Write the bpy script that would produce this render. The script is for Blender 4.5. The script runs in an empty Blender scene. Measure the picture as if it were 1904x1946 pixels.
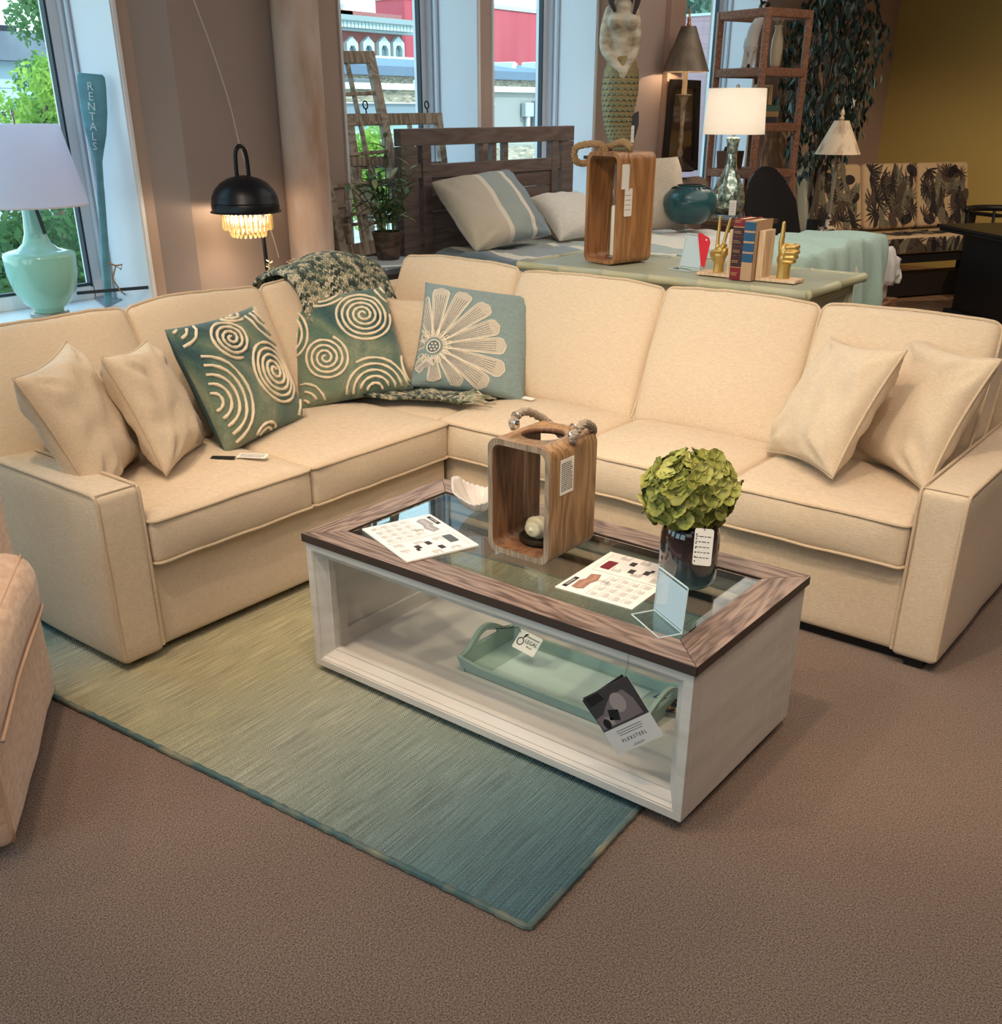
import bpy, bmesh, math, random
import numpy as np
from math import sin, cos, pi, radians, sqrt
from mathutils import Vector, Matrix, Euler, noise as mnoise
random.seed(7)
COL = bpy.context.scene.collection
SC = bpy.context.scene
# ---------------------------------------------------------------- camera
CH, CF, CCX, CCY, CP, CYAW = 1.62, 1935.0, 952.0, 1150.0, 0.4519, 0.665
cd = bpy.data.cameras.new('camera')
cam = bpy.data.objects.new('camera', cd); COL.objects.link(cam)
cd.sensor_fit = 'VERTICAL'; cd.sensor_height = 36.0
cd.lens = CF/1946*36; cd.shift_y = (CCY-973)/1946; cd.shift_x = 0
cd.clip_start = .05; cd.clip_end = 400
cam.location = (0, 0, CH); cam.rotation_euler = (pi/2-CP, 0, CYAW)
SC.camera = cam
# ---------------------------------------------------------------- world, exposure
w = bpy.data.worlds.new('sky'); SC.world = w; w.use_nodes = True
nt = w.node_tree; nt.nodes.clear()
wo = nt.nodes.new('ShaderNodeOutputWorld'); wb = nt.nodes.new('ShaderNodeBackground')
tc = nt.nodes.new('ShaderNodeTexCoord'); sx = nt.nodes.new('ShaderNodeSeparateXYZ'); cr = nt.nodes.new('ShaderNodeValToRGB')
nt.links.new(tc.outputs['Generated'], sx.inputs[0]); nt.links.new(sx.outputs['Z'], cr.inputs[0])
nt.links.new(cr.outputs[0], wb.inputs[0]); nt.links.new(wb.outputs[0], wo.inputs[0])
cr.color_ramp.elements[0].position = .0; cr.color_ramp.elements[0].color = (.80, .97, .97, 1)
cr.color_ramp.elements[1].position = .8; cr.color_ramp.elements[1].color = (.42, .70, .95, 1)
wb.inputs[1].default_value = 2.9
SC.view_settings.view_transform = 'Standard'; SC.view_settings.look = 'None'
SC.view_settings.gamma = 1; SC.view_settings.use_curve_mapping = False
SC.view_settings.exposure = 0.0
# ---------------------------------------------------------------- lights (ceiling track spots, added soft fills)
WARM = (1.0, .76, .52)
def spot(loc, target, power, ang=70, blend=.6, size=.06, color=WARM):
    l = bpy.data.lights.new('track_spot_light', 'SPOT'); l.energy = power; l.color = color
    l.spot_size = radians(ang); l.spot_blend = blend; l.shadow_soft_size = size
    o = bpy.data.objects.new('track_spot_light', l); COL.objects.link(o); o.location = loc
    o.rotation_euler = (Vector(target)-Vector(loc)).to_track_quat('-Z', 'Y').to_euler(); return o
def area(loc, target, power, sx, sy, color):  # broad soft fill, added to brighten the room without a fixture of its own
    l = bpy.data.lights.new('soft_fill_light', 'AREA'); l.energy = power; l.color = color
    l.shape = 'RECTANGLE'; l.size = sx; l.size_y = sy
    o = bpy.data.objects.new('soft_fill_light', l); COL.objects.link(o); o.location = loc
    o.rotation_euler = (Vector(target)-Vector(loc)).to_track_quat('-Z', 'Y').to_euler(); return o
spot((-1.9, .9, 3.15), (-2.9, 2.2, .5), 105, 75)
spot((-2.9, 1.6, 3.15), (-2.8, 3.2, .6), 93, 70)
spot((-1.2, 1.4, 3.15), (-1.6, 3.4, .6), 118, 75)
spot((-.2, 1.6, 3.15), (-.9, 3.4, .6), 118, 70)
spot((-2.2, .6, 3.15), (-1.6, 2.1, .5), 68, 60, .5)
spot((.4, .9, 3.15), (-.2, 1.9, 0), 50, 80)
spot((-1.8, -.6, 3.15), (-1.8, .6, 0), 37, 80)
spot((-3.3, .2, 3.15), (-3.4, 1.0, 0), 37, 75)
spot((-3.0, 5.0, 3.15), (-3.6, 6.3, .7), 34, 75)
spot((-.6, 4.2, 3.15), (-1.6, 5.2, .9), 37, 70)
spot((-1.0, 8.6, 3.15), (-2.9, 10.4, .4), 190, 75)
spot((.6, 10.0, 3.15), (-.6, 12.8, 1.2), 200, 85)
area((-.8, 1.2, 3.2), (-.8, 1.2, 0), 38, 3.0, 3.0, (1, .92, .84))
area((.5, -1.5, 3.2), (-1.0, 1.2, .3), 20, 2.5, 2.5, (1, .95, .9))
area((-1.5, 6.5, 3.2), (-1.5, 6.5, 0), 70, 4, 4, (1, .9, .8))
sun_ = bpy.data.lights.new('sun', 'SUN'); sun_.energy = 2.6; sun_.angle = .02; sun_.color = (1, .97, .9)
suno = bpy.data.objects.new('sun', sun_); COL.objects.link(suno); suno.rotation_euler = Vector((-.75, -.08, -.62)).to_track_quat('-Z', 'Y').to_euler()
# ---------------------------------------------------------------- helpers
_fw = Vector((-sin(CYAW)*cos(CP), cos(CYAW)*cos(CP), -sin(CP))); _rt = Vector((cos(CYAW), sin(CYAW), 0)); _up = _rt.cross(_fw)
def U(px, py, z=None, x=None, y=None):
    "world point of a photograph pixel on a given real plane"
    d = _fw+_rt*((px-CCX)/CF)-_up*((py-CCY)/CF)
    t = (z-CH)/d.z if z is not None else (x/d.x if x is not None else y/d.y)
    return Vector((0, 0, CH))+d*t
def shadecloth(name, col, tr=.5, emit=None):
    m = mat(name, col, .85, emit=emit, bump=((300, 300, 300), .2, .0008)); N, L = nodes_of(m); b = N['Principled BSDF']; t = N.new('ShaderNodeBsdfTranslucent'); t.inputs[0].default_value = (*col, 1)
    x = N.new('ShaderNodeMixShader'); x.inputs[0].default_value = tr; L.new(b.outputs[0], x.inputs[1]); L.new(t.outputs[0], x.inputs[2]); L.new(x.outputs[0], N['Material Output'].inputs[0]); return m
def srgb(r, g, b):
    f = lambda c: (c/255/12.92 if c/255 <= .04045 else ((c/255+.055)/1.055)**2.4)
    return (f(r), f(g), f(b))
MATS = {}
def nodes_of(m): return m.node_tree.nodes, m.node_tree.links
def mat(name, col, rough=.6, metal=0, bump=None, var=None, trans=0, spec=.5, emit=None, ior=1.45, alpha=1, sheen=0, coat=0):
    "principled material; bump=(scale vector or number, strength, distance); var=(scale, colour2, low, high)"
    if name in MATS: return MATS[name]
    m = bpy.data.materials.new(name); m.use_nodes = True; MATS[name] = m
    N, L = nodes_of(m); b = N['Principled BSDF']
    b.inputs['Base Color'].default_value = (*col[:3], 1); b.inputs['Roughness'].default_value = rough
    b.inputs['Metallic'].default_value = metal; b.inputs['Specular IOR Level'].default_value = spec
    b.inputs['Transmission Weight'].default_value = trans; b.inputs['IOR'].default_value = ior
    b.inputs['Alpha'].default_value = alpha; b.inputs['Sheen Weight'].default_value = sheen; b.inputs['Coat Weight'].default_value = coat
    if emit: b.inputs['Emission Color'].default_value = (*emit[0], 1); b.inputs['Emission Strength'].default_value = emit[1]
    t = N.new('ShaderNodeTexCoord')
    def mapped(s):
        mp = N.new('ShaderNodeMapping'); L.new(t.outputs['Object'], mp.inputs[0])
        mp.inputs['Scale'].default_value = s if isinstance(s, (tuple, list)) else (s, s, s); return mp
    if var:
        nz = N.new('ShaderNodeTexNoise'); L.new(mapped(var[0]).outputs[0], nz.inputs[0]); nz.inputs['Scale'].default_value = 1; nz.inputs['Detail'].default_value = 5
        rp = N.new('ShaderNodeValToRGB'); L.new(nz.outputs[0], rp.inputs[0])
        rp.color_ramp.elements[0].position = var[2] if len(var) > 2 else .35; rp.color_ramp.elements[1].position = var[3] if len(var) > 3 else .65
        rp.color_ramp.elements[0].color = (*col[:3], 1); rp.color_ramp.elements[1].color = (*var[1][:3], 1)
        L.new(rp.outputs[0], b.inputs['Base Color'])
    if bump:
        nz = N.new('ShaderNodeTexNoise'); L.new(mapped(bump[0]).outputs[0], nz.inputs[0]); nz.inputs['Scale'].default_value = 1; nz.inputs['Detail'].default_value = 3
        bp = N.new('ShaderNodeBump'); L.new(nz.outputs[0], bp.inputs['Height'])
        bp.inputs['Strength'].default_value = bump[1]; bp.inputs['Distance'].default_value = bump[2] if len(bump) > 2 else .002
        L.new(bp.outputs[0], b.inputs['Normal'])
    return m
def linen(name, col, col2, s=1.0, strength=.5, rough=.9):
    "woven cloth: two crossed thread noises give slubs in colour and relief"
    if name in MATS: return MATS[name]
    m = mat(name, col, rough, sheen=.2, spec=.2); N, L = nodes_of(m); b = N['Principled BSDF']
    t = N.new('ShaderNodeTexCoord'); outs = []
    for sc in ((460*s, 460*s, 46*s), (46*s, 46*s, 460*s), (50*s, 460*s, 460*s)):
        mp = N.new('ShaderNodeMapping'); L.new(t.outputs['Object'], mp.inputs[0]); mp.inputs['Scale'].default_value = sc
        nz = N.new('ShaderNodeTexNoise'); nz.inputs['Scale'].default_value = 1; nz.inputs['Detail'].default_value = 2
        L.new(mp.outputs[0], nz.inputs[0]); outs.append(nz)
    a = N.new('ShaderNodeMath'); a.operation = 'ADD'; L.new(outs[0].outputs[0], a.inputs[0]); L.new(outs[1].outputs[0], a.inputs[1])
    c = N.new('ShaderNodeMath'); c.operation = 'ADD'; L.new(a.outputs[0], c.inputs[0]); L.new(outs[2].outputs[0], c.inputs[1])
    r = N.new('ShaderNodeMapRange'); L.new(c.outputs[0], r.inputs[0]); r.inputs[1].default_value = 1.1; r.inputs[2].default_value = 1.9
    mx = N.new('ShaderNodeMix'); mx.data_type = 'RGBA'; L.new(r.outputs[0], mx.inputs[0]); mx.inputs[6].default_value = (*col2, 1); mx.inputs[7].default_value = (*col, 1)
    L.new(mx.outputs[2], b.inputs['Base Color'])
    bp = N.new('ShaderNodeBump'); bp.inputs['Strength'].default_value = strength; bp.inputs['Distance'].default_value = .0015
    L.new(c.outputs[0], bp.inputs['Height']); L.new(bp.outputs[0], b.inputs['Normal']); return m
def wood(name, c1, c2, axis=0, s=1.0, rough=.5, bump=.3, freq=14):
    "wood grain: distorted bands stretched along an axis (0 x, 1 y, 2 z)"
    if name in MATS: return MATS[name]
    m = mat(name, c1, rough); N, L = nodes_of(m); b = N['Principled BSDF']
    t = N.new('ShaderNodeTexCoord'); mp = N.new('ShaderNodeMapping'); L.new(t.outputs['Object'], mp.inputs[0])
    sc = [freq*s]*3; sc[axis] = freq*s*.12; mp.inputs['Scale'].default_value = sc
    nz = N.new('ShaderNodeTexNoise'); nz.inputs['Scale'].default_value = .7; nz.inputs['Detail'].default_value = 4; nz.inputs['Distortion'].default_value = .4; L.new(mp.outputs[0], nz.inputs[0])
    mu = N.new('ShaderNodeMath'); mu.operation = 'MULTIPLY'; mu.inputs[1].default_value = 13; L.new(nz.outputs[0], mu.inputs[0])
    fr = N.new('ShaderNodeMath'); fr.operation = 'PINGPONG'; fr.inputs[1].default_value = .5; L.new(mu.outputs[0], fr.inputs[0])
    mp2 = N.new('ShaderNodeMapping'); L.new(t.outputs['Object'], mp2.inputs[0]); sc2 = [260*s]*3; sc2[axis] = 9*s; mp2.inputs['Scale'].default_value = sc2
    n2 = N.new('ShaderNodeTexNoise'); n2.inputs['Scale'].default_value = 1; n2.inputs['Detail'].default_value = 3; L.new(mp2.outputs[0], n2.inputs[0])
    ad = N.new('ShaderNodeMath'); ad.operation = 'ADD'; L.new(fr.outputs[0], ad.inputs[0]); L.new(n2.outputs[0], ad.inputs[1])
    rp = N.new('ShaderNodeValToRGB'); rp.color_ramp.elements[0].position = .45; rp.color_ramp.elements[1].position = .95
    rp.color_ramp.elements[0].color = (*c2, 1); rp.color_ramp.elements[1].color = (*c1, 1); L.new(ad.outputs[0], rp.inputs[0])
    L.new(rp.outputs[0], b.inputs['Base Color'])
    bp = N.new('ShaderNodeBump'); bp.inputs['Strength'].default_value = bump; bp.inputs['Distance'].default_value = .001; L.new(ad.outputs[0], bp.inputs['Height']); L.new(bp.outputs[0], b.inputs['Normal'])
    return m
def sheet_glass(name, tint=(1, 1, 1), refl=1.0, dark=0):
    "clear sheet: straight-through view plus fresnel mirror reflection, the same for every ray"
    if name in MATS: return MATS[name]
    m = bpy.data.materials.new(name); m.use_nodes = True; MATS[name] = m; N, L = nodes_of(m); N.clear()
    o = N.new('ShaderNodeOutputMaterial'); tr = N.new('ShaderNodeBsdfTransparent'); tr.inputs[0].default_value = (*tint, 1)
    g = N.new('ShaderNodeBsdfGlossy'); g.inputs['Roughness'].default_value = 0
    ge = N.new('ShaderNodeNewGeometry'); dt = N.new('ShaderNodeVectorMath'); dt.operation = 'DOT_PRODUCT'; L.new(ge.outputs['Normal'], dt.inputs[0]); L.new(ge.outputs['Incoming'], dt.inputs[1])
    prev = dt.outputs['Value']      # Schlick reflectance, equal from both sides of the sheet
    for op, a in (('ABSOLUTE', None), ('SUBTRACT', 1), ('POWER', 5), ('MULTIPLY', .96*refl), ('ADD', .04*refl)):
        q = N.new('ShaderNodeMath'); q.operation = op
        if op == 'SUBTRACT': q.inputs[0].default_value = 1; L.new(prev, q.inputs[1])
        else:
            L.new(prev, q.inputs[0])
            if a is not None: q.inputs[1].default_value = a
        prev = q.outputs[0]
    mu = q
    mx = N.new('ShaderNodeMixShader'); L.new(mu.outputs[0], mx.inputs[0]); L.new(tr.outputs[0], mx.inputs[1]); L.new(g.outputs[0], mx.inputs[2]); L.new(mx.outputs[0], o.inputs[0]); return m
PM = {}   # object name -> world matrix of things we placed
def wm(o):
    m = o.matrix_basis.copy(); p = o.parent
    while p: m = p.matrix_basis @ m; p = p.parent
    return m
def setm(o, loc=(0, 0, 0), rot=(0, 0, 0)):
    o.location = loc; o.rotation_euler = rot; return o
def thing(name, label, cat, loc=(0, 0, 0), rot=0, group=None):
    o = bpy.data.objects.new(name, None); COL.objects.link(o); o.empty_display_size = .1
    o.location = loc; o.rotation_euler = rot if isinstance(rot, (tuple, Euler)) else (0, 0, rot)
    o['label'] = label; o['category'] = cat
    if group: o['group'] = group
    return o
def tag(o, label, cat, group=None, kind=None):
    o['label'] = label; o['category'] = cat
    if group: o['group'] = group
    if kind: o['kind'] = kind
    return o
def struct(o, label=None):
    o['kind'] = 'structure'
    if label: o['label'] = label
    return o
class MB:
    def __init__(s): s.v = []; s.f = []; s.mi = []; s.cur = 0
    def add(s, vs, fs):
        n = len(s.v); s.v += [tuple(p) for p in vs]; s.f += [tuple(i+n for i in f) for f in fs]; s.mi += [s.cur]*len(fs); return s
    def box(s, x0, x1, y0, y1, z0, z1, M=None):
        vs = [Vector((x, y, z)) for x in (x0, x1) for y in (y0, y1) for z in (z0, z1)]
        if M is not None: vs = [M @ p for p in vs]
        return s.add(vs, [(0, 1, 3, 2), (4, 6, 7, 5), (0, 4, 5, 1), (2, 3, 7, 6), (0, 2, 6, 4), (1, 5, 7, 3)])
    def bar(s, a, b, wd, hg, up=(0, 0, 1)):
        a = Vector(a); b = Vector(b); d = (b-a).normalized(); u = Vector(up)
        if abs(d.dot(u)) > .98: u = Vector((0, 1, 0))
        r = d.cross(u).normalized(); u = r.cross(d).normalized(); vs = []
        for p in (a, b):
            for i, j in ((-1, -1), (1, -1), (1, 1), (-1, 1)): vs.append(p+r*(i*wd/2)+u*(j*hg/2))
        return s.add(vs, [(3, 2, 1, 0), (4, 5, 6, 7), (0, 1, 5, 4), (1, 2, 6, 5), (2, 3, 7, 6), (3, 0, 4, 7)])
    def tube(s, pts, r, n=8, closed=False, cap=True):
        pts = [Vector(p) for p in pts]; m = len(pts); rr = r if isinstance(r, (list, tuple)) else [r]*m
        vs = []; u = None
        for i, p in enumerate(pts):
            a = pts[(i-1) % m] if (i > 0 or closed) else p; b = pts[(i+1) % m] if (i < m-1 or closed) else p
            d = (b-a); d = d.normalized() if d.length > 1e-9 else Vector((0, 0, 1))
            if u is None:
                u = Vector((0, 0, 1)) if abs(d.z) < .9 else Vector((1, 0, 0))
            u = (u-d*u.dot(d)); u = u.normalized() if u.length > 1e-6 else d.orthogonal().normalized(); q = d.cross(u)
            for k in range(n): vs.append(p+(u*cos(2*pi*k/n)+q*sin(2*pi*k/n))*rr[i])
        fs = []
        for i in range(m if closed else m-1):
            for k in range(n):
                a = i*n+k; b = i*n+(k+1) % n; c = ((i+1) % m)*n+(k+1) % n; d = ((i+1) % m)*n+k; fs.append((a, b, c, d))
        if cap and not closed: fs += [tuple(range(n))[::-1], tuple(range((m-1)*n, m*n))]
        return s.add(vs, fs)
    def lathe(s, prof, c=(0, 0, 0), n=32, M=None, cap=True):
        vs = []
        for r, z in prof:
            for k in range(n):
                p = Vector((c[0]+r*cos(2*pi*k/n), c[1]+r*sin(2*pi*k/n), c[2]+z)); vs.append(M @ p if M is not None else p)
        fs = []
        for i in range(len(prof)-1):
            for k in range(n): fs.append((i*n+k, i*n+(k+1) % n, (i+1)*n+(k+1) % n, (i+1)*n+k))
        if cap:
            if prof[0][0] > 1e-5: fs.append(tuple(range(n))[::-1])
            if prof[-1][0] > 1e-5: fs.append(tuple(range((len(prof)-1)*n, len(prof)*n)))
        return s.add(vs, fs)
    def prism(s, poly, fn, a, b):
        "poly of (u,v); fn(u,v,t) -> point; t from a to b"
        n = len(poly); vs = [fn(u, v, a) for u, v in poly]+[fn(u, v, b) for u, v in poly]
        fs = [tuple(range(n))[::-1], tuple(range(n, 2*n))]+[(i, (i+1) % n, n+(i+1) % n, n+i) for i in range(n)]
        return s.add(vs, fs)
    def ring(s, outer, inner, fn, a, b):
        n = len(outer); vs = [fn(*p, t) for t in (a, b) for lp in (outer, inner) for p in lp]; fs = []
        for i in range(n):
            j = (i+1) % n
            fs += [(i, n+i, n+j, j), (2*n+i, 2*n+j, 3*n+j, 3*n+i), (i, j, 2*n+j, 2*n+i), (n+i, 3*n+i, 3*n+j, n+j)]
        return s.add(vs, fs)
    def grid(s, fn, nu, nv, cu=False, cv=False):
        vs = [fn(i/(nu if cu else nu-1), j/(nv if cv else nv-1)) for i in range(nu) for j in range(nv)]; fs = []
        for i in range(nu if cu else nu-1):
            for j in range(nv if cv else nv-1):
                a = i*nv+j; b = ((i+1) % nu)*nv+j; c = ((i+1) % nu)*nv+(j+1) % nv; d = i*nv+(j+1) % nv; fs.append((a, b, c, d))
        return s.add(vs, fs)
    def ball(s, c, r, n=12, m=8, sq=(1, 1, 1)):
        c = Vector(c); vs = [c+Vector((0, 0, -r*sq[2]))]
        for j in range(1, m):
            t = -pi/2+pi*j/m
            for k in range(n): vs.append(c+Vector((r*cos(t)*cos(2*pi*k/n)*sq[0], r*cos(t)*sin(2*pi*k/n)*sq[1], r*sin(t)*sq[2])))
        vs.append(c+Vector((0, 0, r*sq[2]))); fs = [(0, 1+(k+1) % n, 1+k) for k in range(n)]
        for j in range(m-2):
            for k in range(n): fs.append((1+j*n+k, 1+j*n+(k+1) % n, 1+(j+1)*n+(k+1) % n, 1+(j+1)*n+k))
        e = len(vs)-1; fs += [(e, 1+(m-2)*n+k, 1+(m-2)*n+(k+1) % n) for k in range(n)]
        return s.add(vs, fs)
    def rbox(s, c, size, r, n=4, k=3, disp=None, M=None):
        "rounded box; disp(p_local, u) -> moved local point, u in -1..1 cube coords"
        hx = [d/2 for d in size]
        def samp(h):
            e = [-h+r*(1-cos(pi/2*i/k)) for i in range(k)]
            mid = [-(h-r)+2*(h-r)*i/n for i in range(n+1)]
            return e+mid+[-q for q in e[::-1]]
        S = [samp(h) for h in hx]; idx = {}; vs = []; fs = []
        def vert(p):
            key = tuple(round(q, 6) for q in p)
            if key not in idx:
                inner = [max(-(h-r), min(h-r, q)) for q, h in zip(p, hx)]; d = Vector([a-b for a, b in zip(p, inner)])
                q = Vector(inner)+(d.normalized()*r if d.length > 1e-9 else d)
                if disp: q = disp(q, [a/h for a, h in zip(q, hx)])
                q = Vector(q)+Vector(c); q = M @ q if M is not None else q
                idx[key] = len(vs); vs.append(q)
            return idx[key]
        for ax in range(3):
            a, b = [(1, 2), (2, 0), (0, 1)][ax]
            for sg in (-1, 1):
                for i in range(len(S[a])-1):
                    for j in range(len(S[b])-1):
                        q = []
                        for (ii, jj) in ((i, j), (i+1, j), (i+1, j+1), (i, j+1)):
                            p = [0, 0, 0]; p[ax] = sg*hx[ax]; p[a] = S[a][ii]; p[b] = S[b][jj]; q.append(vert(p))
                        fs.append(tuple(q) if sg > 0 else tuple(q[::-1]))
        return s.add(vs, fs)
    def build(s, name, m, parent=None, smooth=True, ang=35, bevel=0, world=True, seg=2, loc=None, rot=None, sub=0):
        me = bpy.data.meshes.new(name); vs = s.v
        ms = m if isinstance(m, (list, tuple)) else [m]
        o = bpy.data.objects.new(name, me); COL.objects.link(o)
        if parent is not None:
            o.parent = parent
            if world: inv = wm(parent).inverted(); vs = [inv @ Vector(p) for p in vs]
        elif loc is None:
            a = np.array(vs); c = Vector(((a[:, 0].min()+a[:, 0].max())/2, (a[:, 1].min()+a[:, 1].max())/2, a[:, 2].min()))
            vs = [Vector(p)-c for p in vs]; o.location = c
        if loc is not None: o.location = loc
        if rot is not None: o.rotation_euler = rot
        me.from_pydata([tuple(p) for p in vs], [], s.f)
        for q in ms: me.materials.append(q)
        if len(ms) > 1: me.polygons.foreach_set('material_index', s.mi)
        if smooth:
            me.polygons.foreach_set('use_smooth', [True]*len(me.polygons))
            if ang: me.set_sharp_from_angle(angle=radians(ang))
        me.validate(); me.update()
        if bevel:
            b = o.modifiers.new('bevel', 'BEVEL'); b.width = bevel; b.segments = seg; b.limit_method = 'ANGLE'; b.angle_limit = radians(40)
        if sub:
            b = o.modifiers.new('sub', 'SUBSURF'); b.levels = sub; b.render_levels = sub
        return o
def copy_tree(o, parent=None):
    c = o.copy(); COL.objects.link(c)
    if parent is not None: c.parent = parent
    for ch in list(o.children): copy_tree(ch, c)
    return c
def inst(src, parent, loc, rot=(0, 0, 0), scale=1):
    c = src.copy(); COL.objects.link(c); c.parent = parent; c.location = loc; c.rotation_euler = rot
    c.scale = scale if isinstance(scale, (tuple, Vector)) else (scale,)*3; return c
def text(body, size, m, M, parent, name='lettering', extrude=.0004, align='CENTER', spacing=1.0, line=1.0):
    cu = bpy.data.curves.new(name, 'FONT'); cu.body = body; cu.size = size; cu.extrude = extrude; cu.align_x = align; cu.align_y = 'CENTER'
    cu.resolution_u = 2; cu.space_character = spacing; cu.space_line = line
    t = bpy.data.objects.new(name, cu); COL.objects.link(t); bpy.context.view_layer.update()
    me = bpy.data.meshes.new_from_object(t.evaluated_get(bpy.context.evaluated_depsgraph_get())); bpy.data.objects.remove(t)
    me.name = name; me.materials.clear(); me.materials.append(m)
    inv = wm(parent).inverted() if parent else Matrix()
    me.transform(inv @ M); o = bpy.data.objects.new(name, me); COL.objects.link(o); o.parent = parent; return o
def frame(o, xa, ya):
    "matrix with origin o, x axis xa, y axis ya (orthonormalised)"
    x = Vector(xa).normalized(); z = x.cross(Vector(ya)).normalized(); y = z.cross(x)
    M = Matrix((x, y, z)).transposed().to_4x4(); M.translation = o; return M
def TR(loc, rot=(0, 0, 0)): return Matrix.Translation(loc) @ Euler(rot).to_matrix().to_4x4()
def rectpoly(x0, x1, y0, y1, r, n=5):
    p = []
    for cx, cy, a in ((x1-r, y1-r, 0), (x0+r, y1-r, 90), (x0+r, y0+r, 180), (x1-r, y0+r, 270)):
        for i in range(n+1): t = radians(a+90*i/n); p.append((cx+r*cos(t), cy+r*sin(t)))
    return p
def bez(p0, p1, p2, n=10): return [Vector(p0)*(1-t)**2+Vector(p1)*2*t*(1-t)+Vector(p2)*t*t for t in [i/n for i in range(n+1)]]
def card_with_lines(parent, M, wd, hg, m, ink, rows, name='print', sz=.004, seed=1):
    "small print: rows of word blocks on a card face, flat ink slabs"
    rnd = random.Random(seed); mb = MB()
    for r in range(rows):
        y = hg/2-(r+1)*hg/(rows+1); x = -wd/2
        while x < wd/2-.002:
            l = rnd.uniform(.004, .011)*max(1, sz/.004)
            if x+l > wd/2: break
            mb.box(x, x+l, y-sz*.3, y+sz*.3, 0, .0003, M); x += l+sz*.6
    return mb.build(name, ink, parent, smooth=False)
# ================================================================ SETTING
XI, XG = -4.47, -4.90           # inner face of the window wall, plane of the glass
ZC = 3.3
m_wall = mat('taupe_paint', srgb(178, 158, 148), .75, bump=(60, .08, .001))
m_wall2 = mat('grey_brown_paint', srgb(158, 142, 136), .8, bump=(60, .08, .001))
m_reveal = mat('white_reveal_paint', srgb(226, 230, 238), .6)
m_trimw = mat('white_window_trim', srgb(232, 233, 238), .45)
m_seal = mat('dark_window_seal', srgb(40, 52, 64), .5)
m_ceil = mat('ceiling_paint', srgb(200, 190, 180), .9)
m_yellow = mat('olive_yellow_paint', srgb(188, 164, 96), .8)
# carpet
m_carpet = mat('taupe_carpet', srgb(148, 120, 104), .98, sheen=.3, spec=.1)
N, L = nodes_of(m_carpet); b = N['Principled BSDF']; t = N.new('ShaderNodeTexCoord')
def _nz(sc, det=2):
    n = N.new('ShaderNodeTexNoise'); n.inputs['Scale'].default_value = sc; n.inputs['Detail'].default_value = det; L.new(t.outputs['Object'], n.inputs[0]); return n
n1 = _nz(260, 3); n2 = _nz(1.7, 3); v1 = N.new('ShaderNodeTexVoronoi'); v1.inputs['Scale'].default_value = 190; L.new(t.outputs['Object'], v1.inputs[0])
r1 = N.new('ShaderNodeValToRGB'); L.new(n1.outputs[0], r1.inputs[0]); r1.color_ramp.elements[0].position = .36; r1.color_ramp.elements[1].position = .66
r1.color_ramp.elements[0].color = (*srgb(84, 66, 56), 1); r1.color_ramp.elements[1].color = (*srgb(158, 134, 118), 1)
mx = N.new('ShaderNodeMix'); mx.data_type = 'RGBA'; mx.blend_type = 'MULTIPLY'; mx.inputs[0].default_value = .35; L.new(r1.outputs[0], mx.inputs[6])
r2 = N.new('ShaderNodeValToRGB'); L.new(n2.outputs[0], r2.inputs[0]); r2.color_ramp.elements[0].position = .3; r2.color_ramp.elements[1].position = .7
r2.color_ramp.elements[0].color = (.62, .58, .56, 1); r2.color_ramp.elements[1].color = (1, 1, 1, 1); L.new(r2.outputs[0], mx.inputs[7]); L.new(mx.outputs[2], b.inputs['Base Color'])
bp = N.new('ShaderNodeBump'); bp.inputs['Strength'].default_value = .9; bp.inputs['Distance'].default_value = .004; L.new(v1.outputs['Distance'], bp.inputs['Height']); L.new(bp.outputs[0], b.inputs['Normal'])
o = MB().box(XI, 3.2, -2.6, 6.6, -.1, 0).build('floor', m_carpet, smooth=False); struct(o, 'brown taupe carpeted floor')
wf = MB().box(XI, 3.2, 6.6, 13.0, -.1, -.012).build('floor_back', mat('subfloor', srgb(60, 48, 40), .8), smooth=False); struct(wf, 'wood plank floor beyond the bed')
m_plank = wood('floor_plank_wood', srgb(178, 142, 110), srgb(120, 90, 68), axis=0, rough=.45, freq=9)
rnd = random.Random(3); pk = {}
for j in range(44):
    y0 = 6.6+j*.145; x0 = -4.4-rnd.random()*.6
    while x0 < 3.1:
        ln = 1.3; xa = max(x0, XI+.01); xb = min(x0+ln-.004, 3.19)
        vis = (8.2 < y0 < 11.5) and (-4.2 < xa and xb < .6)
        if vis:
            if 'src' not in pk:
                pk['src'] = MB().box(0, ln-.004, 0, .141, 0, .012).build('plank', m_plank, wf, smooth=False, world=False); setm(pk['src'], wm(wf).inverted() @ Vector((xa, y0, -.012)))
            elif xb-xa > ln-.01: inst(pk['src'], wf, wm(wf).inverted() @ Vector((xa, y0, -.012+rnd.random()*.0006)))
            else: pk.setdefault('rest', MB()).box(xa, xb, y0, y0+.141, -.012, 0)
        else: pk.setdefault('rest', MB()).box(xa, xb, y0, y0+.141, -.012, 0)
        x0 += ln
o = pk['rest'].build('planking', m_plank, wf, smooth=False); o['kind'] = 'stuff'
struct(MB().box(XI-.6, 3.4, -2.8, 13.2, ZC, ZC+.1).build('ceiling', m_ceil, smooth=False), 'plain ceiling above the showroom')
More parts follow.
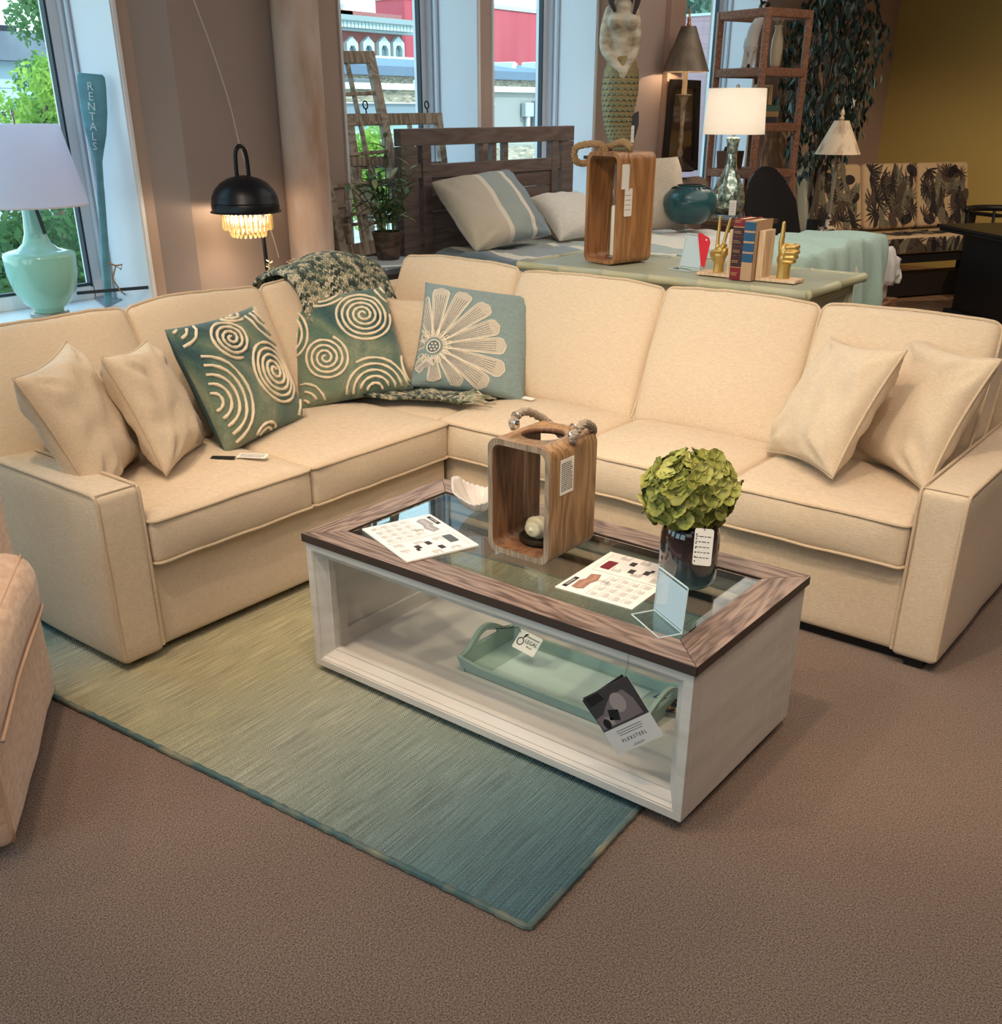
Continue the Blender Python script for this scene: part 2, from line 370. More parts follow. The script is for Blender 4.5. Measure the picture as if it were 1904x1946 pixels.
# window wall: openings (y0, y1), sill 0.77, head 3.0
SILL, HEAD = .77, 3.02
yr = lambda px, py, x: U(px, py, x=x).y
Y1b = yr(195, 555, XG); Y2a = yr(640, 0, XI); Y2b = yr(803, 0, XG); Y3a = yr(934, 100, XI); Y3b = yr(1035, 100, XG); Y4a = yr(1290, 100, XI); Y4b = yr(1360, 100, XG)
OPEN = [(-2.3, -.35), (-.02, Y1b), (Y2a, Y2b), (Y3a, Y3b), (Y4a, Y4b)]
mb = MB(); ys = -2.8
for a, b_ in OPEN: mb.box(XG-.08, XI, ys, a, -.1, ZC); mb.box(XG-.08, XI, a, b_, -.1, SILL-.03); mb.box(XG-.08, XI, a, b_, HEAD, ZC); ys = b_
mb.box(XG-.08, XI, ys, 13.2, -.1, ZC)
wl = struct(mb.build('wall_left', m_wall, smooth=False), 'taupe painted wall with the deep windows')
# boxed-out darker wall between first window and column, with an angled corner face
ya = Y1b+.02; xo = XI+.10
yb = U(315, 0, x=xo).y; yc = Y2a-.02
poly = [(XI-.01, ya+.05), (xo, yb), (xo, yc-.30), (XI-.01, yc-.30)]
struct(MB().prism(poly, lambda u, v, t: (u, v, t), 0, ZC).build('trim_1', m_wall2, smooth=False), 'boxed-out grey brown wall section behind floor lamp')
for i, (a, b_) in enumerate(OPEN):
    if i == 0: i = 4
    else: i -= 1
    wd = thing('window_%d' % (i+1), '', 'window', ((XG+XI)/2, (a+b_)/2, SILL)); del wd['category']; wd['kind'] = 'structure'
    wd['label'] = ['large window left of the grey brown pier', 'window behind the old wooden sashes', 'window behind the middle of the headboard', 'narrow window behind the cone-shaded lamp', 'window outside the view on the left'][i]
    mb = MB()   # white lining of the deep opening
    mb.box(XG-.04, XI+.012, b_-.012, b_+.004, SILL, HEAD); mb.box(XG-.04, XI+.012, a-.004, a+.012, SILL, HEAD); mb.box(XG-.04, XI+.004, a, b_, HEAD-.012, HEAD+.003)
    mb.build('reveal_lining', m_reveal, wd, smooth=False)
    MB().box(XG-.05, XI+.03, a-.02, b_+.02, SILL-.035, SILL).build('window_sill', m_trimw, wd, smooth=False, bevel=.006)
    mb = MB(); f = .055
    for (p, q) in ((a, a+f), (b_-f-.012, b_-.012)): mb.box(XG-.03, XG+.03, p, q, SILL, HEAD)
    mb.box(XG-.03, XG+.03, a+f, b_-f, SILL, SILL+f*1.2); mb.box(XG-.03, XG+.03, a+f, b_-f, HEAD-f, HEAD)
    mb.build('window_frame', m_trimw, wd, smooth=False, bevel=.004)
    mb = MB()
    for k, (q, wq) in enumerate(((.075, .012), (.12, .018))): mb.box(XG+q, XG+q+wq, b_-.024, b_-.012, SILL, HEAD)
    mb.build('window_stop', mat('grey_stop_trim', srgb(170, 172, 182), .5), wd, smooth=False, bevel=.002)
    mb = MB(); mb.box(XG+.001, XG+.034, b_-f-.022, b_-f-.011, SILL+.06, HEAD-.05); mb.box(XG+.001, XG+.034, a+f, b_-f-.02, SILL+f*1.2, SILL+f*1.2+.012)
    mb.build('gasket', m_seal, wd, smooth=False)
    MB().box(XG-.004, XG+.002, a+f, b_-f, SILL+.06, HEAD-f).build('pane', sheet_glass('window_glass', (.93, .99, .99), .6), wd, smooth=False)
    mb = MB(); mb.box(XI+.004, XI+.018, b_-.004, b_+.016, SILL-.03, HEAD)
    mb.build('corner_bead', m_trimw, wd, smooth=False, bevel=.003)
# round cast column
cx0, cy0 = -4.28, 4.28*.898
mb = MB(); mb.lathe([(.125, 0), (.125, .3), (.118, .34), (.112, 3.0), (.13, 3.2), (.15, ZC)], (cx0, cy0, 0), 32)
struct(mb.build('column', mat('worn_plaster', srgb(206, 186, 174), .85, var=((5, 5, 1.6), srgb(170, 138, 118), .45, .66), bump=(30, .3, .003))), 'round column with worn pinkish plaster')
# casing strip between the brown wall and the narrow window
yk = U(1261, 100, x=XI).y
struct(MB().box(XI-.002, XI+.05, yk, Y4a-.01, 0, ZC).build('trim_2', mat('pink_taupe_casing', srgb(186, 156, 140), .7), smooth=False, bevel=.006), 'pinkish casing strip beside the narrow window')
# back walls
kx = U(1688, 0, y=12.8).x
struct(MB().box(XI-.5, kx, 12.8, 13.0, -.1, ZC).build('wall_back', mat('dark_olive_paint', srgb(140, 124, 100), .85), smooth=False), 'dim brown back wall behind the ficus')
struct(MB().box(kx, 3.4, 12.7, 12.95, -.1, ZC).build('wall_corner', m_yellow, smooth=False), 'olive yellow wall behind the printed futon')
struct(MB().box(3.2, 3.4, -2.8, 13.0, -.1, ZC).build('wall_right', m_wall, smooth=False), 'right wall outside the view')
FW = [(-4.2, -2.5), (-2.2, -.5)]; mb = MB(); xs = XI
for a, b_ in FW: mb.box(xs, a, -2.8, -2.6, -.1, ZC); mb.box(a, b_, -2.8, -2.6, -.1, SILL); mb.box(a, b_, -2.8, -2.6, HEAD, ZC); xs = b_
mb.box(xs, 3.4, -2.8, -2.6, -.1, ZC); struct(mb.build('wall_front', m_wall, smooth=False), 'wall with windows behind the camera')
for k, (a, b_) in enumerate(FW):
    wd = thing('window_%d' % (6+k), '', 'window', ((a+b_)/2, -2.7, SILL)); del wd['category']; wd['kind'] = 'structure'; wd['label'] = ['window behind the camera, nearer the window wall', 'window behind the camera, nearer the room middle'][k]
    MB().ring([(a, SILL), (b_, SILL), (b_, HEAD), (a, HEAD)], [(a+.06, SILL+.06), (b_-.06, SILL+.06), (b_-.06, HEAD-.06), (a+.06, HEAD-.06)], lambda u, v, t: (u, t, v), -2.74, -2.68).build('window_frame', m_trimw, wd, smooth=False)
    MB().box(a+.06, b_-.06, -2.713, -2.708, SILL+.06, HEAD-.06).build('pane', sheet_glass('window_glass', (.93, .99, .99), .6), wd, smooth=False)
# ================================================================ RUG
m_rug = mat('striped_rug_wool', (.3, .4, .35), .95, sheen=.2, spec=.1)
N, L = nodes_of(m_rug); b = N['Principled BSDF']; t = N.new('ShaderNodeTexCoord'); s3 = N.new('ShaderNodeSeparateXYZ'); L.new(t.outputs['Object'], s3.inputs[0])
nw = N.new('ShaderNodeTexNoise'); nw.inputs['Scale'].default_value = 2.2; L.new(t.outputs['Object'], nw.inputs[0])
def rmap(src, a, b_, c, d):
    n = N.new('ShaderNodeMapRange'); L.new(src, n.inputs[0]); n.inputs[1].default_value = a; n.inputs[2].default_value = b_; n.inputs[3].default_value = c; n.inputs[4].default_value = d; return n.outputs[0]
def math2(op, a, b_):
    n = N.new('ShaderNodeMath'); n.operation = op
    for i, q in enumerate((a, b_)):
        if isinstance(q, (int, float)): n.inputs[i].default_value = q
        else: L.new(q, n.inputs[i])
    return n.outputs[0]
xx = math2('ADD', s3.outputs['X'], rmap(nw.outputs[0], 0, 1, -.12, .12))
ramp = N.new('ShaderNodeValToRGB'); L.new(rmap(xx, -1.35, 1.35, 0, 1), ramp.inputs[0])
stops = [(0, (96, 128, 132)), (.19, (112, 150, 152)), (.27, (188, 190, 172)), (.36, (196, 184, 140)), (.50, (184, 178, 138)), (.62, (176, 178, 158)), (.76, (142, 158, 148)), (.87, (108, 140, 142)), (1, (70, 112, 122))]
e = ramp.color_ramp.elements; e[0].position, e[0].color = 0, (*srgb(*stops[0][1]), 1); e[1].position, e[1].color = 1, (*srgb(*stops[-1][1]), 1)
for p, c in stops[1:-1]: q = e.new(p); q.color = (*srgb(*c), 1)
mp = N.new('ShaderNodeMapping'); mp.inputs['Scale'].default_value = (190, 6, 1); L.new(t.outputs['Object'], mp.inputs[0])
st = N.new('ShaderNodeTexNoise'); st.inputs['Scale'].default_value = 1; st.inputs['Detail'].default_value = 3; L.new(mp.outputs[0], st.inputs[0])
mp3 = N.new('ShaderNodeMapping'); mp3.inputs['Scale'].default_value = (420, 170, 1); L.new(t.outputs['Object'], mp3.inputs[0])
st3 = N.new('ShaderNodeTexNoise'); st3.inputs['Scale'].default_value = 1; L.new(mp3.outputs[0], st3.inputs[0])
va = math2('ADD', rmap(st.outputs[0], .3, .7, .62, 1.32), rmap(st3.outputs[0], .3, .7, -.16, .16))
mx = N.new('ShaderNodeMix'); mx.data_type = 'RGBA'; mx.blend_type = 'MULTIPLY'; mx.inputs[0].default_value = 1; L.new(ramp.outputs[0], mx.inputs[6])
cb = N.new('ShaderNodeCombineColor'); [L.new(va, cb.inputs[i]) for i in range(3)]; L.new(cb.outputs[0], mx.inputs[7]); L.new(mx.outputs[2], b.inputs['Base Color'])
wv = []
for ax, sc in (('X', 2*pi/.0095), ('Y', 2*pi/.0075)):
    wv.append(math2('SINE', math2('MULTIPLY', s3.outputs[ax], sc), 0))
hh = math2('ADD', math2('ADD', math2('MULTIPLY', wv[0], wv[1]), math2('MULTIPLY', wv[0], .4)), st3.outputs[0])
bp = N.new('ShaderNodeBump'); bp.inputs['Strength'].default_value = .9; bp.inputs['Distance'].default_value = .0035; L.new(hh, bp.inputs['Height']); L.new(bp.outputs[0], b.inputs['Normal'])
ra = radians(3.6); rugx = Vector((cos(ra), sin(ra), 0)); rugy = Vector((-sin(ra), cos(ra), 0))
rc = Vector((-1.0, 1.375, 0)); rl, rw = 2.6, 1.62
rug = thing('area_rug', 'flat woven rug fading from cream to teal, with bound edges, under the coffee table', 'rug', rc-rugx*rl/2+rugy*rw/2, ra)
mb = MB(); mb.rbox((0, 0, .006), (rl, rw, .012), .005, n=30, k=2); mb.build('rug_field', m_rug, rug, world=False)
m_bind = mat('rug_binding', srgb(72, 98, 100), .95, var=((9, 9, 9), srgb(140, 136, 116), .45, .7), bump=((60, 60, 60), .8, .004))
mb = MB(); bp_ = [(x, y, .008) for x, y in rectpoly(-rl/2, rl/2, -rw/2, rw/2, .012, 3)]; pts = []
for i in range(len(bp_)):
    a = Vector(bp_[i]); c = Vector(bp_[(i+1) % len(bp_)]); k = max(1, int((c-a).length/.02)); pts += [a+(c-a)*j/k for j in range(k)]
mb.tube(pts, [.0085+.0016*sin(i*2.4)+random.uniform(-.0006, .0006) for i in range(len(pts))], 7, closed=True); mb.build('rug_binding', m_bind, rug, world=False)
# ================================================================ SOFA
C_S1, C_S2 = srgb(222, 204, 180), srgb(202, 182, 156)
m_sofa = linen('cream_linen', C_S1, C_S2, 1.0, .55)
m_pipe = linen('cream_piping', srgb(214, 194, 168), srgb(190, 168, 140), 1.4, .4)
m_dark = mat('black_leg', srgb(22, 20, 20), .6)
def wr(p, s, amp): return amp*mnoise.noise(Vector(p)*s)
def seat_cushion(parent, x0, x1, y0, y1, front, z0=.332, z1=.488):
    "box cushion; front '+x' or '-y' : crowned top, rounded front, piping top and bottom"
    cx, cy = (x0+x1)/2, (y0+y1)/2; sx, sy, sz = x1-x0, y1-y0, z1-z0; sd = cx*7+cy*3
    def disp(p, u):
        q = Vector(p); k = max(0, 1-u[0]**2)*max(0, 1-u[1]**2)
        if u[2] > 0: q.z += .028*k**.6*u[2]
        else: q.z += -.002*k
        bz = 1-u[2]**2
        if front == '-y' and u[1] < 0: q.y -= .014*bz*(-u[1])**8*(1-u[0]**4)
        if front == '+x' and u[0] > 0: q.x += .014*bz*u[0]**8*(1-u[1]**4)
        q += Vector((wr(q*1+Vector((sd, 0, 0)), 6, .004), wr(q+Vector((0, sd, 0)), 7, .004), wr(q+Vector((0, 0, sd)), 5, .006)*(1 if u[2] > 0 else 0)))
        return q
    o = MB().rbox((cx, cy, (z0+z1)/2), (sx, sy, sz), .02, n=14, k=3, disp=disp).build('seat_cushion', m_sofa, parent, ang=0)
    mb = MB()
    for zz in (sz/2-.010, -sz/2+.008):
        pts = []
        pl = rectpoly(-sx/2-.001, sx/2+.001, -sy/2-.001, sy/2+.001, .022, 4)
        for i in range(len(pl)):
            a = Vector((*pl[i], zz)); c = Vector((*pl[(i+1) % len(pl)], zz)); k = max(1, int((c-a).length/.04))
            for j in range(k):
                p = a+(c-a)*j/k; u = (p.x/(sx/2), p.y/(sy/2), p.z/(sz/2)); bz = 1-u[2]**2
                q = p+Vector((wr(p+Vector((sd, 0, 0)), 6, .004), wr(p+Vector((0, sd, 0)), 7, .004), wr(p, 9, .003)))
                if front == '-y' and u[1] < 0: q.y -= .014*bz*abs(u[1])**8
                if front == '+x' and u[0] > 0: q.x += .014*bz*abs(u[0])**8
                pts.append(q+Vector((cx, cy, (z0+z1)/2)))
        mb.tube(pts, .0052, 7, closed=True)
    mb.build('piping', m_pipe, o)
    return o
def back_cushion(parent, base, xa, width, height=.535, thick=.19, tilt=26, seed=0, sag=0):
    "base: bottom front centre; xa: unit vector along width (viewer's left to right)"
    xa = Vector(xa).normalized(); back = Vector((0, 0, 1)).cross(xa)  # away from viewer
    t = radians(tilt); za = Vector((0, 0, 1))*cos(t)+back*sin(t); ya = za.cross(xa)
    M = Matrix((xa, ya, za)).transposed().to_4x4(); M.translation = Vector(base)+za*height/2+ya*thick/2
    sd = seed*11.3
    def disp(p, u):
        q = Vector(p)
        k = max(0, (1-u[0]**2))*max(0, (1-u[2]**2))
        if u[1] < 0: q.y -= .052*k**.55*(-u[1])
        if u[1] > 0: q.y += .02*k**.6*u[1]
        q.z += (.016*(1-u[0]**2)-.012*sag*(1-abs(u[0])))*(u[2] > 0)*u[2]**2*1.0
        q.x += .008*(1-u[2]**2)*u[0]
        cr = max(0, u[2])**3
        q.y += .010*cr*mnoise.noise(Vector((u[0]*7+sd, u[2]*3, sd)))
        q += Vector((0, wr(q+Vector((sd, 0, 0)), 5, .010), wr(q+Vector((0, sd, 0)), 6, .007)))
        return q
    o = MB().rbox((0, 0, 0), (width, thick, height), .028, n=18, k=3, disp=disp, M=M).build('back_cushion', m_sofa, parent, ang=0)
    mb = MB()
    for yy in (-thick/2+.014, thick/2-.014):
        pts = []; pl = rectpoly(-width/2-.002, width/2+.002, -height/2-.002, height/2+.002, .035, 5)
        for i in range(len(pl)):
            a = Vector((pl[i][0], yy, pl[i][1])); c = Vector((pl[(i+1) % len(pl)][0], yy, pl[(i+1) % len(pl)][1])); k = max(1, int((c-a).length/.035))
            for j in range(k):
                p = a+(c-a)*j/k; u = (p.x/(width/2), p.y/(thick/2), p.z/(height/2)); q = p.copy()
                q.z += (.016*(1-u[0]**2)-.012*sag*(1-abs(u[0])))*(u[2] > 0)*u[2]**2; q.x += .008*(1-u[2]**2)*u[0]
                cr = max(0, u[2])**3; q.y += .010*cr*mnoise.noise(Vector((u[0]*7+sd, u[2]*3, sd)))
                q += Vector((0, wr(q+Vector((sd, 0, 0)), 5, .010), wr(q+Vector((0, sd, 0)), 6, .007))); pts.append(M @ q)
        mb.tube(pts, .0055, 7, closed=True)
    mb.build('piping', m_pipe, o); return o
def arm(parent, x0, x1, y0, y1, z1, face):
    "arm block with piped front face; face '+x' or '-y'"
    o = MB().rbox(((x0+x1)/2, (y0+y1)/2, (z1+.035)/2), (x1-x0, y1-y0, z1-.035), .022, n=10, k=3,
        disp=lambda p, u: Vector(p)+Vector((wr(p, 4, .006), wr(Vector(p)+Vector((3, 3, 3)), 4, .006), wr(p, 3, .006)*(u[2] > .9)))).build('arm', m_sofa, parent, ang=0)
    mb = MB()
    if face == '+x':
        for yy in (y0+.004, y1-.004):
            pts = [(x1-.002, yy, z) for z in np.linspace(.056, z1-.024, 14)]+[(x1-.008, yy, z1-.008), (x1-.024, yy, z1-.001)]+[(x, yy, z1) for x in np.linspace(x1-.06, x0+.02, 12)]
            mb.tube(pts, .0055, 7)
        mb.tube([(x1-.012, yy, z1+.0005) for yy in np.linspace(y0+.008, y1-.008, 6)], .0022, 6)
    else:
        for xx_ in (x0+.004, x1-.004):
            pts = [(xx_, y0+.002, z) for z in np.linspace(.056, z1-.024, 14)]+[(xx_, y0+.008, z1-.008), (xx_, y0+.024, z1-.001)]+[(xx_, y, z1) for y in np.linspace(y0+.06, y1-.02, 12)]
            mb.tube(pts, .0055, 7)
        mb.tube([(q, y0+.012, z1+.0005) for q in np.linspace(x0+.008, x1-.008, 6)], .0022, 6)
    mb.build('piping', m_pipe, o); return o
FX, FY = -2.67, 3.06
sofaL = thing('sofa_section', 'cream linen sectional half along the windows with a squared arm at its left end', 'sofa', (-3.2, 2.5, 0), group='sectional sofa halves')
arm(sofaL, -3.72, FX, 1.48, 1.632, .602, '+x')
dz = lambda p, u: Vector(p)+Vector((wr(p, 3, .006), wr(Vector(p)+Vector((5, 1, 1)), 3, .006), 0))
MB().rbox(((FX-.02-3.68)/2, (1.62+3.06)/2, .185), (3.68-2.69, 3.06-1.62, .29), .02, n=8, k=2, disp=dz).build('base', m_sofa, sofaL, ang=0)
MB().rbox((-3.72, (1.48+4.08)/2, .44), (.16, 4.08-1.48, .81), .03, n=8, k=3, disp=dz).build('back_frame', m_sofa, sofaL, ang=0)
seat_cushion(sofaL, -3.36, FX+.012, 1.640, 2.300, '+x'); seat_cushion(sofaL, -3.36, FX+.012, 2.306, 3.045, '+x')
for i, (a, c) in enumerate(((1.50, 2.165), (2.175, 2.795), (2.805, 3.50))):
    back_cushion(sofaL, (-3.235, (a+c)/2, .485), (0, 1, 0), c-a, tilt=24, seed=i+1, sag=1 if i == 0 else 0)
for x, y in ((-2.75, 1.56), (-3.7, 1.56), (-2.78, 2.9)): MB().box(x-.03, x+.03, y-.03, y+.03, 0.012, .045).build('foot', m_dark, sofaL, smooth=False)
MB().box(-3.6, -2.74, 1.6, 3.0, .02, .06).build('toe_kick', m_dark, sofaL, smooth=False)
sofaR = thing('sofa_section', 'cream linen sectional half with three seats and an arm at its right end', 'sofa', (-1.9, 3.5, 0), group='sectional sofa halves')
arm(sofaR, -.802, -.655, FY, 4.10, .602, '-y')
MB().rbox(((-2.72-.79)/2, (FY+.02+4.0)/2, .185), (2.72-.79, 4.0-FY-.02, .29), .02, n=8, k=2, disp=dz).build('base', m_sofa, sofaR, ang=0)
MB().rbox(((-3.62-.66)/2, 4.04, .44), (3.62-.66, .15, .81), .03, n=8, k=3, disp=dz).build('back_frame', m_sofa, sofaR, ang=0)
MB().rbox(((-3.62-2.70)/2, 3.55, .185), (.92, .9, .29), .02, n=6, k=2).build('corner_base', m_sofa, sofaR, ang=0)
for a, c in ((-2.725, -2.085), (-2.078, -1.435), (-1.428, -.808)): seat_cushion(sofaR, a, c, FY-.012, 3.62, '-y')
seat_cushion(sofaR, -3.36, -2.735, 3.055, 3.62, '-y', z0=.33, z1=.478)
for i, (a, c) in enumerate(((-3.53, -2.84), (-2.83, -2.10), (-2.09, -1.448), (-1.438, -.815))):
    back_cushion(sofaR, ((a+c)/2, 3.52, .485), (1, 0, 0), c-a, tilt=24, seed=i+6, height=.545 if i else .56)
for x, y in ((-.73, 3.12), (-.73, 4.0), (-2.6, 3.15)): MB().box(x-.03, x+.03, y-.03, y+.03, 0, .045).build('foot', m_dark, sofaR, smooth=False)
MB().box(-2.6, -.73, 3.12, 4.0, .0, .06).build('toe_kick', m_dark, sofaR, smooth=False)
# ================================================================ PILLOWS
def pillow(name, label, cat, loc, eul, w_, h_, t_, m, mpipe=None, group=None, seed=0, pinch=.10, mback=None, wrk=1.7, n=30, flange=0):
    root = thing(name, label, cat, loc, tuple(radians(a) for a in eul), group)
    sd = seed*7.7+.3
    def edge(u, v):
        x = u*w_/2*(1-pinch*(1-v*v)*u*u); z = v*h_/2*(1-pinch*(1-u*u)*v*v); return x, z
    def S(u, v, side):
        x, z = edge(u, v)
        f = max(0, (1-u**4))*max(0, (1-v**4)); th = t_/2*(f**.5)*(1-.16*abs(u*v))
        ed = min(1, (f*3)); y = th
        y += wrk*ed*(.010*mnoise.noise(Vector((u*3.1+sd, v*2.7, sd)))+.006*mnoise.noise(Vector((u*7+sd, v*3, sd*2)))*(1-f))
        # pulled folds from the corners
        for cu, cv in ((1, 1), (-1, 1), (1, -1), (-1, -1)):
            d = sqrt((u-cu)**2+(v-cv)**2); a = math.atan2(v-cv, u-cu); y += wrk*.006*math.exp(-((d-.42)/.25)**2)*sin(a*11+sd+cu)*ed
        drop = .006*sin(u*5+sd)*(1-abs(v))
        return Vector((x, -y if side < 0 else y*.9, z+drop*0))
    def sm(i): a = -1+2*i; return sin(a*pi/2)*.6+a*.4
    mb = MB(); mb.grid(lambda a, b_: S(sm(a), sm(b_), -1), n, n)
    k = len(mb.v); mb.cur = 1
    mb.grid(lambda a, b_: S(sm(1-a), sm(b_), 1), n, n)
    o = mb.build('cover', [m, mback or m], root, world=False, ang=0)
    bm = bmesh.new(); bm.from_mesh(o.data); bmesh.ops.remove_doubles(bm, verts=bm.verts, dist=.0004); bm.to_mesh(o.data); bm.free()
    if mpipe:
        pts = []
        q = [sm(i/16) for i in range(17)]
        pts = [S(u, -1, -1) for u in q[:-1]]+[S(1, v, -1) for v in q[:-1]]+[S(u, 1, -1) for u in q[::-1][:-1]]+[S(-1, v, -1) for v in q[::-1][:-1]]
        MB().tube(pts, .0048, 7, closed=True).build('piping', mpipe, root, world=False, ang=0)
    return root, S
PG = 'plain cream throw pillows on the sofa'
pillow('throw_pillow', 'plain cream pillow leaning at the left arm of the window-side sofa', 'pillow', (-3.06, 1.70, .715), (-23, -2, 130), .455, .445, .18, m_sofa, m_pipe, PG, 1)
pillow('throw_pillow', 'plain cream pillow between the left arm pillow and the dark swirl pillow', 'pillow', (-3.075, 1.99, .705), (-23.1, 5, 128), .445, .42, .15, m_sofa, m_pipe, PG, 2)
pillow('throw_pillow', 'plain cream square pillow in front, left of the pair at the right arm', 'pillow', (-1.219, 3.377, .722), (-29, -5.8, -39), .452, .45, .16, m_sofa, m_pipe, PG, 3)
pillow('throw_pillow', 'plain cream pillow tucked behind at the right arm of the sofa', 'pillow', (-.965, 3.50, .72), (-24, -1.5, -40), .47, .45, .16, m_sofa, m_pipe, PG, 4)
pillow('throw_pillow', 'plain cream pillow in the sofa corner between swirl and flower pillows', 'pillow', (-3.08, 3.42, .69), (-24, 0, 38), .46, .40, .15, m_sofa, m_pipe, PG, 5)
def watercolour(name, cols, scale=3.2):
    m = mat(name, cols[0], .9, sheen=.3, spec=.15); N, L = nodes_of(m); b = N['Principled BSDF']; t = N.new('ShaderNodeTexCoord')
    n = N.new('ShaderNodeTexNoise'); n.inputs['Scale'].default_value = scale; n.inputs['Detail'].default_value = 6; n.inputs['Distortion'].default_value = .8; L.new(t.outputs['Object'], n.inputs[0])
    r = N.new('ShaderNodeValToRGB'); L.new(n.outputs[0], r.inputs[0]); e = r.color_ramp.elements
    e[0].position = .3; e[0].color = (*cols[0], 1); e[1].position = .7; e[1].color = (*cols[-1], 1)
    for i, c in enumerate(cols[1:-1]): q = e.new(.3+.4*(i+1)/(len(cols)-1)); q.color = (*c, 1)
    n2 = N.new('ShaderNodeTexNoise'); n2.inputs['Scale'].default_value = 120; n2.inputs['Detail'].default_value = 3; L.new(t.outputs['Object'], n2.inputs[0])
    mx = N.new('ShaderNodeMix'); mx.data_type = 'RGBA'; mx.blend_type = 'OVERLAY'; mx.inputs[0].default_value = .35; L.new(r.outputs[0], mx.inputs[6]); L.new(n2.outputs[0], mx.inputs[7]); L.new(mx.outputs[2], b.inputs['Base Color'])
    bp = N.new('ShaderNodeBump'); bp.inputs['Strength'].default_value = .5; bp.inputs['Distance'].default_value = .001; L.new(n2.outputs[0], bp.inputs['Height']); L.new(bp.outputs[0], b.inputs['Normal']); return m
m_sw = watercolour('teal_green_velvet', [srgb(36, 62, 70), srgb(62, 90, 92), srgb(92, 114, 100), srgb(128, 138, 116), srgb(78, 104, 104)])
m_swb = mat('teal_back_cloth', srgb(62, 84, 88), .8)
m_braid = mat('cream_braid', srgb(232, 216, 190), .85, bump=((220, 220, 220), .9, .002))
def spirals(root, S, specs, seed=0):
    for (cu, cv, R, turns, asp, a0) in specs:
        mb = MB(); seg = []; nst = int(turns*30)
        def flush():
            if len(seg) > 3: mb.tube(list(seg), [.0060+.0011*sin(i*1.9) for i in range(len(seg))], 6)
            seg.clear()
        for i in range(nst+1):
            f = i/nst; r = R*(.06+.94*f); a = a0+2*pi*turns*f
            u = cu+r*cos(a); v = cv+r*asp*sin(a)
            if abs(u) > .965 or abs(v) > .965: flush(); continue
            p = S(u, v, -1); seg.append(p+Vector((0, -.0022, 0)))
        flush()
        if mb.v: mb.build('braid_spiral', m_braid, root, world=False, ang=0)
r_, S_ = pillow('swirl_pillow', 'teal pillow with cream braided spirals, front left, with a white care tag under it', 'pillow', (-3.15, 2.414, .71), (-25.3, -.3, 103.8), .505, .48, .17, m_sw, None, 'swirl pillows', 8, .05, m_swb, .5)
spirals(r_, S_, [(.42, -.10, .50, 5, 1.1, 0), (-.15, .58, .40, 3.6, .85, 1), (-.98, -.25, .70, 5, 1.05, 2), (-.15, -1.0, .34, 3, .7, .5), (1.02, .95, .6, 3.6, 1.2, 2), (-1.0, 1.02, .42, 3, .9, 0), (.25, 1.0, .3, 2.5, .6, 2), (1.08, -1.0, .5, 3, 1, 1)])
r_, S_ = pillow('swirl_pillow', 'green teal pillow with cream braided spirals, in front of the knitted throw', 'pillow', (-3.24, 3.045, .712), (-38, -5.4, 57.9), .49, .497, .16, m_sw, None, 'swirl pillows', 9, .05, m_swb, .5)
spirals(r_, S_, [(.42, .38, .52, 5, .95, 0), (-.42, -.28, .40, 4, 1.0, 1), (.32, -1.0, .62, 5, .95, 2), (-.98, .32, .46, 4.4, 1.25, 2.4), (-.25, 1.08, .55, 3.8, .75, .5), (-1.0, -1.05, .55, 4, 1, 0), (1.08, 1.05, .45, 3.4, 1.3, 1), (1.1, -.6, .3, 2.2, 1.6, 0)])
m_fl = linen('grey_teal_cotton', srgb(140, 158, 158), srgb(116, 136, 138), .8, .4)
fl, S_ = pillow('flower_pillow', 'grey teal pillow with a large cream stitched daisy', 'pillow', (-2.862, 3.46, .716), (-38, 7.4, 35.7), .50, .497, .15, m_fl, None, None, 12, .05, m_fl, .5)
m_pet = linen('petal_stitching', srgb(222, 208, 190), srgb(160, 160, 152), 2.2, .5)
m_petl = mat('petal_outline_cord', srgb(240, 228, 208), .8); m_pdk = mat('grey_petal_thread', srgb(92, 108, 112), .8)
cu, cv = -.68, -.32
ends = [(172, .36), (140, .7), (112, 1.05), (90, 1.16), (68, 1.2), (46, 1.25), (26, 1.22), (8, 1.28), (-12, 1.32), (-30, 1.18), (-50, .86), (-80, .62), (-120, .5)]
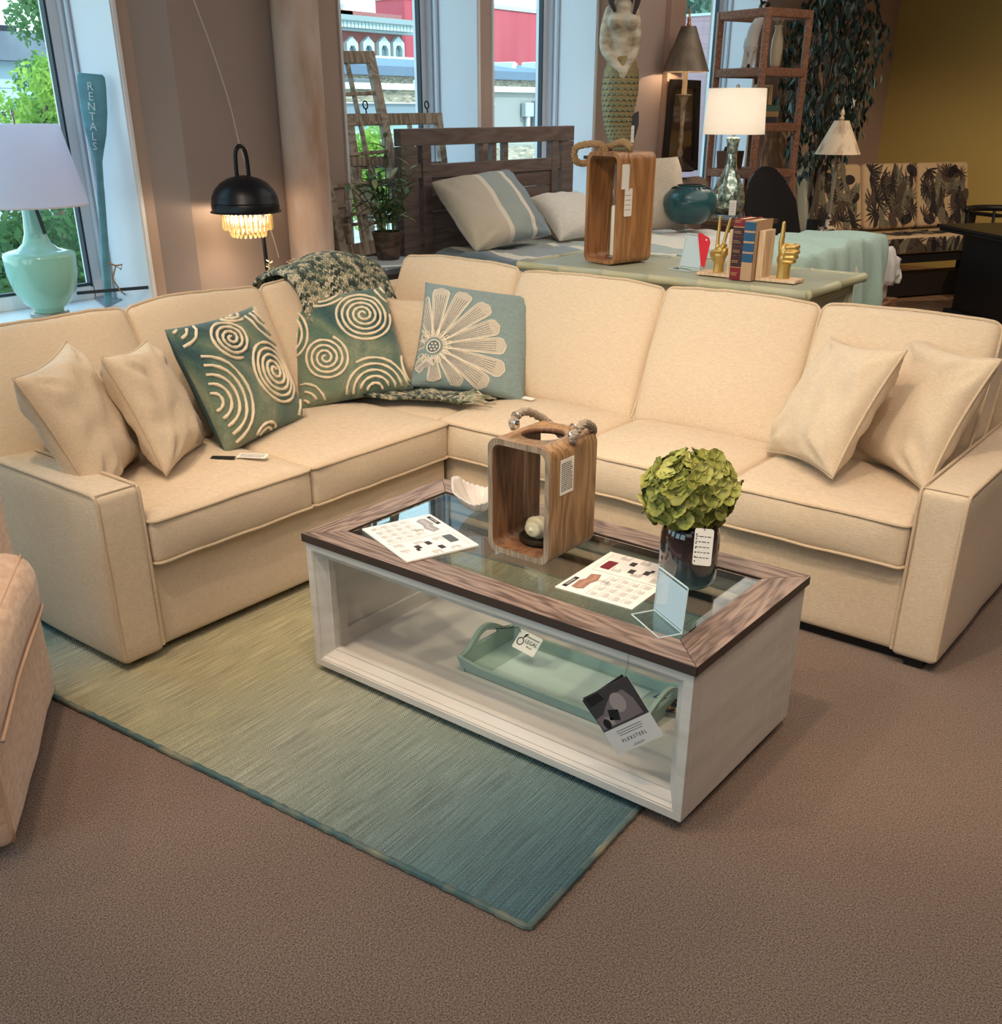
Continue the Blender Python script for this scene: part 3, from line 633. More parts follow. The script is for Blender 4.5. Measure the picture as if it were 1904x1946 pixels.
for k, (ad, R) in enumerate(ends):
    a = radians(ad); hw = .115 if R > .9 else .09
    def pet(s_, q, off=0.0):   # s along 0..1, q across -1..1
        r = .17+(R-.17)*s_; wv_ = hw*(.3+.95*s_**.8)*sqrt(max(0, 1-max(0, (s_-.86)/.14)**2)) if s_ > .86 else hw*(.3+.95*s_**.8)
        u = cu+r*cos(a)-wv_*q*sin(a)*1.15; v = cv+r*sin(a)+wv_*q*cos(a)*1.15
        return u, v
    ok = lambda u, v: abs(u) < .96 and abs(v) < .96
    mb = MB(); G = [[pet(i/18, -1+2*j/4) for j in range(5)] for i in range(19)]; vs = []; fs = []
    cl = lambda q: max(-.962, min(.962, q))
    vs = [S_(cl(u), cl(v), -1)+Vector((0, -.0012, 0)) for row in G for u, v in row]
    fs = [(i*5+j, i*5+j+1, (i+1)*5+j+1, (i+1)*5+j) for i in range(18) for j in range(4) if ok(*G[i+1][j]) or ok(*G[i][j+1])]
    if fs: po = mb.add(vs, fs).build('petal', m_pet, fl, world=False, ang=0)
    mb = MB(); out = [pet(i/18, -1) for i in range(19)]+[pet(i/18, 1) for i in range(18, -1, -1)]; seg = []
    for u, v in out+[(9, 9)]:
        if ok(u, v): seg.append(S_(u, v, -1)+Vector((0, -.002, 0)))
        else:
            if len(seg) > 2: mb.tube(list(seg), .0019, 5)
            seg = []
    if mb.v: mb.build('outline_cord', m_petl, po, ang=0, world=False)
    mb = MB()
    for q in (-.66, -.33, 0, .33, .66):
        seg = [S_(*pet(i/12, q*(.6+.4*i/12)), -1)+Vector((0, -.0018, 0)) for i in range(1, 11) if ok(*pet(i/12, q))]
        if len(seg) > 2: mb.tube(seg, .0008, 4)
    if mb.v: mb.build('vein_thread', m_pdk, po, ang=0, world=False)
mb = MB(); mc = MB()
for k in range(18):
    a = 2*pi*k/18; R = .27
    lp = []
    for i in range(10): t = 2*pi*i/10; r = R+.055*cos(t); s_ = .028*sin(t); lp.append(S_(cu+r*cos(a)-s_*sin(a), cv+r*sin(a)+s_*cos(a), -1)+Vector((0, -.003, 0))) if cu+r*cos(a) > -.96 else None
    if len(lp) > 8: mb.tube(lp, .0019, 5, closed=True)
mb.tube([S_(cu+.12*cos(2*pi*i/20), cv+.12*sin(2*pi*i/20), -1)+Vector((0, -.003, 0)) for i in range(20)], .0026, 6, closed=True)
for k in range(7):
    a = 2*pi*k/6; R = .062 if k < 6 else 0; mb.ball(S_(cu+R*cos(a), cv+R*sin(a), -1)+Vector((0, -.002, 0)), .0048, 8, 6)
mb.build('flower_centre', m_petl, fl, world=False, ang=0)
mc.grid(lambda a, r: S_(cu+.11*r*cos(2*pi*a), cv+.11*r*sin(2*pi*a), -1)+Vector((0, -.0016, 0)), 20, 3, cu=True); mc.build('centre_disc', m_pdk, fl, world=False)
# care labels
m_paper = mat('white_paper', srgb(236, 232, 226), .7); m_ink = mat('grey_ink', srgb(96, 94, 96), .8); m_ink2 = mat('black_ink', srgb(20, 20, 24), .6)
def tagcard(name, label, M, wd, hg, rows=0, m=None, group=None, r=.003, cat='tag', seed=1, th=.0008):
    root = thing(name, label, cat, M.translation, M.to_euler(), group)
    o = MB().prism(rectpoly(-wd/2, wd/2, -hg/2, hg/2, r, 3), lambda u, v, t: (u, v, t), -th/2, th/2).build('card', m or m_paper, root, world=False, smooth=False)
    if rows: card_with_lines(root, M @ Matrix.Translation((0, 0, th/2)), wd*.84, hg*.86, m, m_ink, rows, sz=min(.004, hg/rows*.5), seed=seed)
    return root
def flatM(px, py, z, ang, tx=0, ty=0): return TR(U(px, py, z=z), (radians(tx), radians(ty), radians(ang)))
tagcard('care_tag', 'white printed care tag lying on the seat below the left swirl pillow', flatM(480, 866, .517, 30, 4), .105, .045, 5)
tagcard('swing_tag', 'small black tag poking out beside the left swirl pillow', flatM(424, 869, .516, 35), .085, .03, 0, mat('black_card', srgb(30, 30, 34), .5), r=.002)
p1 = U(807, 698, y=3.22); M = frame(p1, (.55, .40, .55), (-.25, -.5, .8))
tagcard('care_tag', 'long printed care tag hanging beside the daisy pillow', M, .075, .045, 8, seed=3)
tagcard('care_tag', 'folded white label at the lower right corner of the daisy pillow', flatM(1004, 757, .52, -5, 10), .06, .025, 0, seed=4)
# ================================================================ KNITTED THROW
m_knit = mat('knit_yarn', srgb(70, 88, 80), .95, sheen=.2, spec=.1); N, L = nodes_of(m_knit); b = N['Principled BSDF']; uv = N.new('ShaderNodeUVMap'); uv.uv_map = 'UVMap'
def knit_nodes():
    mp = N.new('ShaderNodeMapping'); mp.inputs['Scale'].default_value = (1, 1, 1); L.new(uv.outputs[0], mp.inputs[0])
    s3 = N.new('ShaderNodeSeparateXYZ'); L.new(mp.outputs[0], s3.inputs[0])
    def M2(op, a, b_=0):
        n = N.new('ShaderNodeMath'); n.operation = op
        for i, q in enumerate((a, b_)):
            if isinstance(q, (int, float)): n.inputs[i].default_value = q
            else: L.new(q, n.inputs[i])
        return n.outputs[0]
    # v-stitch columns: width .011 m, rows .011 m
    cx_ = M2('PINGPONG', M2('DIVIDE', s3.outputs['X'], .013), 1.0)
    row = M2('ADD', M2('DIVIDE', s3.outputs['Y'], .014), M2('MULTIPLY', cx_, .9))
    st = M2('ABSOLUTE', M2('SINE', M2('MULTIPLY', row, pi), 0))
    col = M2('SINE', M2('MULTIPLY', cx_, pi), 0)
    h = M2('MULTIPLY', M2('POWER', st, .6), M2('ADD', M2('MULTIPLY', col, .6), .4))
    nz = N.new('ShaderNodeTexNoise'); nz.inputs['Scale'].default_value = 1; nz.inputs['Detail'].default_value = 2
    mp2 = N.new('ShaderNodeMapping'); mp2.inputs['Scale'].default_value = (20, 34, 1); L.new(uv.outputs[0], mp2.inputs[0]); L.new(mp2.outputs[0], nz.inputs[0])
    wn = N.new('ShaderNodeTexWhiteNoise'); wn.noise_dimensions = '2D'
    cbx = N.new('ShaderNodeCombineXYZ'); L.new(M2('FLOOR', M2('DIVIDE', s3.outputs['X'], .026)), cbx.inputs[0]); L.new(M2('FLOOR', row), cbx.inputs[1]); L.new(cbx.outputs[0], wn.inputs[0])
    k = M2('ADD', M2('MULTIPLY', nz.outputs[0], 1.1), M2('MULTIPLY', wn.outputs[0], .45))
    r = N.new('ShaderNodeValToRGB'); L.new(k, r.inputs[0]); e = r.color_ramp.elements; r.color_ramp.interpolation = 'CONSTANT'
    e[0].position = 0; e[0].color = (*srgb(40, 54, 50), 1); e[1].position = .92; e[1].color = (*srgb(226, 214, 186), 1)
    q = e.new(.60); q.color = (*srgb(82, 104, 94), 1); q = e.new(.74); q.color = (*srgb(170, 168, 140), 1)
    mx = N.new('ShaderNodeMix'); mx.data_type = 'RGBA'; mx.blend_type = 'MULTIPLY'; mx.inputs[0].default_value = .8; L.new(r.outputs[0], mx.inputs[6])
    cc = N.new('ShaderNodeCombineColor'); hv = M2('ADD', M2('MULTIPLY', h, .9), .25); [L.new(hv, cc.inputs[i]) for i in range(3)]; L.new(cc.outputs[0], mx.inputs[7]); L.new(mx.outputs[2], b.inputs['Base Color'])
    bp = N.new('ShaderNodeBump'); bp.inputs['Strength'].default_value = 1; bp.inputs['Distance'].default_value = .006; L.new(h, bp.inputs['Height']); L.new(bp.outputs[0], b.inputs['Normal'])
knit_nodes()
thr = thing('throw_blanket', 'chunky knitted green and cream throw draped over the corner back cushion', 'blanket', (-3.3, 3.15, .5))
cl_ = [((-3.72, 3.20, .80), .25, (0, 1, 0)), ((-3.67, 3.20, .95), .26, (0, 1, 0)), ((-3.58, 3.20, 1.02), .26, (0, 1, 0)), ((-3.47, 3.20, 1.035), .27, (0, 1, 0)), ((-3.39, 3.20, .985), .27, (0, 1, 0)), ((-3.335, 3.20, .88), .27, (0, 1, 0)),
       ((-3.28, 3.20, .76), .26, (0, 1, 0)), ((-3.225, 3.20, .65), .25, (0, 1, 0)), ((-3.15, 3.20, .555), .22, (-.1, 1, 0)), ((-3.12, 3.19, .528), .19, (-.3, .95, 0)), ((-3.0, 3.19, .52), .13, (-.5, .85, 0)), ((-2.90, 3.19, .522), .10, (-.6, .8, 0)), ((-2.82, 3.22, .52), .08, (-.6, .8, 0)), ((-2.74, 3.25, .515), .09, (-.5, .86, 0))]
def cr_interp(arr, t):
    t = max(0, min(.9999, t))*(len(arr)-1); i = int(t); f = t-i; g = lambda k: arr[max(0, min(len(arr)-1, k))]
    P = [np.array(g(i-1), float), np.array(g(i), float), np.array(g(i+1), float), np.array(g(i+2), float)]
    return .5*((2*P[1])+(-P[0]+P[2])*f+(2*P[0]-5*P[1]+4*P[2]-P[3])*f*f+(-P[0]+3*P[1]-3*P[2]+P[3])*f**3)
A = [list(p)+[w_]+list(d) for p, w_, d in cl_]
def thr_pt(s_, q):
    a = cr_interp(A, s_); d = Vector(a[4:7]).normalized(); ww = a[3]
    p = Vector(a[:3])+d*ww*(2*q-1)
    fold = .013*sin(q*17+s_*5)*(.4+2.2*max(0, s_-.6))+.012*mnoise.noise(Vector((q*5, s_*9, 1)))
    if s_ < .45: p.z += -.10*max(0, abs(2*q-1)-.78)+abs(fold)*.6; p.x += fold*.5
    elif s_ < .62: p.x += abs(fold)
    else: p.z += abs(fold)*1.1
    if .12 < s_ < .4: p.z += .04*math.exp(-((q-.55)/.25)**2)-.02
    return p
nu, nv = 90, 40; mb = MB(); mb.grid(lambda a, c: thr_pt(a, c), nu, nv); o = mb.build('knit_cloth', m_knit, thr, ang=0)
ul = o.data.uv_layers.new(name='UVMap'); dist = [0]
for i in range(1, nu): dist.append(dist[-1]+(thr_pt(i/(nu-1), .5)-thr_pt((i-1)/(nu-1), .5)).length)
for lp in o.data.loops: i, j = divmod(lp.vertex_index, nv); ul.data[lp.index].uv = (j/(nv-1)*.58, dist[i])
md = o.modifiers.new('thick', 'SOLIDIFY'); md.thickness = .010; md.offset = 1
m_fr = mat('fringe_yarn', srgb(214, 204, 178), .95, var=((30, 30, 30), srgb(120, 130, 112)))
mb = MB(); rnd = random.Random(5)
for k in range(46):
    q = rnd.random(); p = thr_pt(1, q)+Vector((0, 0, .006)); a = radians(rnd.uniform(5, 70)); l = rnd.uniform(.05, .12)
    d = Vector((cos(a), sin(a), 0)); s_ = rnd.uniform(-.02, .02)
    mb.tube([p, p+d*l*.5+Vector((s_, -s_, .012)), p+d*l+Vector((s_*2, 0, -.004))], [.0028, .0028, .002], 5)
f_ = mb.build('fringe', m_fr, thr, ang=0); f_['kind'] = 'stuff'
# ================================================================ ARMCHAIR at the left edge
m_arm = mat('pinkish_chenille', srgb(222, 190, 164), .95, sheen=.4, var=((28, 28, 60), srgb(196, 160, 134), .35, .7), bump=((90, 90, 90), .7, .003))
m_armp = mat('chenille_piping', srgb(206, 172, 146), .95, bump=((90, 90, 90), .5, .002))
bd = Vector((-.792, .610, 0)); inw = Vector((-.610, -.792, 0))
ac = thing('armchair', 'pinkish beige chenille armchair cut off by the left edge of the photo', 'armchair', (-2.11, .81, .014), math.atan2(.610, -.792))
AM = frame(Vector((-2.11, .81, .014)), bd, inw)
def acb(name, c, size, r, n=6, disp=None, pipe=None):
    o = MB().rbox(c, size, r, n=n, k=3, disp=disp, M=AM).build(name, m_arm, ac, ang=0)
    return o
wob = lambda p, u: Vector(p)+Vector((wr(p, 5, .008), wr(Vector(p)+Vector((4, 4, 4)), 5, .008), wr(p, 4, .006)))
o = acb('side_panel', (.375, .07, .235), (.77, .14, .43), .03, disp=wob)
acb('side_panel', (.375, .80, .235), (.77, .14, .43), .03, disp=wob)
MB().tube([AM @ Vector((.012, .004, z)) for z in np.linspace(.03, .40, 10)], .006, 6).build('piping', m_armp, o, ang=0)
acb('seat_base', (.36, .43, .17), (.70, .60, .28), .03)
acb('seat_cushion', (.30, .43, .40), (.62, .56, .17), .05, disp=lambda p, u: Vector(p)+Vector((0, 0, .03*(1-u[0]**2)*(1-u[1]**2)*(u[2] > 0))))
def armpad(y0):
    def d(p, u):
        q = Vector(p); q.y *= 1+.10*(1-u[2]**2); q.z += .012*(1-u[1]**2)*(u[2] > 0); q.z -= .05*max(0, -u[0]-.3); return q+Vector((wr(p, 7, .007), wr(p, 6, .007), 0))
    o = acb('arm_pad', (.31, y0, .425), (.72, .20, .19), .055, n=8, disp=d)
    MB().tube([AM @ Vector((x, y0-.078, .512-.05*max(0, -(x-.31)/.36-.3))) for x in np.linspace(-.03, .64, 14)], .006, 6).build('piping', m_armp, o, ang=0)
    MB().tube([AM @ Vector((x, y0-.107, .36-.05*max(0, -(x-.31)/.36-.3))) for x in np.linspace(-.02, .64, 14)], .006, 6).build('piping', m_armp, o, ang=0)
armpad(.072); armpad(.80)
o = acb('backrest', (.74, .475, .66), (.22, .86, .84), .06, disp=lambda p, u: Vector(p)+Vector((-.05*(1-u[1]**2)*(1-u[2]**2)*(u[0] < 0)+.02*max(0, u[2]), 0, 0)))
MB().tube([AM @ Vector((.632+.02*max(0, (z-.63)/.39), .085, z)) for z in np.linspace(.5, .98, 10)], .006, 6).build('piping', m_armp, o, ang=0)
acb('back_skirt', (.77, .43, .22), (.12, .84, .40), .05)
MB().box(.08, .7, .1, .76, 0, .03, AM).build('swivel_base', m_dark, ac, smooth=False)
# ================================================================ COFFEE TABLE
TX0, TX1, TY0, TY1, TZ = -2.222, -.895, 1.862, 2.507, .483
m_tw = mat('white_painted_wood', srgb(212, 208, 204), .5, var=((3, 3, 24), srgb(196, 190, 184), .3, .7), bump=((60, 60, 8), .15, .001))
m_oakx = wood('grey_oak_x', srgb(158, 136, 124), srgb(92, 74, 68), 0, 1, .42, .5, 11)
m_oaky = wood('grey_oak_y', srgb(158, 136, 124), srgb(92, 74, 68), 1, 1, .42, .5, 11)
m_oakd = mat('dark_oak_edge', srgb(60, 48, 44), .5, bump=((20, 20, 200), .2, .001))
tb = thing('coffee_table', 'rectangular coffee table with white plank-sided body and grey oak top framing a glass inset', 'table', ((TX0+TX1)/2, (TY0+TY1)/2, 0))
bw = .097; zt0 = TZ-.026
def board(pts, m):
    mb = MB(); n = len(pts); mb.prism(pts, lambda u, v, t: (u, v, t), zt0, TZ); mb.mi = [1]+[0]+[1]*n   # faces: bottom, top, sides
    return mb.build('top_board', [m, m_oakd], tb, smooth=False, bevel=.0012)
g = .0008
board([(TX0, TY0), (TX1, TY0), (TX1-bw-g, TY0+bw), (TX0+bw+g, TY0+bw)], m_oakx)
board([(TX0+bw+g, TY1-bw), (TX1-bw-g, TY1-bw), (TX1, TY1), (TX0, TY1)], m_oakx)
board([(TX1, TY0+g), (TX1, TY1-g), (TX1-bw, TY1-bw-g), (TX1-bw, TY0+bw+g)], m_oaky)
board([(TX0, TY0+g), (TX0+bw, TY0+bw+g), (TX0+bw, TY1-bw-g), (TX0, TY1-g)], m_oaky)
gx0, gx1, gy0, gy1 = TX0+bw+.001, TX1-bw-.001, TY0+bw+.001, TY1-bw-.001
mb = MB(); bv = .018
vs = [(gx0, gy0, TZ-.0035), (gx1, gy0, TZ-.0035), (gx1, gy1, TZ-.0035), (gx0, gy1, TZ-.0035), (gx0+bv, gy0+bv, TZ-.0005), (gx1-bv, gy0+bv, TZ-.0005), (gx1-bv, gy1-bv, TZ-.0005), (gx0+bv, gy1-bv, TZ-.0005)]
vs += [(gx0, gy0, TZ-.007), (gx1, gy0, TZ-.007), (gx1, gy1, TZ-.007), (gx0, gy1, TZ-.007)]
mb.add(vs, [(4, 5, 6, 7)]+[(i, (i+1) % 4, 4+(i+1) % 4, 4+i) for i in range(4)]+[(8+i, 8+(i+1) % 4, (i+1) % 4, i) for i in range(4)]+[(11, 10, 9, 8)])
mb.build('glass_inset', sheet_glass('table_glass', (.86, .91, .89), 2.0), tb, smooth=False)
mb = MB(); mb.box(gx0-.001, gx1+.001, gy0-.001, gy0+.010, TZ-.024, TZ-.008).box(gx0-.001, gx1+.001, gy1-.010, gy1+.001, TZ-.024, TZ-.008).box(gx0-.001, gx0+.010, gy0+.01, gy1-.01, TZ-.024, TZ-.008).box(gx1-.010, gx1+.001, gy0+.01, gy1-.01, TZ-.024, TZ-.008)
mb.build('glass_rebate', m_oakd, tb, smooth=False)
BX0, BX1, BY0, BY1, BZ0, BZ1 = TX0+.008, TX1-.008, TY0+.008, TY1-.008, .037, zt0
# front and back face frames: flat rim, then splayed moulding running back into the box
def face(y, s):
    f = lambda u, v, t: (u, y+s*t, v); A_ = [(BX0, BZ0), (BX1, BZ0), (BX1, BZ1), (BX0, BZ1)]
    ins = lambda a: [(BX0+a, BZ0+a), (BX1-a, BZ0+a), (BX1-a, BZ1-a), (BX0+a, BZ1-a)]
    mb = MB(); mb.ring(A_, ins(.024), f, 0, .014); o = mb.build('face_frame', m_tw, tb, smooth=False, bevel=.0015)
    mb = MB(); mb.ring(ins(.024), ins(.028), f, .003, .02)
    a0, a1 = ins(.028), ins(.052); vs = [f(*p, .006) for p in a0]+[f(*p, .036) for p in a1]+[f(*p, .036) for p in ins(.056)]+[f(*p, .060) for p in ins(.056)]
    fs = []
    for k in range(3):
        for i in range(4): j = (i+1) % 4; q = (4*k+i, 4*k+j, 4*k+4+j, 4*k+4+i); fs.append(q if s > 0 else q[::-1])
    mb.add(vs, fs); mb.ring(ins(.056), ins(.024), f, .0595, .062)
    mb.build('moulding', m_tw, o, smooth=False)
face(BY0, 1); face(BY1, -1)
# sides: corner posts and tongue-and-groove planks
for sx_, x0, x1 in ((1, BX1-.016, BX1), (-1, BX0, BX0+.016)):
    cuts = [BY0+.014, BY0+.040]+[BY0+.040+(BY1-BY0-.08)*k/5 for k in range(1, 6)]+[BY1-.014]
    for a, c in zip(cuts, cuts[1:]): MB().box(x0, x1, a+.0012, c-.0012, BZ0, BZ1).build('side_plank', m_tw, tb, smooth=False, bevel=.0014)
    xi = x0-.004 if sx_ > 0 else x1+.004
    MB().box(min(xi, x0 if sx_ > 0 else x1), max(xi, x0 if sx_ > 0 else x1), BY0+.01, BY1-.01, BZ0, BZ1).build('side_lining', m_tw, tb, smooth=False)
    xa = xi-.012*sx_
    mb = MB(); f = lambda u, v, t: (t, u, v); mb.ring([(BY0+.06, BZ0+.03), (BY1-.06, BZ0+.03), (BY1-.06, BZ1), (BY0+.06, BZ1)], [(BY0+.12, BZ0+.09), (BY1-.12, BZ0+.09), (BY1-.12, BZ1-.06), (BY0+.12, BZ1-.06)], f, min(xa, xi), max(xa, xi))
    mb.build('inner_panel_frame', m_tw, tb, smooth=False, bevel=.003)
MB().box(BX0+.02, BX1-.02, BY0+.014, BY1-.014, BZ0+.002, .074).build('bottom_shelf', m_tw, tb, smooth=False)
MB().box(BX0+.02, BX1-.02, BY0+.03, BY0+.095, BZ1-.03, BZ1-.001).build('apron', m_tw, tb, smooth=False)
MB().box(BX0+.02, BX1-.02, BY1-.095, BY1-.03, BZ1-.03, BZ1-.001).build('apron', m_tw, tb, smooth=False)
for x in (TX0+.09, TX1-.09):
    for y in (TY0+.09, TY1-.09): MB().lathe([(.022, 0.0), (.026, .01), (.026, .03), (.018, .038)], (x, y, .013 if x < -1.2 else 0), 14).build('caster', m_dark, tb)
# ---------------------------------------------------------------- lantern builder
def braid(mb, pts, r, twist=9.0):
    "three-strand rope round a centre line"
    P = [Vector(p) for p in pts]; n = len(P)
    for s_ in range(3):
        q = []
        for i in range(n):
            d = (P[min(n-1, i+1)]-P[max(0, i-1)]).normalized(); a = d.orthogonal().normalized(); a = Vector((0, 0, 1))-d*d.z if abs(d.z) < .95 else a; a.normalize(); b_ = d.cross(a)
            t = i/n*twist*2*pi+s_*2*pi/3; q.append(P[i]+(a*cos(t)+b_*sin(t))*r*.5)
        mb.tube(q, r*.62, 7)
def lantern(name, label, loc, yaw, w_, d_, h_, m_o, m_in, m_edge, th=.017, rc_=.032, hole=.062, rope=None):
    root = thing(name, label, 'lantern', loc, yaw); mb = MB()
    o1, i1 = rectpoly(-w_/2, w_/2, 0, h_, rc_, 5), rectpoly(-w_/2+th, w_/2-th, th, h_-th, rc_-th*.6, 5)
    n = len(o1); f = lambda u, v, t: (u, t, v)
    mb.ring(o1, i1, f, -d_/2, d_/2); mb.mi = []
    for i in range(n): mb.mi += [2, 2, 0, 1]
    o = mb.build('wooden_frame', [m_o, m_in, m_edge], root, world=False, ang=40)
    cut = MB().lathe([(hole, h_-th*2), (hole, h_+.05)], (0, 0, 0), 36).build('cut', m_in, None, loc=(0, 0, 0))
    cut.parent = root; md = o.modifiers.new('b', 'BOOLEAN'); md.object = cut; md.operation = 'DIFFERENCE'; md.solver = 'EXACT'
    bpy.context.view_layer.update(); me = bpy.data.meshes.new_from_object(o.evaluated_get(bpy.context.evaluated_depsgraph_get())); o.modifiers.clear(); o.data = me; bpy.data.objects.remove(cut)
    return root
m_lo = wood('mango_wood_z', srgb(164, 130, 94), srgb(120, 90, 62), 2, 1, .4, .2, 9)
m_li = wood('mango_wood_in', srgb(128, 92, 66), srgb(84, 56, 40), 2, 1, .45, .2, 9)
m_le = wood('grey_end_wood', srgb(150, 134, 116), srgb(112, 96, 82), 2, 1, .6, .2, 20)
m_rope = mat('jute_rope', srgb(168, 136, 98), .95, bump=((200, 200, 200), .9, .002))
m_ropeg = mat('grey_jute_rope', srgb(150, 138, 124), .95, bump=((200, 200, 200), .9, .002))
m_chrome = mat('chrome', (.8, .8, .82), .12, 1)
m_cyl = sheet_glass('hurricane_glass', (.94, .96, .955), .9)
lz = TZ
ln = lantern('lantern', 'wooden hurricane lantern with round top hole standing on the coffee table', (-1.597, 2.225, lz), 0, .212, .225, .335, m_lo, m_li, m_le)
mb = MB(); mb.lathe([(.060, .022), (.064, .026), (.064, .034), (.056, .036), (.056, .028)], (0, 0, 0), 32); mb.build('candle_plate', mat('bronze_plate', srgb(70, 58, 50), .35, .8), ln, world=False)
mb = MB(); mb.lathe([(.052, .034), (.052, .30)], (0, 0, 0), 40, cap=False); o = mb.build('glass_chimney', m_cyl, ln, world=False)
mb = MB(); pts = [(-.100, -.0, .335), (-.104, .0, .352), (-.102, .05, .37), (-.085, .12, .335), (-.04, .15, .29), (.04, .15, .29), (.085, .12, .335), (.102, .05, .37), (.104, 0, .352), (.100, 0, .335)]
sm_ = [Vector(cr_interp([list(p) for p in pts], i/60)) for i in range(61)]; braid(mb, sm_, .012, 12); mb.build('rope_handle', m_ropeg, ln, world=False)
mb = MB()
for s_ in (-1, 1): mb.lathe([(.010, .333), (.013, .338), (.013, .352), (.010, .358)], (s_*.098, .002, 0), 14); mb.tube([(s_*.098+.012*cos(t), .002, .366+.012*sin(t)) for t in np.linspace(0, 2*pi, 14)[:-1]], .0028, 6, closed=True)
mb.build('rope_clamp', m_chrome, ln, world=False)
M = frame(Vector((-1.4905+.0006, 2.19, lz+.245)), (0, 1, 0), (0, 0, 1)); lc = MB().prism(rectpoly(-.032, .032, -.05, .05, .002, 2), lambda u, v, t: M @ Vector((u, v, t)), 0, .0008).build('paper_label', m_paper, ln, smooth=False)
card_with_lines(lc, M @ Matrix.Translation((0, 0, .0009)), .054, .088, m_paper, m_ink2, 15, sz=.0034, seed=6)
# shells inside the lantern
for i, (dx, dy, r_, c) in enumerate(((-.006, -.010, .037, (206, 190, 150)), (.030, .020, .024, (188, 160, 134)))):
    mb = MB(); cc = Vector((-1.597+dx, 2.225+dy, lz+.0285+r_*.86))
    def sh(a, b_, cc=cc, r_=r_):
        th_ = 2*pi*a; ph = pi*b_; k = 1+.05*sin(26*b_*1.0); return cc+Vector((r_*k*sin(ph)*cos(th_), r_*.95*k*cos(ph), r_*.86*k*sin(ph)*sin(th_)))
    mb.grid(sh, 28, 40, cu=True); o = mb.build('seashell', mat('shell_%d' % i, srgb(*c), .5, var=((12, 90, 12), srgb(236, 224, 196))), None)
    tag(o, ['round ridged pale green seashell at the bottom of the table lantern', 'smaller pinkish seashell behind the round one in the table lantern'][i], 'seashell')
# ---------------------------------------------------------------- price sheets
def pagemark(root, M, dark, brown, red, W=.292, Hh=.232):
    T = lambda x, y, t=0: M @ Vector((x, -y, .0009+t))
    def rect(mb, x0, x1, y0, y1, t=.0003): mb.prism([(x0, y0), (x1, y0), (x1, y1), (x0, y1)], lambda u, v, q: T(u, v, q), 0, t)
    o = MB(); rect(o, .018, .088, .010, .024); o.build('logo_bar', mat('page_black', srgb(26, 24, 26), .6), root, smooth=False)
    text('FLEXSTEEL', .0095, m_paper, M @ Matrix.Translation((.053, -.017, .0013)), root, extrude=.0001)
    mb = MB(); mb.prism([(.028, .034), (.075, .030), (.092, .040), (.128, .036), (.138, .062), (.100, .074), (.074, .066), (.034, .068), (.024, .052)], lambda u, v, q: T(u, v, q), 0, .0004); mb.build('sectional_picture', brown, root, smooth=False)
    mb = MB(); mb.prism([(.034, .046), (.076, .044), (.094, .054), (.126, .050), (.128, .058), (.098, .066), (.074, .056), (.036, .058)], lambda u, v, q: T(u, v, q), .0004, .0008); mb.build('seat_picture', mat(brown.name+'_seat', tuple(min(1, c*1.35) for c in brown.node_tree.nodes['Principled BSDF'].inputs[0].default_value[:3]), .7), root, smooth=False)
    mb = MB(); mb.prism([(.182, .030), (.232, .030), (.236, .036), (.236, .060), (.178, .060), (.178, .036)], lambda u, v, q: T(u, v, q), 0, .0004); mb.build('sofa_picture', red, root, smooth=False)
    mb = MB()
    for x, y, s_ in ((.25, .098, 1), (.205, .118, 1), (.218, .158, 1), (.236, .166, .6)): mb.prism([(x-.012*s_, y-.008*s_), (x+.012*s_, y-.009*s_), (x+.014*s_, y+.008*s_), (x-.013*s_, y+.009*s_)], lambda u, v, q: T(u, v, q), 0, .0004)
    mb.build('recliner_pictures', dark, root, smooth=False)['kind'] = 'stuff'
    mb = MB(); rect(mb, .1565, .1575, .02, .222); rect(mb, .17, .28, .018, .0186)
    rnd = random.Random(4)
    for r in range(4):
        for q in range(4):
            x = .014+q*.035+(.004 if r % 2 else 0); y = .088+r*.033
            for (a, b_, c, d) in ((x, x+.024, y, y+.0007), (x, x+.024, y+.010, y+.0107), (x, x+.0007, y, y+.0105), (x+.012, x+.0127, y, y+.0105), (x+.0233, x+.024, y, y+.0105)): rect(mb, a, b_, c, d, .0002)
            for k in range(4): rect(mb, x, x+rnd.uniform(.014, .03), y+.0135+k*.0038, y+.0148+k*.0038, .0002)
    for q, (x, y) in enumerate(((.178, .066), (.178, .128), (.262, .112), (.17, .19), (.262, .05), (.215, .19), (.095, .078))):
        for k in range(7): rect(mb, x, x+rnd.uniform(.012, .03), y+k*.0042, y+.0014+k*.0042, .0002)
    mb.build('printed_text', m_ink, root, smooth=False)
m_pgk = mat('page_dark_grey', srgb(52, 48, 48), .7)
for (A_, B_, D_, lbl, brown, red, z, th_) in (((-1.400, 2.016), (-1.412, 2.312), (-1.163, 2.010), 'printed price sheet with a dark red sofa picture, right of the lantern', mat('page_brown', srgb(150, 112, 96), .7), mat('page_red', srgb(112, 16, 30), .6), .4835, .0009),
        ((-2.012, 2.208), (-1.728, 2.106), (-2.092, 1.992), 'printed grey price sheet left of the lantern, mounted on a stiff board', mat('page_grey', srgb(150, 148, 152), .7), mat('page_slate', srgb(84, 92, 98), .6), .4850, .004)):
    xa = Vector((B_[0]-A_[0], B_[1]-A_[1], 0)).normalized(); M = frame(Vector((*A_, z+th_)), xa, Vector((-(D_[0]-A_[0]), -(D_[1]-A_[1]), 0)))
    root = thing('price_sheet', lbl, 'paper sheet', M.translation, M.to_euler(), 'price sheets on the coffee table')
    MB().prism([(0, 0), (.294, 0), (.294, -.233), (0, -.233)], lambda u, v, t: (u, v, t), -th_, .0008).build('sheet', mat('glossy_paper', srgb(240, 234, 228), .35), root, world=False, smooth=False)
    pagemark(root, M, m_pgk, brown, red)
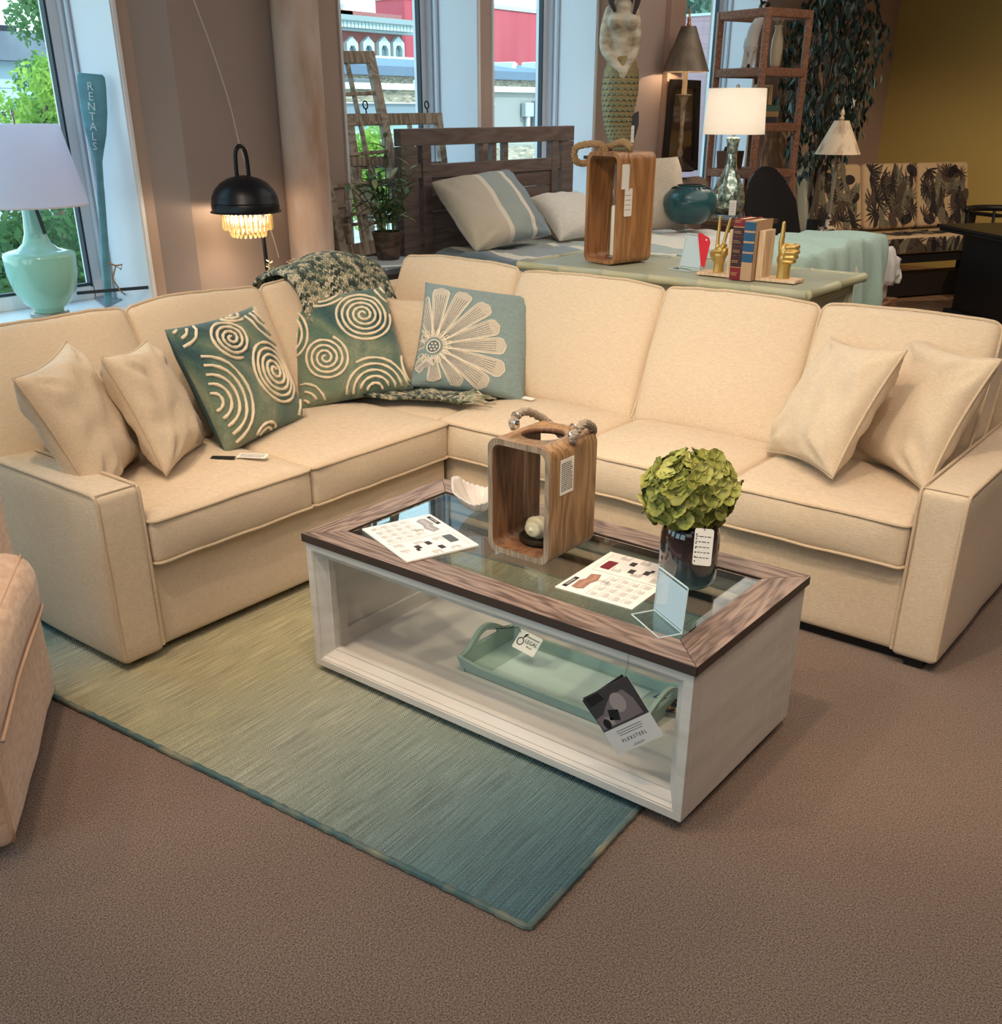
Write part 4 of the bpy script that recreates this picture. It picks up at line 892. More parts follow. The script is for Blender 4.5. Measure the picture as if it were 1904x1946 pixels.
# ---------------------------------------------------------------- acrylic stand on the table
m_acr = sheet_glass('acrylic', (.93, .965, .97), 1.0); m_acre = mat('acrylic_edge', srgb(214, 232, 236), .15, emit=None)
def acrylic(label, p_left, p_right, h_, lean, name='sign_holder', foot=.06):
    a, b_ = Vector(p_left), Vector(p_right); x = (b_-a).normalized(); n = x.cross(Vector((0, 0, 1))).normalized()  # toward viewer
    wd = (b_-a).length; root = thing(name, label, 'sign holder', (a+b_)/2, math.atan2(x.y, x.x))
    up = (Vector((0, 0, 1))*cos(lean)-n*sin(lean)).normalized(); M = frame(a, x, up)
    sheet = lambda t0, t1, e=0, z0=0, z1=h_: MB().box(e, wd-e, z0, z1, t0, t1, M)
    sheet(-.0016, 0).build('back_plate', m_acr, root, smooth=False); sheet(.0022, .0034, 0, .004, h_-.004).build('front_plate', m_acr, root, smooth=False)
    sheet(.0006, .0016, .003, .006, h_-.008).build('card', mat('blank_card', srgb(226, 232, 240), .6), root, smooth=False)
    Mf = frame(a, x, -n if foot < 0 else n); MB().box(0, wd, 0, abs(foot), 0, .002, Mf).build('foot', m_acr, root, smooth=False)
    mb = MB(); e_ = .0012
    for p, q in (((0, 0), (0, h_)), ((wd, 0), (wd, h_)), ((0, h_), (wd, h_)), ((0, .001), (wd, .001))): mb.bar(M @ Vector((*p, .001)), M @ Vector((*q, .001)), .0022, .0034)
    for p, q in (((0, 0), (0, abs(foot))), ((wd, 0), (wd, abs(foot))), ((0, abs(foot)), (wd, abs(foot)))): mb.bar(Mf @ Vector((*p, .001)), Mf @ Vector((*q, .001)), .0022, .0026)
    mb.build('polished_edge', m_acre, root, smooth=False); return root
acrylic('small clear acrylic stand holding a blank white card, right end of the coffee table', (-1.122, 2.060, .484), (-1.003, 1.99, .484), .118, radians(3), foot=.065)
# ---------------------------------------------------------------- vase with hydrangea
vx, vy = -1.142, 2.262
m_vase = mat('smoky_vase_glass', srgb(24, 28, 34), .08, spec=.9, coat=.6)
N, L = nodes_of(m_vase); b = N['Principled BSDF']; t = N.new('ShaderNodeTexCoord'); s3 = N.new('ShaderNodeSeparateXYZ'); L.new(t.outputs['Object'], s3.inputs[0])
r = N.new('ShaderNodeValToRGB'); mr = N.new('ShaderNodeMapRange'); L.new(s3.outputs['Z'], mr.inputs[0]); mr.inputs[2].default_value = .21; L.new(mr.outputs[0], r.inputs[0]); L.new(r.outputs[0], b.inputs['Base Color'])
e = r.color_ramp.elements; e[0].color = (*srgb(52, 92, 104), 1); e[1].color = (*srgb(14, 12, 20), 1); e[1].position = .8; q = e.new(.3); q.color = (*srgb(58, 66, 66), 1); q = e.new(.5); q.color = (*srgb(52, 34, 34), 1)
vs_ = thing('vase', 'dark smoky glass vase fading to blue green at its foot', 'vase', (vx, vy, TZ))
MB().lathe([(.0, .001), (.052, .001), (.066, .006), (.075, .022), (.077, .05), (.078, .10), (.077, .145), (.070, .170), (.052, .186), (.036, .194), (.032, .205), (.034, .222), (.038, .226), (.034, .226), (.029, .215), (.029, .19), (.0, .19)], (0, 0, 0), 48).build('glass_body', m_vase, vs_, world=False, ang=0)
hy = thing('hydrangea_bunch', 'round bunch of green artificial hydrangea in the dark vase', 'flowers', (vx, vy, TZ+.19))
m_hy = mat('hydrangea_green', srgb(150, 154, 72), .6, var=((14, 14, 14), srgb(114, 116, 48), .35, .65), sheen=.1)
m_hy2 = mat('hydrangea_light', srgb(178, 178, 104), .6, var=((14, 14, 14), srgb(136, 142, 62), .35, .65))
m_stem = mat('flower_stem', srgb(70, 84, 40), .6)
fc = U(1312, 930, y=vy+.01)
def floret(m):
    mb = MB()
    for k in range(4):
        a = k*pi/2+.2
        def pf(s_, q):
            q = (q-.5)*2; r = .003+.020*s_; wd = .0155*sin(min(1, s_*1.08)*pi*.80+.25)*1.05
            x, y = r*cos(a)-wd*q*sin(a), r*sin(a)+wd*q*cos(a); z = .007*s_*s_+.0035*q*q-.004*(s_ > .8)*(abs(q)) + .0016*sin(7*q+k*2)
            return (x, y, z)
        mb.grid(pf, 6, 5)
    mb.ball((0, 0, .0015), .002, 6, 4)
    return mb
srcs = [floret(m).build('floret', m, hy, world=False, ang=0, loc=(0, 0, 0)) for m in (m_hy, m_hy2)]
rnd = random.Random(11); cnt = 0; N_ = 150
for i in range(N_):
    zz = 1-2*(i+.5)/N_; ph = i*2.39996; rr_ = sqrt(1-zz*zz)
    if zz < -.78: continue
    lump = 1+.07*mnoise.noise(Vector((rr_*cos(ph)*2, rr_*sin(ph)*2, zz*2)))
    n = Vector((rr_*cos(ph), rr_*sin(ph), zz)); R = Vector((.112, .112, .088))*lump*rnd.uniform(.90, 1.03)
    p = fc-Vector((vx, vy, TZ+.19))+Vector((n.x*R.x, n.y*R.y, n.z*R.z+(-.012 if zz < 0 else 0)))
    n2 = (n+Vector((rnd.uniform(-.5, .5), rnd.uniform(-.5, .5), rnd.uniform(-.5, .5)))).normalized()
    q = n2.to_track_quat('Z', 'Y').to_euler(); s_ = rnd.uniform(.92, 1.3); src = srcs[0 if rnd.random() < .62 else 1]
    if cnt < 2: src = srcs[cnt]; src.location = p; src.rotation_euler = q; src.scale = (s_,)*3; cnt += 1
    else: inst(src, hy, p, q, s_)
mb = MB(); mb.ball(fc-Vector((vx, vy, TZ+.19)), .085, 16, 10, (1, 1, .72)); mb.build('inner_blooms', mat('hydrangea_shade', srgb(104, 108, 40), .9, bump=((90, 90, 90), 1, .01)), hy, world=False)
mb = MB()
for k in range(5): a = k*1.3; mb.tube([(.01*cos(a), .01*sin(a), -.02), (.012*cos(a), .012*sin(a), .03), (.04*cos(a), .04*sin(a), .08)], .0028, 6)
mb.build('stems', m_stem, hy, world=False)
M = frame(U(1336, 1040, y=2.165), (.86, .36, .0), (-.1, 0, 1)); tg = tagcard('price_tag', 'white swing tag with hole dots hanging on the dark vase', M, .047, .098, 5, seed=8, r=.006)
mb = MB(); [mb.box(-.020, -.017, -.04+.012*k, -.037+.012*k, .0004, .001, M) for k in range(7)]; mb.build('hole_dots', m_ink2, tg, smooth=False)
MB().tube([M @ Vector((0, .045, .001)), M @ Vector((-.004, .07, .006)), Vector((vx+.03, vy-.03, TZ+.205))], .0009, 5).build('string', m_ink2, tg)
# ---------------------------------------------------------------- shell bowl
sb = thing('shell_bowl', 'white wavy clam-shell glass bowl at the back left of the glass', 'bowl', (-1.915, 2.335, TZ))
m_sh = mat('milky_glass', srgb(236, 230, 226), .12, trans=.35, coat=.5)
def shell(a, b_):
    th_ = 2*pi*a; r = b_; w0 = 1+.10*sin(3*th_+1)+.035*sin(9*th_); R = .095*w0*r
    return (-1.915+R*cos(th_), 2.335+R*.86*sin(th_), TZ+.003+.075*(r**2.0)*(1+.38*sin(2*th_+.6))+.0025*sin(34*th_)*r)
mb = MB(); mb.grid(shell, 96, 16, cu=True); o = mb.build('bowl', m_sh, sb, ang=0); md = o.modifiers.new('t', 'SOLIDIFY'); md.thickness = .004
# ---------------------------------------------------------------- tray
m_tray = mat('mint_painted_wood', srgb(158, 182, 172), .45, var=((3, 3, 3), srgb(142, 166, 158), .3, .7))
m_traymid = mat('pale_tray_panel', srgb(186, 208, 202), .35)
tx0, tx1, ty0, ty1, tz = -1.795, -1.135, 2.055, 2.345, .074
tr = thing('serving_tray', 'pale mint wooden tray with cut-out handles on the lower shelf of the coffee table', 'tray', ((tx0+tx1)/2, (ty0+ty1)/2, tz))
MB().box(tx0+.02, tx1-.02, ty0+.02, ty1-.02, tz, tz+.012).build('tray_bottom', m_tray, tr, smooth=False)
MB().box(tx0+.11, tx1-.11, ty0+.045, ty1-.045, tz+.0122, tz+.014).build('tray_panel', m_traymid, tr, smooth=False)
for s_, y in ((1, ty0), (-1, ty1)):
    f = lambda u, v, t, s_=s_, y=y: (u, y+s_*(t+.018*(1-(v/.06))), tz+v); n = 24
    top = [(tx0+.008+(tx1-tx0-.016)*i/n, .038+.018*max(0, abs(2*i/n-1)-.72)/.28) for i in range(n+1)]
    MB().prism([(tx0+.02, 0), (tx1-.02, 0)]+top[::-1], f, 0, .012).build('tray_side', m_tray, tr, smooth=False, bevel=.003)
for s_, x in ((1, tx0), (-1, tx1)):
    f = lambda u, v, t, s_=s_, x=x: (x+s_*(t+.018*(1-v/.10)), u, tz+v); n = 22; W = ty1-ty0; yc_ = (ty0+ty1)/2
    outer = [(ty0+.012+(W-.024)*i/n, .052+.052*max(0, cos((2*i/n-1)*pi*.62))**1.2) for i in range(n+1)]
    lo = [(ty0+.012+(W-.024)*i/n, 0) for i in range(n+1)]
    inner = [(yc_-.055+.11*i/n, .062+.024*sin(pi*i/n)**.6) for i in range(n+1)]; ilo = [(yc_-.055+.11*i/n, .058) for i in range(n+1)]
    MB().ring(outer+lo[::-1], inner+ilo[::-1], f, 0, .013).build('tray_handle', m_tray, tr, smooth=False, bevel=.002)
M = frame(U(1002, 1222, z=tz+.085), (.95, -.1, -.05), (.15, .6, .65)); tg = tagcard('swing_tag', 'white tag with a leaf mark and the word LEGAL on the tray handle', M, .09, .062, 0, seed=9, r=.004)
text('Environmental', .0085, m_ink2, M @ Matrix.Translation((.014, .018, .0007)), tg); text('LEGAL', .017, m_ink2, M @ Matrix.Translation((.014, .003, .0007)), tg); text('Wood', .0085, m_ink2, M @ Matrix.Translation((.014, -.012, .0007)), tg)
mb = MB(); mb.ring([(-.026+.013*cos(t), -.004+.013*sin(t)) for t in np.linspace(0, 2*pi, 20)[:-1]], [(-.026+.010*cos(t), -.004+.010*sin(t)) for t in np.linspace(0, 2*pi, 20)[:-1]], lambda u, v, t: M @ Vector((u, v, t)), .0005, .001)
mb.prism([(-.024, .006), (-.014, .016), (-.010, .028), (-.020, .022)], lambda u, v, t: M @ Vector((u, v, t)), .0005, .001); mb.build('leaf_mark', m_ink2, tg, smooth=False)
MB().tube([M @ Vector((-.04, .02, 0)), M @ Vector((-.05, .03, .01)), Vector((tx0+.02, yc_, tz+.09))], .001, 5).build('string', m_ink2, tg)
M = frame(U(1272, 1340, z=tz+.03), (.9, .3, .0), (-.2, .8, .35)); tg = tagcard('swing_tag', 'dark patterned tag on a blue cord at the right tray handle', M, .06, .05, 0, mat('navy_card', srgb(24, 28, 44), .5, var=((60, 60, 60), srgb(190, 150, 60), .55, .62)), r=.003)
MB().tube([M @ Vector((-.02, .02, .001)), Vector((tx1-.03, yc_-.03, tz+.085)), Vector((tx1-.01, yc_-.02, tz+.10)), Vector((tx1, yc_, tz+.09))], .0014, 5).build('cord', mat('blue_cord', srgb(40, 62, 130), .7), tg)
# ---------------------------------------------------------------- hanging brand card
L0, T0, B0 = Vector((-1.196, 1.8535, .294)), Vector((-1.072, 1.8535, .403)), Vector((-1.080, 1.8535, .172))
M = frame((T0+B0)/2, T0-L0, L0-B0); cw, ch = .163, .167
hc = tagcard('swing_card', 'square brochure card with a dark room photo, tilted, hanging from the coffee table top', M, cw, ch, 0, mat('card_grey_white', srgb(206, 202, 200), .55), r=.001, th=.0012)
MB().box(-cw/2, cw/2, -ch/2+.066, ch/2, .0006, .0009, M).build('room_photo', mat('photo_dark', srgb(58, 52, 56), .5), hc, smooth=False)
pp = lambda mb, poly, t0, t1: mb.prism(poly, lambda u, v, t: M @ Vector((u, v, t)), t0, t1)
mb = MB(); pp(mb, [(-cw/2+.002, .020), (-.05, .024), (-.03, .04), (.0, .058), (.045, .060), (.062, .03), (.066, -.012), (-.078, -.014)], .0009, .0011); mb.build('sofa_photo', mat('photo_mid', srgb(112, 102, 104), .5), hc, smooth=False)
mb = MB(); pp(mb, [(.012+.024*cos(t), .036+.026*sin(t)) for t in np.linspace(0, 2*pi, 22)[:-1]], .0011, .0013); pp(mb, [(-.07, -.008), (-.05, .016), (-.03, .008), (-.03, -.010)], .0011, .0013); mb.build('cushion_photo', mat('photo_light', srgb(150, 138, 138), .5), hc, smooth=False)
mb = MB(); pp(mb, [(-.076, .052), (-.02, .058), (-.03, .078), (-.078, .08)], .0009, .0012); pp(mb, [(-.055+.012*cos(t), -.002+.014*sin(t)) for t in np.linspace(0, 2*pi, 12)[:-1]], .0013, .0015); pp(mb, [(-.03, .03), (.0, .02), (-.01, -.006), (-.04, .004)], .0012, .0013); mb.build('dark_shapes_photo', mat('photo_black', srgb(24, 20, 24), .5), hc, smooth=False)
text('FLEXSTEEL', .0125, m_ink2, M @ Matrix.Translation((0, -.056, .0007)), hc, spacing=1.5)
mb = MB(); [mb.box(-.044+.004*(k == 2), .044-.004*(k == 2), -.030-.006*k, -.0285-.006*k, .0006, .0009, M) for k in range(3)]; mb.box(-.014, .024, -.0735, -.0725, .0006, .0009, M); mb.box(-.018, .020, -.077, -.076, .0006, .0009, M); mb.build('printed_text', m_ink, hc, smooth=False)
MB().tube([T0+Vector((-.004, -.001, -.004)), T0+Vector((.004, -.002, .03)), T0+Vector((.0, .004, .056))], .0007, 5).build('string', m_ink, hc)
M2_ = M @ Matrix.Translation((-.006, .010, -.004)) @ Euler((0, 0, radians(5))).to_matrix().to_4x4()
tagcard('swing_card', 'black card edge peeking out behind the tilted brochure card', M2_, cw*.98, ch*.9, 0, mat('card_black', srgb(26, 24, 26), .5), r=.001)
# ================================================================ WINDOW SIDE: lamp, oar, floor lamp
m_shade = shadecloth('white_lamp_shade', srgb(240, 238, 248), .65)
m_mint = mat('mint_glazed_ceramic', srgb(150, 210, 196), .12, coat=.6)
m_steel = mat('brushed_steel', srgb(170, 165, 160), .3, .9)
m_black = mat('matte_black_metal', srgb(26, 28, 34), .35, .5)
lp = thing('table_lamp', 'large mint green ceramic table lamp with a white shade on the window ledge', 'lamp', (-4.60, 2.50, SILL))
MB().lathe([(.085, 0), (.085, .018), (.08, .022)], (0, 0, 0), 40).build('lamp_foot', m_steel, lp, world=False)
MB().lathe([(.062, .022), (.066, .035), (.10, .06), (.135, .12), (.150, .19), (.154, .262), (.150, .278), (.125, .286), (.085, .296), (.06, .318), (.045, .36), (.038, .43), (.036, .50), (.034, .51)], (0, 0, 0), 56).build('lamp_body', m_mint, lp, world=False, ang=60)
def shade(parent, z0, z1, r0, r1, m, th=.003, name='lamp_shade'):
    return MB().lathe([(r0, z0), (r1, z1), (r1-th, z1), (r0-th, z0), (r0, z0)], (0, 0, 0), 64, cap=False).build(name, m, parent, world=False, ang=50)
shade(lp, .475, .80, .248, .178, m_shade)
MB().lathe([(.249, .475), (.251, .475), (.251, .481), (.249, .481)], (0, 0, 0), 64, cap=False).build('shade_trim', mat('shade_trim_cloth', srgb(206, 200, 204), .8), lp, world=False)
MB().tube([(0, 0, .5), (0, 0, .83)], .005, 8).tube([(-.17, 0, .795), (.17, 0, .795)], .002, 5).lathe([(0, .83), (.009, .835), (.007, .85), (0, .86)], n=12).build('harp_and_finial', m_steel, lp, world=False)
tgM = frame(U(77, 420, x=-4.5), (.5, .3, .1), (-.1, -.1, 1)); tagcard('swing_tag', 'narrow black tag hanging on the neck of the mint lamp', tgM, .018, .11, 0, mat('black_card', srgb(30, 30, 34), .5), r=.006)
# oar leaning beside the window
m_oar = mat('weathered_blue_paint', srgb(104, 160, 176), .6, var=((4, 4, 12), srgb(86, 138, 154), .35, .65)); m_oarl = mat('oar_lettering', srgb(206, 228, 232), .7)
ob, ot = U(206, 576, z=SILL+.015), U(172, 140, x=-4.56)
oz = (ot-ob).normalized(); ox = Vector((cos(CYAW), sin(CYAW), 0)); ox = (ox-oz*ox.dot(oz)).normalized(); oy = oz.cross(ox)   # oy faces away from the viewer
OM = Matrix((ox, oy, oz)).transposed().to_4x4(); OM.translation = ob; Lh = (ot-ob).length
oar = thing('oar', 'blue wooden oar with vertical white lettering standing upright against the window frame', 'oar', ob, OM.to_euler())
bw_ = .066; zb = Lh-.31
pr = [(-.052, Lh-.0), (-.062, Lh-.012), (-.064, Lh-.05), (-.060, Lh-.15), (-.048, Lh-.24), (-.030, zb), (-.018, zb-.05), (-.016, zb-.15)]
poly = pr+[(-x, z) for x, z in pr[::-1]]
def oarshape():
    mb = MB(); rows = [(z, abs(x)) for x, z in pr]; rows = rows[::-1]
    rows = [(0, .018), (.2, .0185), (.5, .0175)]+rows
    rings = []
    for z, hx in rows:
        ty = .017 if z < zb-.02 else .010+.006*(1-min(1, (z-zb+.02)/.2)); bend = .012*sin(pi*z/Lh)
        rings.append([(hx*cos(t)*(1 if abs(cos(t)) < .99 else 1)+0, ty*sin(t)+bend, z) for t in [2*pi*k/20 for k in range(20)]])
    vs = [p for r in rings for p in r]; fs = [(i*20+k, i*20+(k+1) % 20, (i+1)*20+(k+1) % 20, (i+1)*20+k) for i in range(len(rings)-1) for k in range(20)]
    fs += [tuple(range(20))[::-1], tuple(range((len(rings)-1)*20, len(rings)*20))]; return mb.add(vs, fs)
oarshape().build('oar_body', m_oar, oar, world=False, ang=50)
for k, ch in enumerate('RENTALS'):
    Mt = OM @ Matrix.Translation((-.002-.0*k, -.0125, Lh-.052-.0405*k)) @ Matrix(((1, 0, 0, 0), (0, 0, -1, 0), (0, 1, 0, 0), (0, 0, 0, 1)))
    text(ch, .047, m_oarl, Mt, oar, extrude=.001)
os_ = thing('oar_stand', 'grey metal plate stand with a dark bar holding the oar on the ledge', 'stand', U(205, 560, z=SILL))
MB().prism([tuple(U(px, py, z=SILL)[:2]) for px, py in ((166, 556), (235, 548), (240, 566), (200, 586))], lambda u, v, t: (u, v, t), SILL+.001, SILL+.008).build('plate', mat('galvanised', srgb(150, 168, 180), .4, .7), os_, smooth=False)
MB().bar(U(146, 557, x=-4.66), U(282, 546, x=-4.46), .012, .014).build('bar', mat('dark_iron', srgb(60, 66, 72), .5, .5), os_, smooth=False)
tw = MB(); q = U(220, 505, x=-4.52)
tw.tube([U(206, 500, x=-4.5), q, U(232, 503, x=-4.5), U(230, 512, x=-4.5), q, U(214, 530, x=-4.5), U(228, 552, x=-4.5), U(240, 562, z=SILL+.01)], .004, 6)
o = tw.build('twine', m_rope, None, ang=0); tag(o, 'knotted grey twine tied round the oar shaft above the ledge', 'twine')
# floor lamp with dome and crystals
fx, fy = -4.12, 3.335; dz0 = U(468, 403, x=fx).z; dome_c = U(468, 403, x=fx)
fl_ = thing('floor_lamp', 'black floor lamp with a dome shade over hanging amber crystals, behind the sofa corner', 'lamp', (fx, fy, 0))
pb_ = U(497, 535, x=fx); px_ = dome_c+Vector((.0, .10, 0))
MB().lathe([(.14, 0), (.14, .012), (.12, .02), (.015, .028)], (px_.x, px_.y, 0), 32).build('lamp_foot', m_black, fl_)
tp = [(px_.x, px_.y, .02), (px_.x, px_.y, .9), (px_.x, px_.y, dz0-.02), (px_.x, px_.y-.015, dz0+.20)]
hook = [(dome_c.x, dome_c.y+.035, dz0+.13), (dome_c.x, dome_c.y+.036, dz0+.20), (dome_c.x, dome_c.y+.028, dz0+.262), (dome_c.x, dome_c.y, dz0+.285), (dome_c.x, dome_c.y-.026, dz0+.26), (dome_c.x, dome_c.y-.032, dz0+.2), (dome_c.x, dome_c.y-.032, dz0+.13)]
MB().tube([(px_.x, px_.y, .02), (px_.x, px_.y, .6), (px_.x-.004, px_.y-.012, dz0-.01), (dome_c.x, dome_c.y+.045, dz0+.10)], .010, 10).build('pole', m_black, fl_, ang=0)
MB().tube([tuple(cr_interp([list(p) for p in hook], i/40)) for i in range(41)], .0095, 10).build('hook', m_black, fl_, ang=0)
dr = .158
MB().lathe([(dr+.006, 0), (dr+.008, .004), (dr, .008), (dr, .035), (dr-.002, .039), (dr+.001, .043), (dr-.002, .047), (dr-.006, .07), (dr-.022, .10), (dr-.05, .128), (dr-.085, .147), (.03, .158), (.012, .16), (.012, .155), (.03, .153), (dr-.09, .14), (dr-.055, .122), (dr-.028, .095), (dr-.010, .06), (dr-.006, 0)], tuple(dome_c), 56, cap=False).build('dome_shade', m_black, fl_, ang=50)
m_cry = mat('amber_crystal', srgb(255, 238, 200), .05, trans=.75, ior=1.5, coat=.3)
for tier, (n_, r_, zt, ln_) in enumerate(((30, .112, -.006, .075), (22, .078, -.035, .078))):
    src = None
    for k in range(n_):
        a = 2*pi*k/n_; p = (dome_c.x+r_*cos(a)-fx, dome_c.y+r_*sin(a)-fy, dz0+zt-ln_)
        if src is None: src = MB().lathe([(0, 0), (.007, .006), (.0095, .018), (.0065, ln_-.012), (.003, ln_-.004), (0, ln_)], n=8).build('crystal_drop', m_cry, fl_, world=False, smooth=False, loc=p)
        else: inst(src, fl_, p, (0, 0, a))
MB().ball(dome_c+Vector((0, 0, .03)), .034, 16, 10).build('bulb', mat('warm_bulb', (1, .8, .5), .4, emit=((1, .74, .42), 45)), fl_, ang=0)
MB().lathe([(.118, -.002), (.118, .006), (.108, .006), (.108, -.002)], tuple(dome_c), 40, cap=False).build('crystal_ring', mat('brass', srgb(190, 150, 80), .3, .9), fl_)
l = bpy.data.lights.new('floor_lamp_bulb', 'POINT'); l.energy = 12; l.color = (1, .76, .5); l.shadow_soft_size = .05
lo = bpy.data.objects.new('floor_lamp_bulb', l); COL.objects.link(lo); lo.location = dome_c+Vector((0, 0, -.03))
# thin cable and dark wire
cab = thing('hanging_cable', 'thin pale cable running down past the dome lamp', 'cable', U(465, 300, x=-4.30))
cp = [U(368, 0, x=-4.34), U(405, 100, x=-4.34), U(437, 200, x=-4.34), U(462, 297, x=-4.32), U(512, 430, x=-4.32), U(530, 490, x=-4.32)]
MB().tube([tuple(cr_interp([list(p) for p in cp], i/40)) for i in range(41)], .0028, 5).build('cable', mat('pale_cable', srgb(206, 196, 186), .6), cab, ang=0)
wr_ = thing('wall_wire', 'thin black wire hanging down the wall right of the column', 'wire', U(620, 300, x=XI+.01))
cp = [U(px, py, x=XI+.012) for px, py in ((592, -30), (600, 60), (606, 120), (611, 180), (616, 240), (625, 330), (629, 400), (637, 455), (642, 490))]
MB().tube([tuple(cr_interp([list(p) for p in cp], i/60)) for i in range(61)], .0026, 5).build('wire', m_black, wr_, ang=0)
# dried sprigs behind the throw
m_dry = mat('dried_leaf', srgb(170, 152, 124), .8); 
for j, (px, py) in enumerate(((512, 498), (553, 494))):
    sp = thing('dried_sprig', ['dried leafy sprig above the throw, nearer the floor lamp', 'dried leafy sprig with a small bud above the throw, nearer the column'][j], 'twig', U(px, 520, x=-4.0))
    base = U(px+4, 540, x=-3.98); top = U(px, py, x=-4.0); MB().tube([base, (base+top)/2, top], .0022, 5).build('stem', m_dry, sp)
    rnd = random.Random(j)
    for k in range(9):
        c = base.lerp(top, .45+.6*k/9); a = rnd.uniform(0, 6.28); d = Vector((cos(a), sin(a), .4)); e_ = c+d*.028; s_ = d.cross(Vector((0, 0, 1))).normalized()*.008
        MB().add([c, (c+e_)/2+s_, e_, (c+e_)/2-s_, (c+e_)/2+Vector((0, 0, .003))], [(0, 1, 4), (1, 2, 4), (2, 3, 4), (3, 0, 4), (3, 2, 1, 0)]).build('leaf', m_dry, sp)
# ================================================================ OLD WINDOW SASHES
m_sash = wood('weathered_sash', srgb(190, 180, 166), srgb(140, 124, 108), 2, 1, .8, .4, 5)
m_sashx = wood('weathered_sash_rail', srgb(180, 166, 150), srgb(120, 102, 86), 1, 1, .8, .4, 5)
def sash(label, A_, B_, C_, cols, rows, st=.055, th=.035, mun=.018, hooks=False):
    "A top-left, B top-right, C bottom-left world corners; cols, rows of panes"
    A_, B_, C_ = Vector(A_), Vector(B_), Vector(C_); x = (B_-A_); W = x.length; y = (A_-C_); Hh = y.length; M = frame(C_, x, y)
    root = thing('window_sash', label, 'window frame', M.translation, M.to_euler(), 'old window sashes')
    bx = lambda nm, x0, x1, y0, y1, m, t0=0, t1=th: MB().box(x0, x1, y0, y1, t0, t1, M).build(nm, m, root, smooth=False, bevel=.003)
    bx('stile', 0, st, 0, Hh, m_sash); bx('stile', W-st, W, 0, Hh, m_sash); bx('rail', st, W-st, 0, st*1.3, m_sashx); bx('rail', st, W-st, Hh-st*1.1, Hh, m_sashx)
    iw = (W-2*st); ih = Hh-st*2.4
    for c in range(1, cols): xx_ = st+iw*c/cols; bx('muntin', xx_-mun/2, xx_+mun/2, st*1.3, Hh-st*1.1, m_sash, .006, th-.004)
    for r in range(1, rows): yy = st*1.3+ih*r/rows; bx('muntin', st, W-st, yy-mun/2, yy+mun/2, m_sashx, .007, th-.005)
    if hooks:
        for q in (.22, .86):
            mb = MB(); mb.tube([M @ Vector((W*q+.018*cos(t), Hh+.045+.02*sin(t), th/2)) for t in np.linspace(0, 2*pi, 16)[:-1]], .004, 6, closed=True); mb.tube([M @ Vector((W*q, Hh-.005, th/2)), M @ Vector((W*q, Hh+.026, th/2))], .004, 6)
            mb.build('eye_hook', m_black, root, ang=0)
    return root
sash('tall weathered sash with many panes, leaning left in front of the window', U(566, 100, x=-4.62), U(716, 100, x=-4.62), U(640, 452, x=-4.40)+Vector((0, 0, -.12)), 3, 6)
sash('wide weathered sash with two eye hooks on its top rail, behind the headboard', U(662, 218, x=-4.56), U(843, 216, x=-4.56), U(690, 500, x=-4.46), 3, 3, hooks=True)
sash('low weathered sash with small square panes, nearest the potted plant', U(560, 300, x=-4.52), U(735, 298, x=-4.52), U(592, 492, x=-4.46), 5, 4, st=.045)
# ================================================================ POTTED PLANT on a small round table
ptc = U(738, 486, x=-4.20); pz = U(738, 497, x=-4.14).z
st_ = thing('side_table', 'small pale round table under the potted plant', 'table', (ptc.x, ptc.y-.06, 0))
MB().lathe([(.20, -.02), (.21, -.008), (.205, 0), (0, .001)], (0, 0, pz), 40).build('table_top', mat('pale_blue_top', srgb(186, 202, 212), .3), st_, world=False)
MB().lathe([(.14, 0), (.12, .02), (.02, .04), (.016, .5), (.02, pz-.02)], (0, 0, 0), 24).build('pedestal', m_steel, st_, world=False)
pp_ = thing('potted_plant', 'leafy green plant in a brown pot at the left of the headboard', 'plant', (ptc.x, ptc.y, pz))
MB().lathe([(.058, 0), (.066, .02), (.080, .12), (.086, .14), (.086, .150), (.078, .150), (.072, .13), (0, .128)], (0, 0, 0), 32).build('pot', mat('mottled_brown_pot', srgb(86, 66, 56), .6, var=((18, 18, 30), srgb(46, 38, 36), .4, .6), bump=((40, 40, 40), .5, .003)), pp_, world=False, ang=50)
m_leaf = mat('plant_leaf', srgb(92, 118, 70), .5, var=((9, 9, 9), srgb(56, 82, 50), .3, .7)); m_leaf2 = mat('plant_leaf_light', srgb(146, 158, 112), .5)
def leafmesh(L_, W_, curl=.25, n=6):
    mb = MB()
    def f(s_, q): q = (q-.5)*2; w_ = W_*sin(pi*min(1, s_*.97+.03)**.8); return (w_*q*.5, L_*s_, -curl*L_*s_*s_+.12*W_*q*q)
    mb.grid(f, n, 3); return mb
lsrc = [leafmesh(.115, .030).build('leaf', m, pp_, world=False, ang=0, loc=(0, 0, 0)) for m in (m_leaf, m_leaf2)]
rnd = random.Random(21); n_l = 0
for sidx in range(19):
    a = rnd.uniform(0, 2*pi); spread = rnd.uniform(.03, .26); hgt = rnd.uniform(.24, .50)*(1.1-spread*1.2)
    tip = Vector((spread*cos(a), spread*sin(a), .13+hgt)); mid = Vector((spread*.35*cos(a), spread*.35*sin(a), .13+hgt*.6)); base = Vector((.03*cos(a), .03*sin(a), .12))
    pts = bez(base, mid, tip, 8); MB().tube(pts, .0028, 5).build('stem', m_leaf, pp_, world=False, ang=0)
    for k in range(9):
        p = pts[min(8, 2+int(k*.75))]; b = rnd.uniform(0, 2*pi); e_ = Euler((rnd.uniform(-.3, .8), 0, b), 'XYZ'); s_ = rnd.uniform(.55, 1.05); src = lsrc[0 if rnd.random() < .75 else 1]
        if n_l < 2: src = lsrc[n_l]; src.location = p; src.rotation_euler = e_; n_l += 1
        else: inst(src, pp_, p, e_, s_)
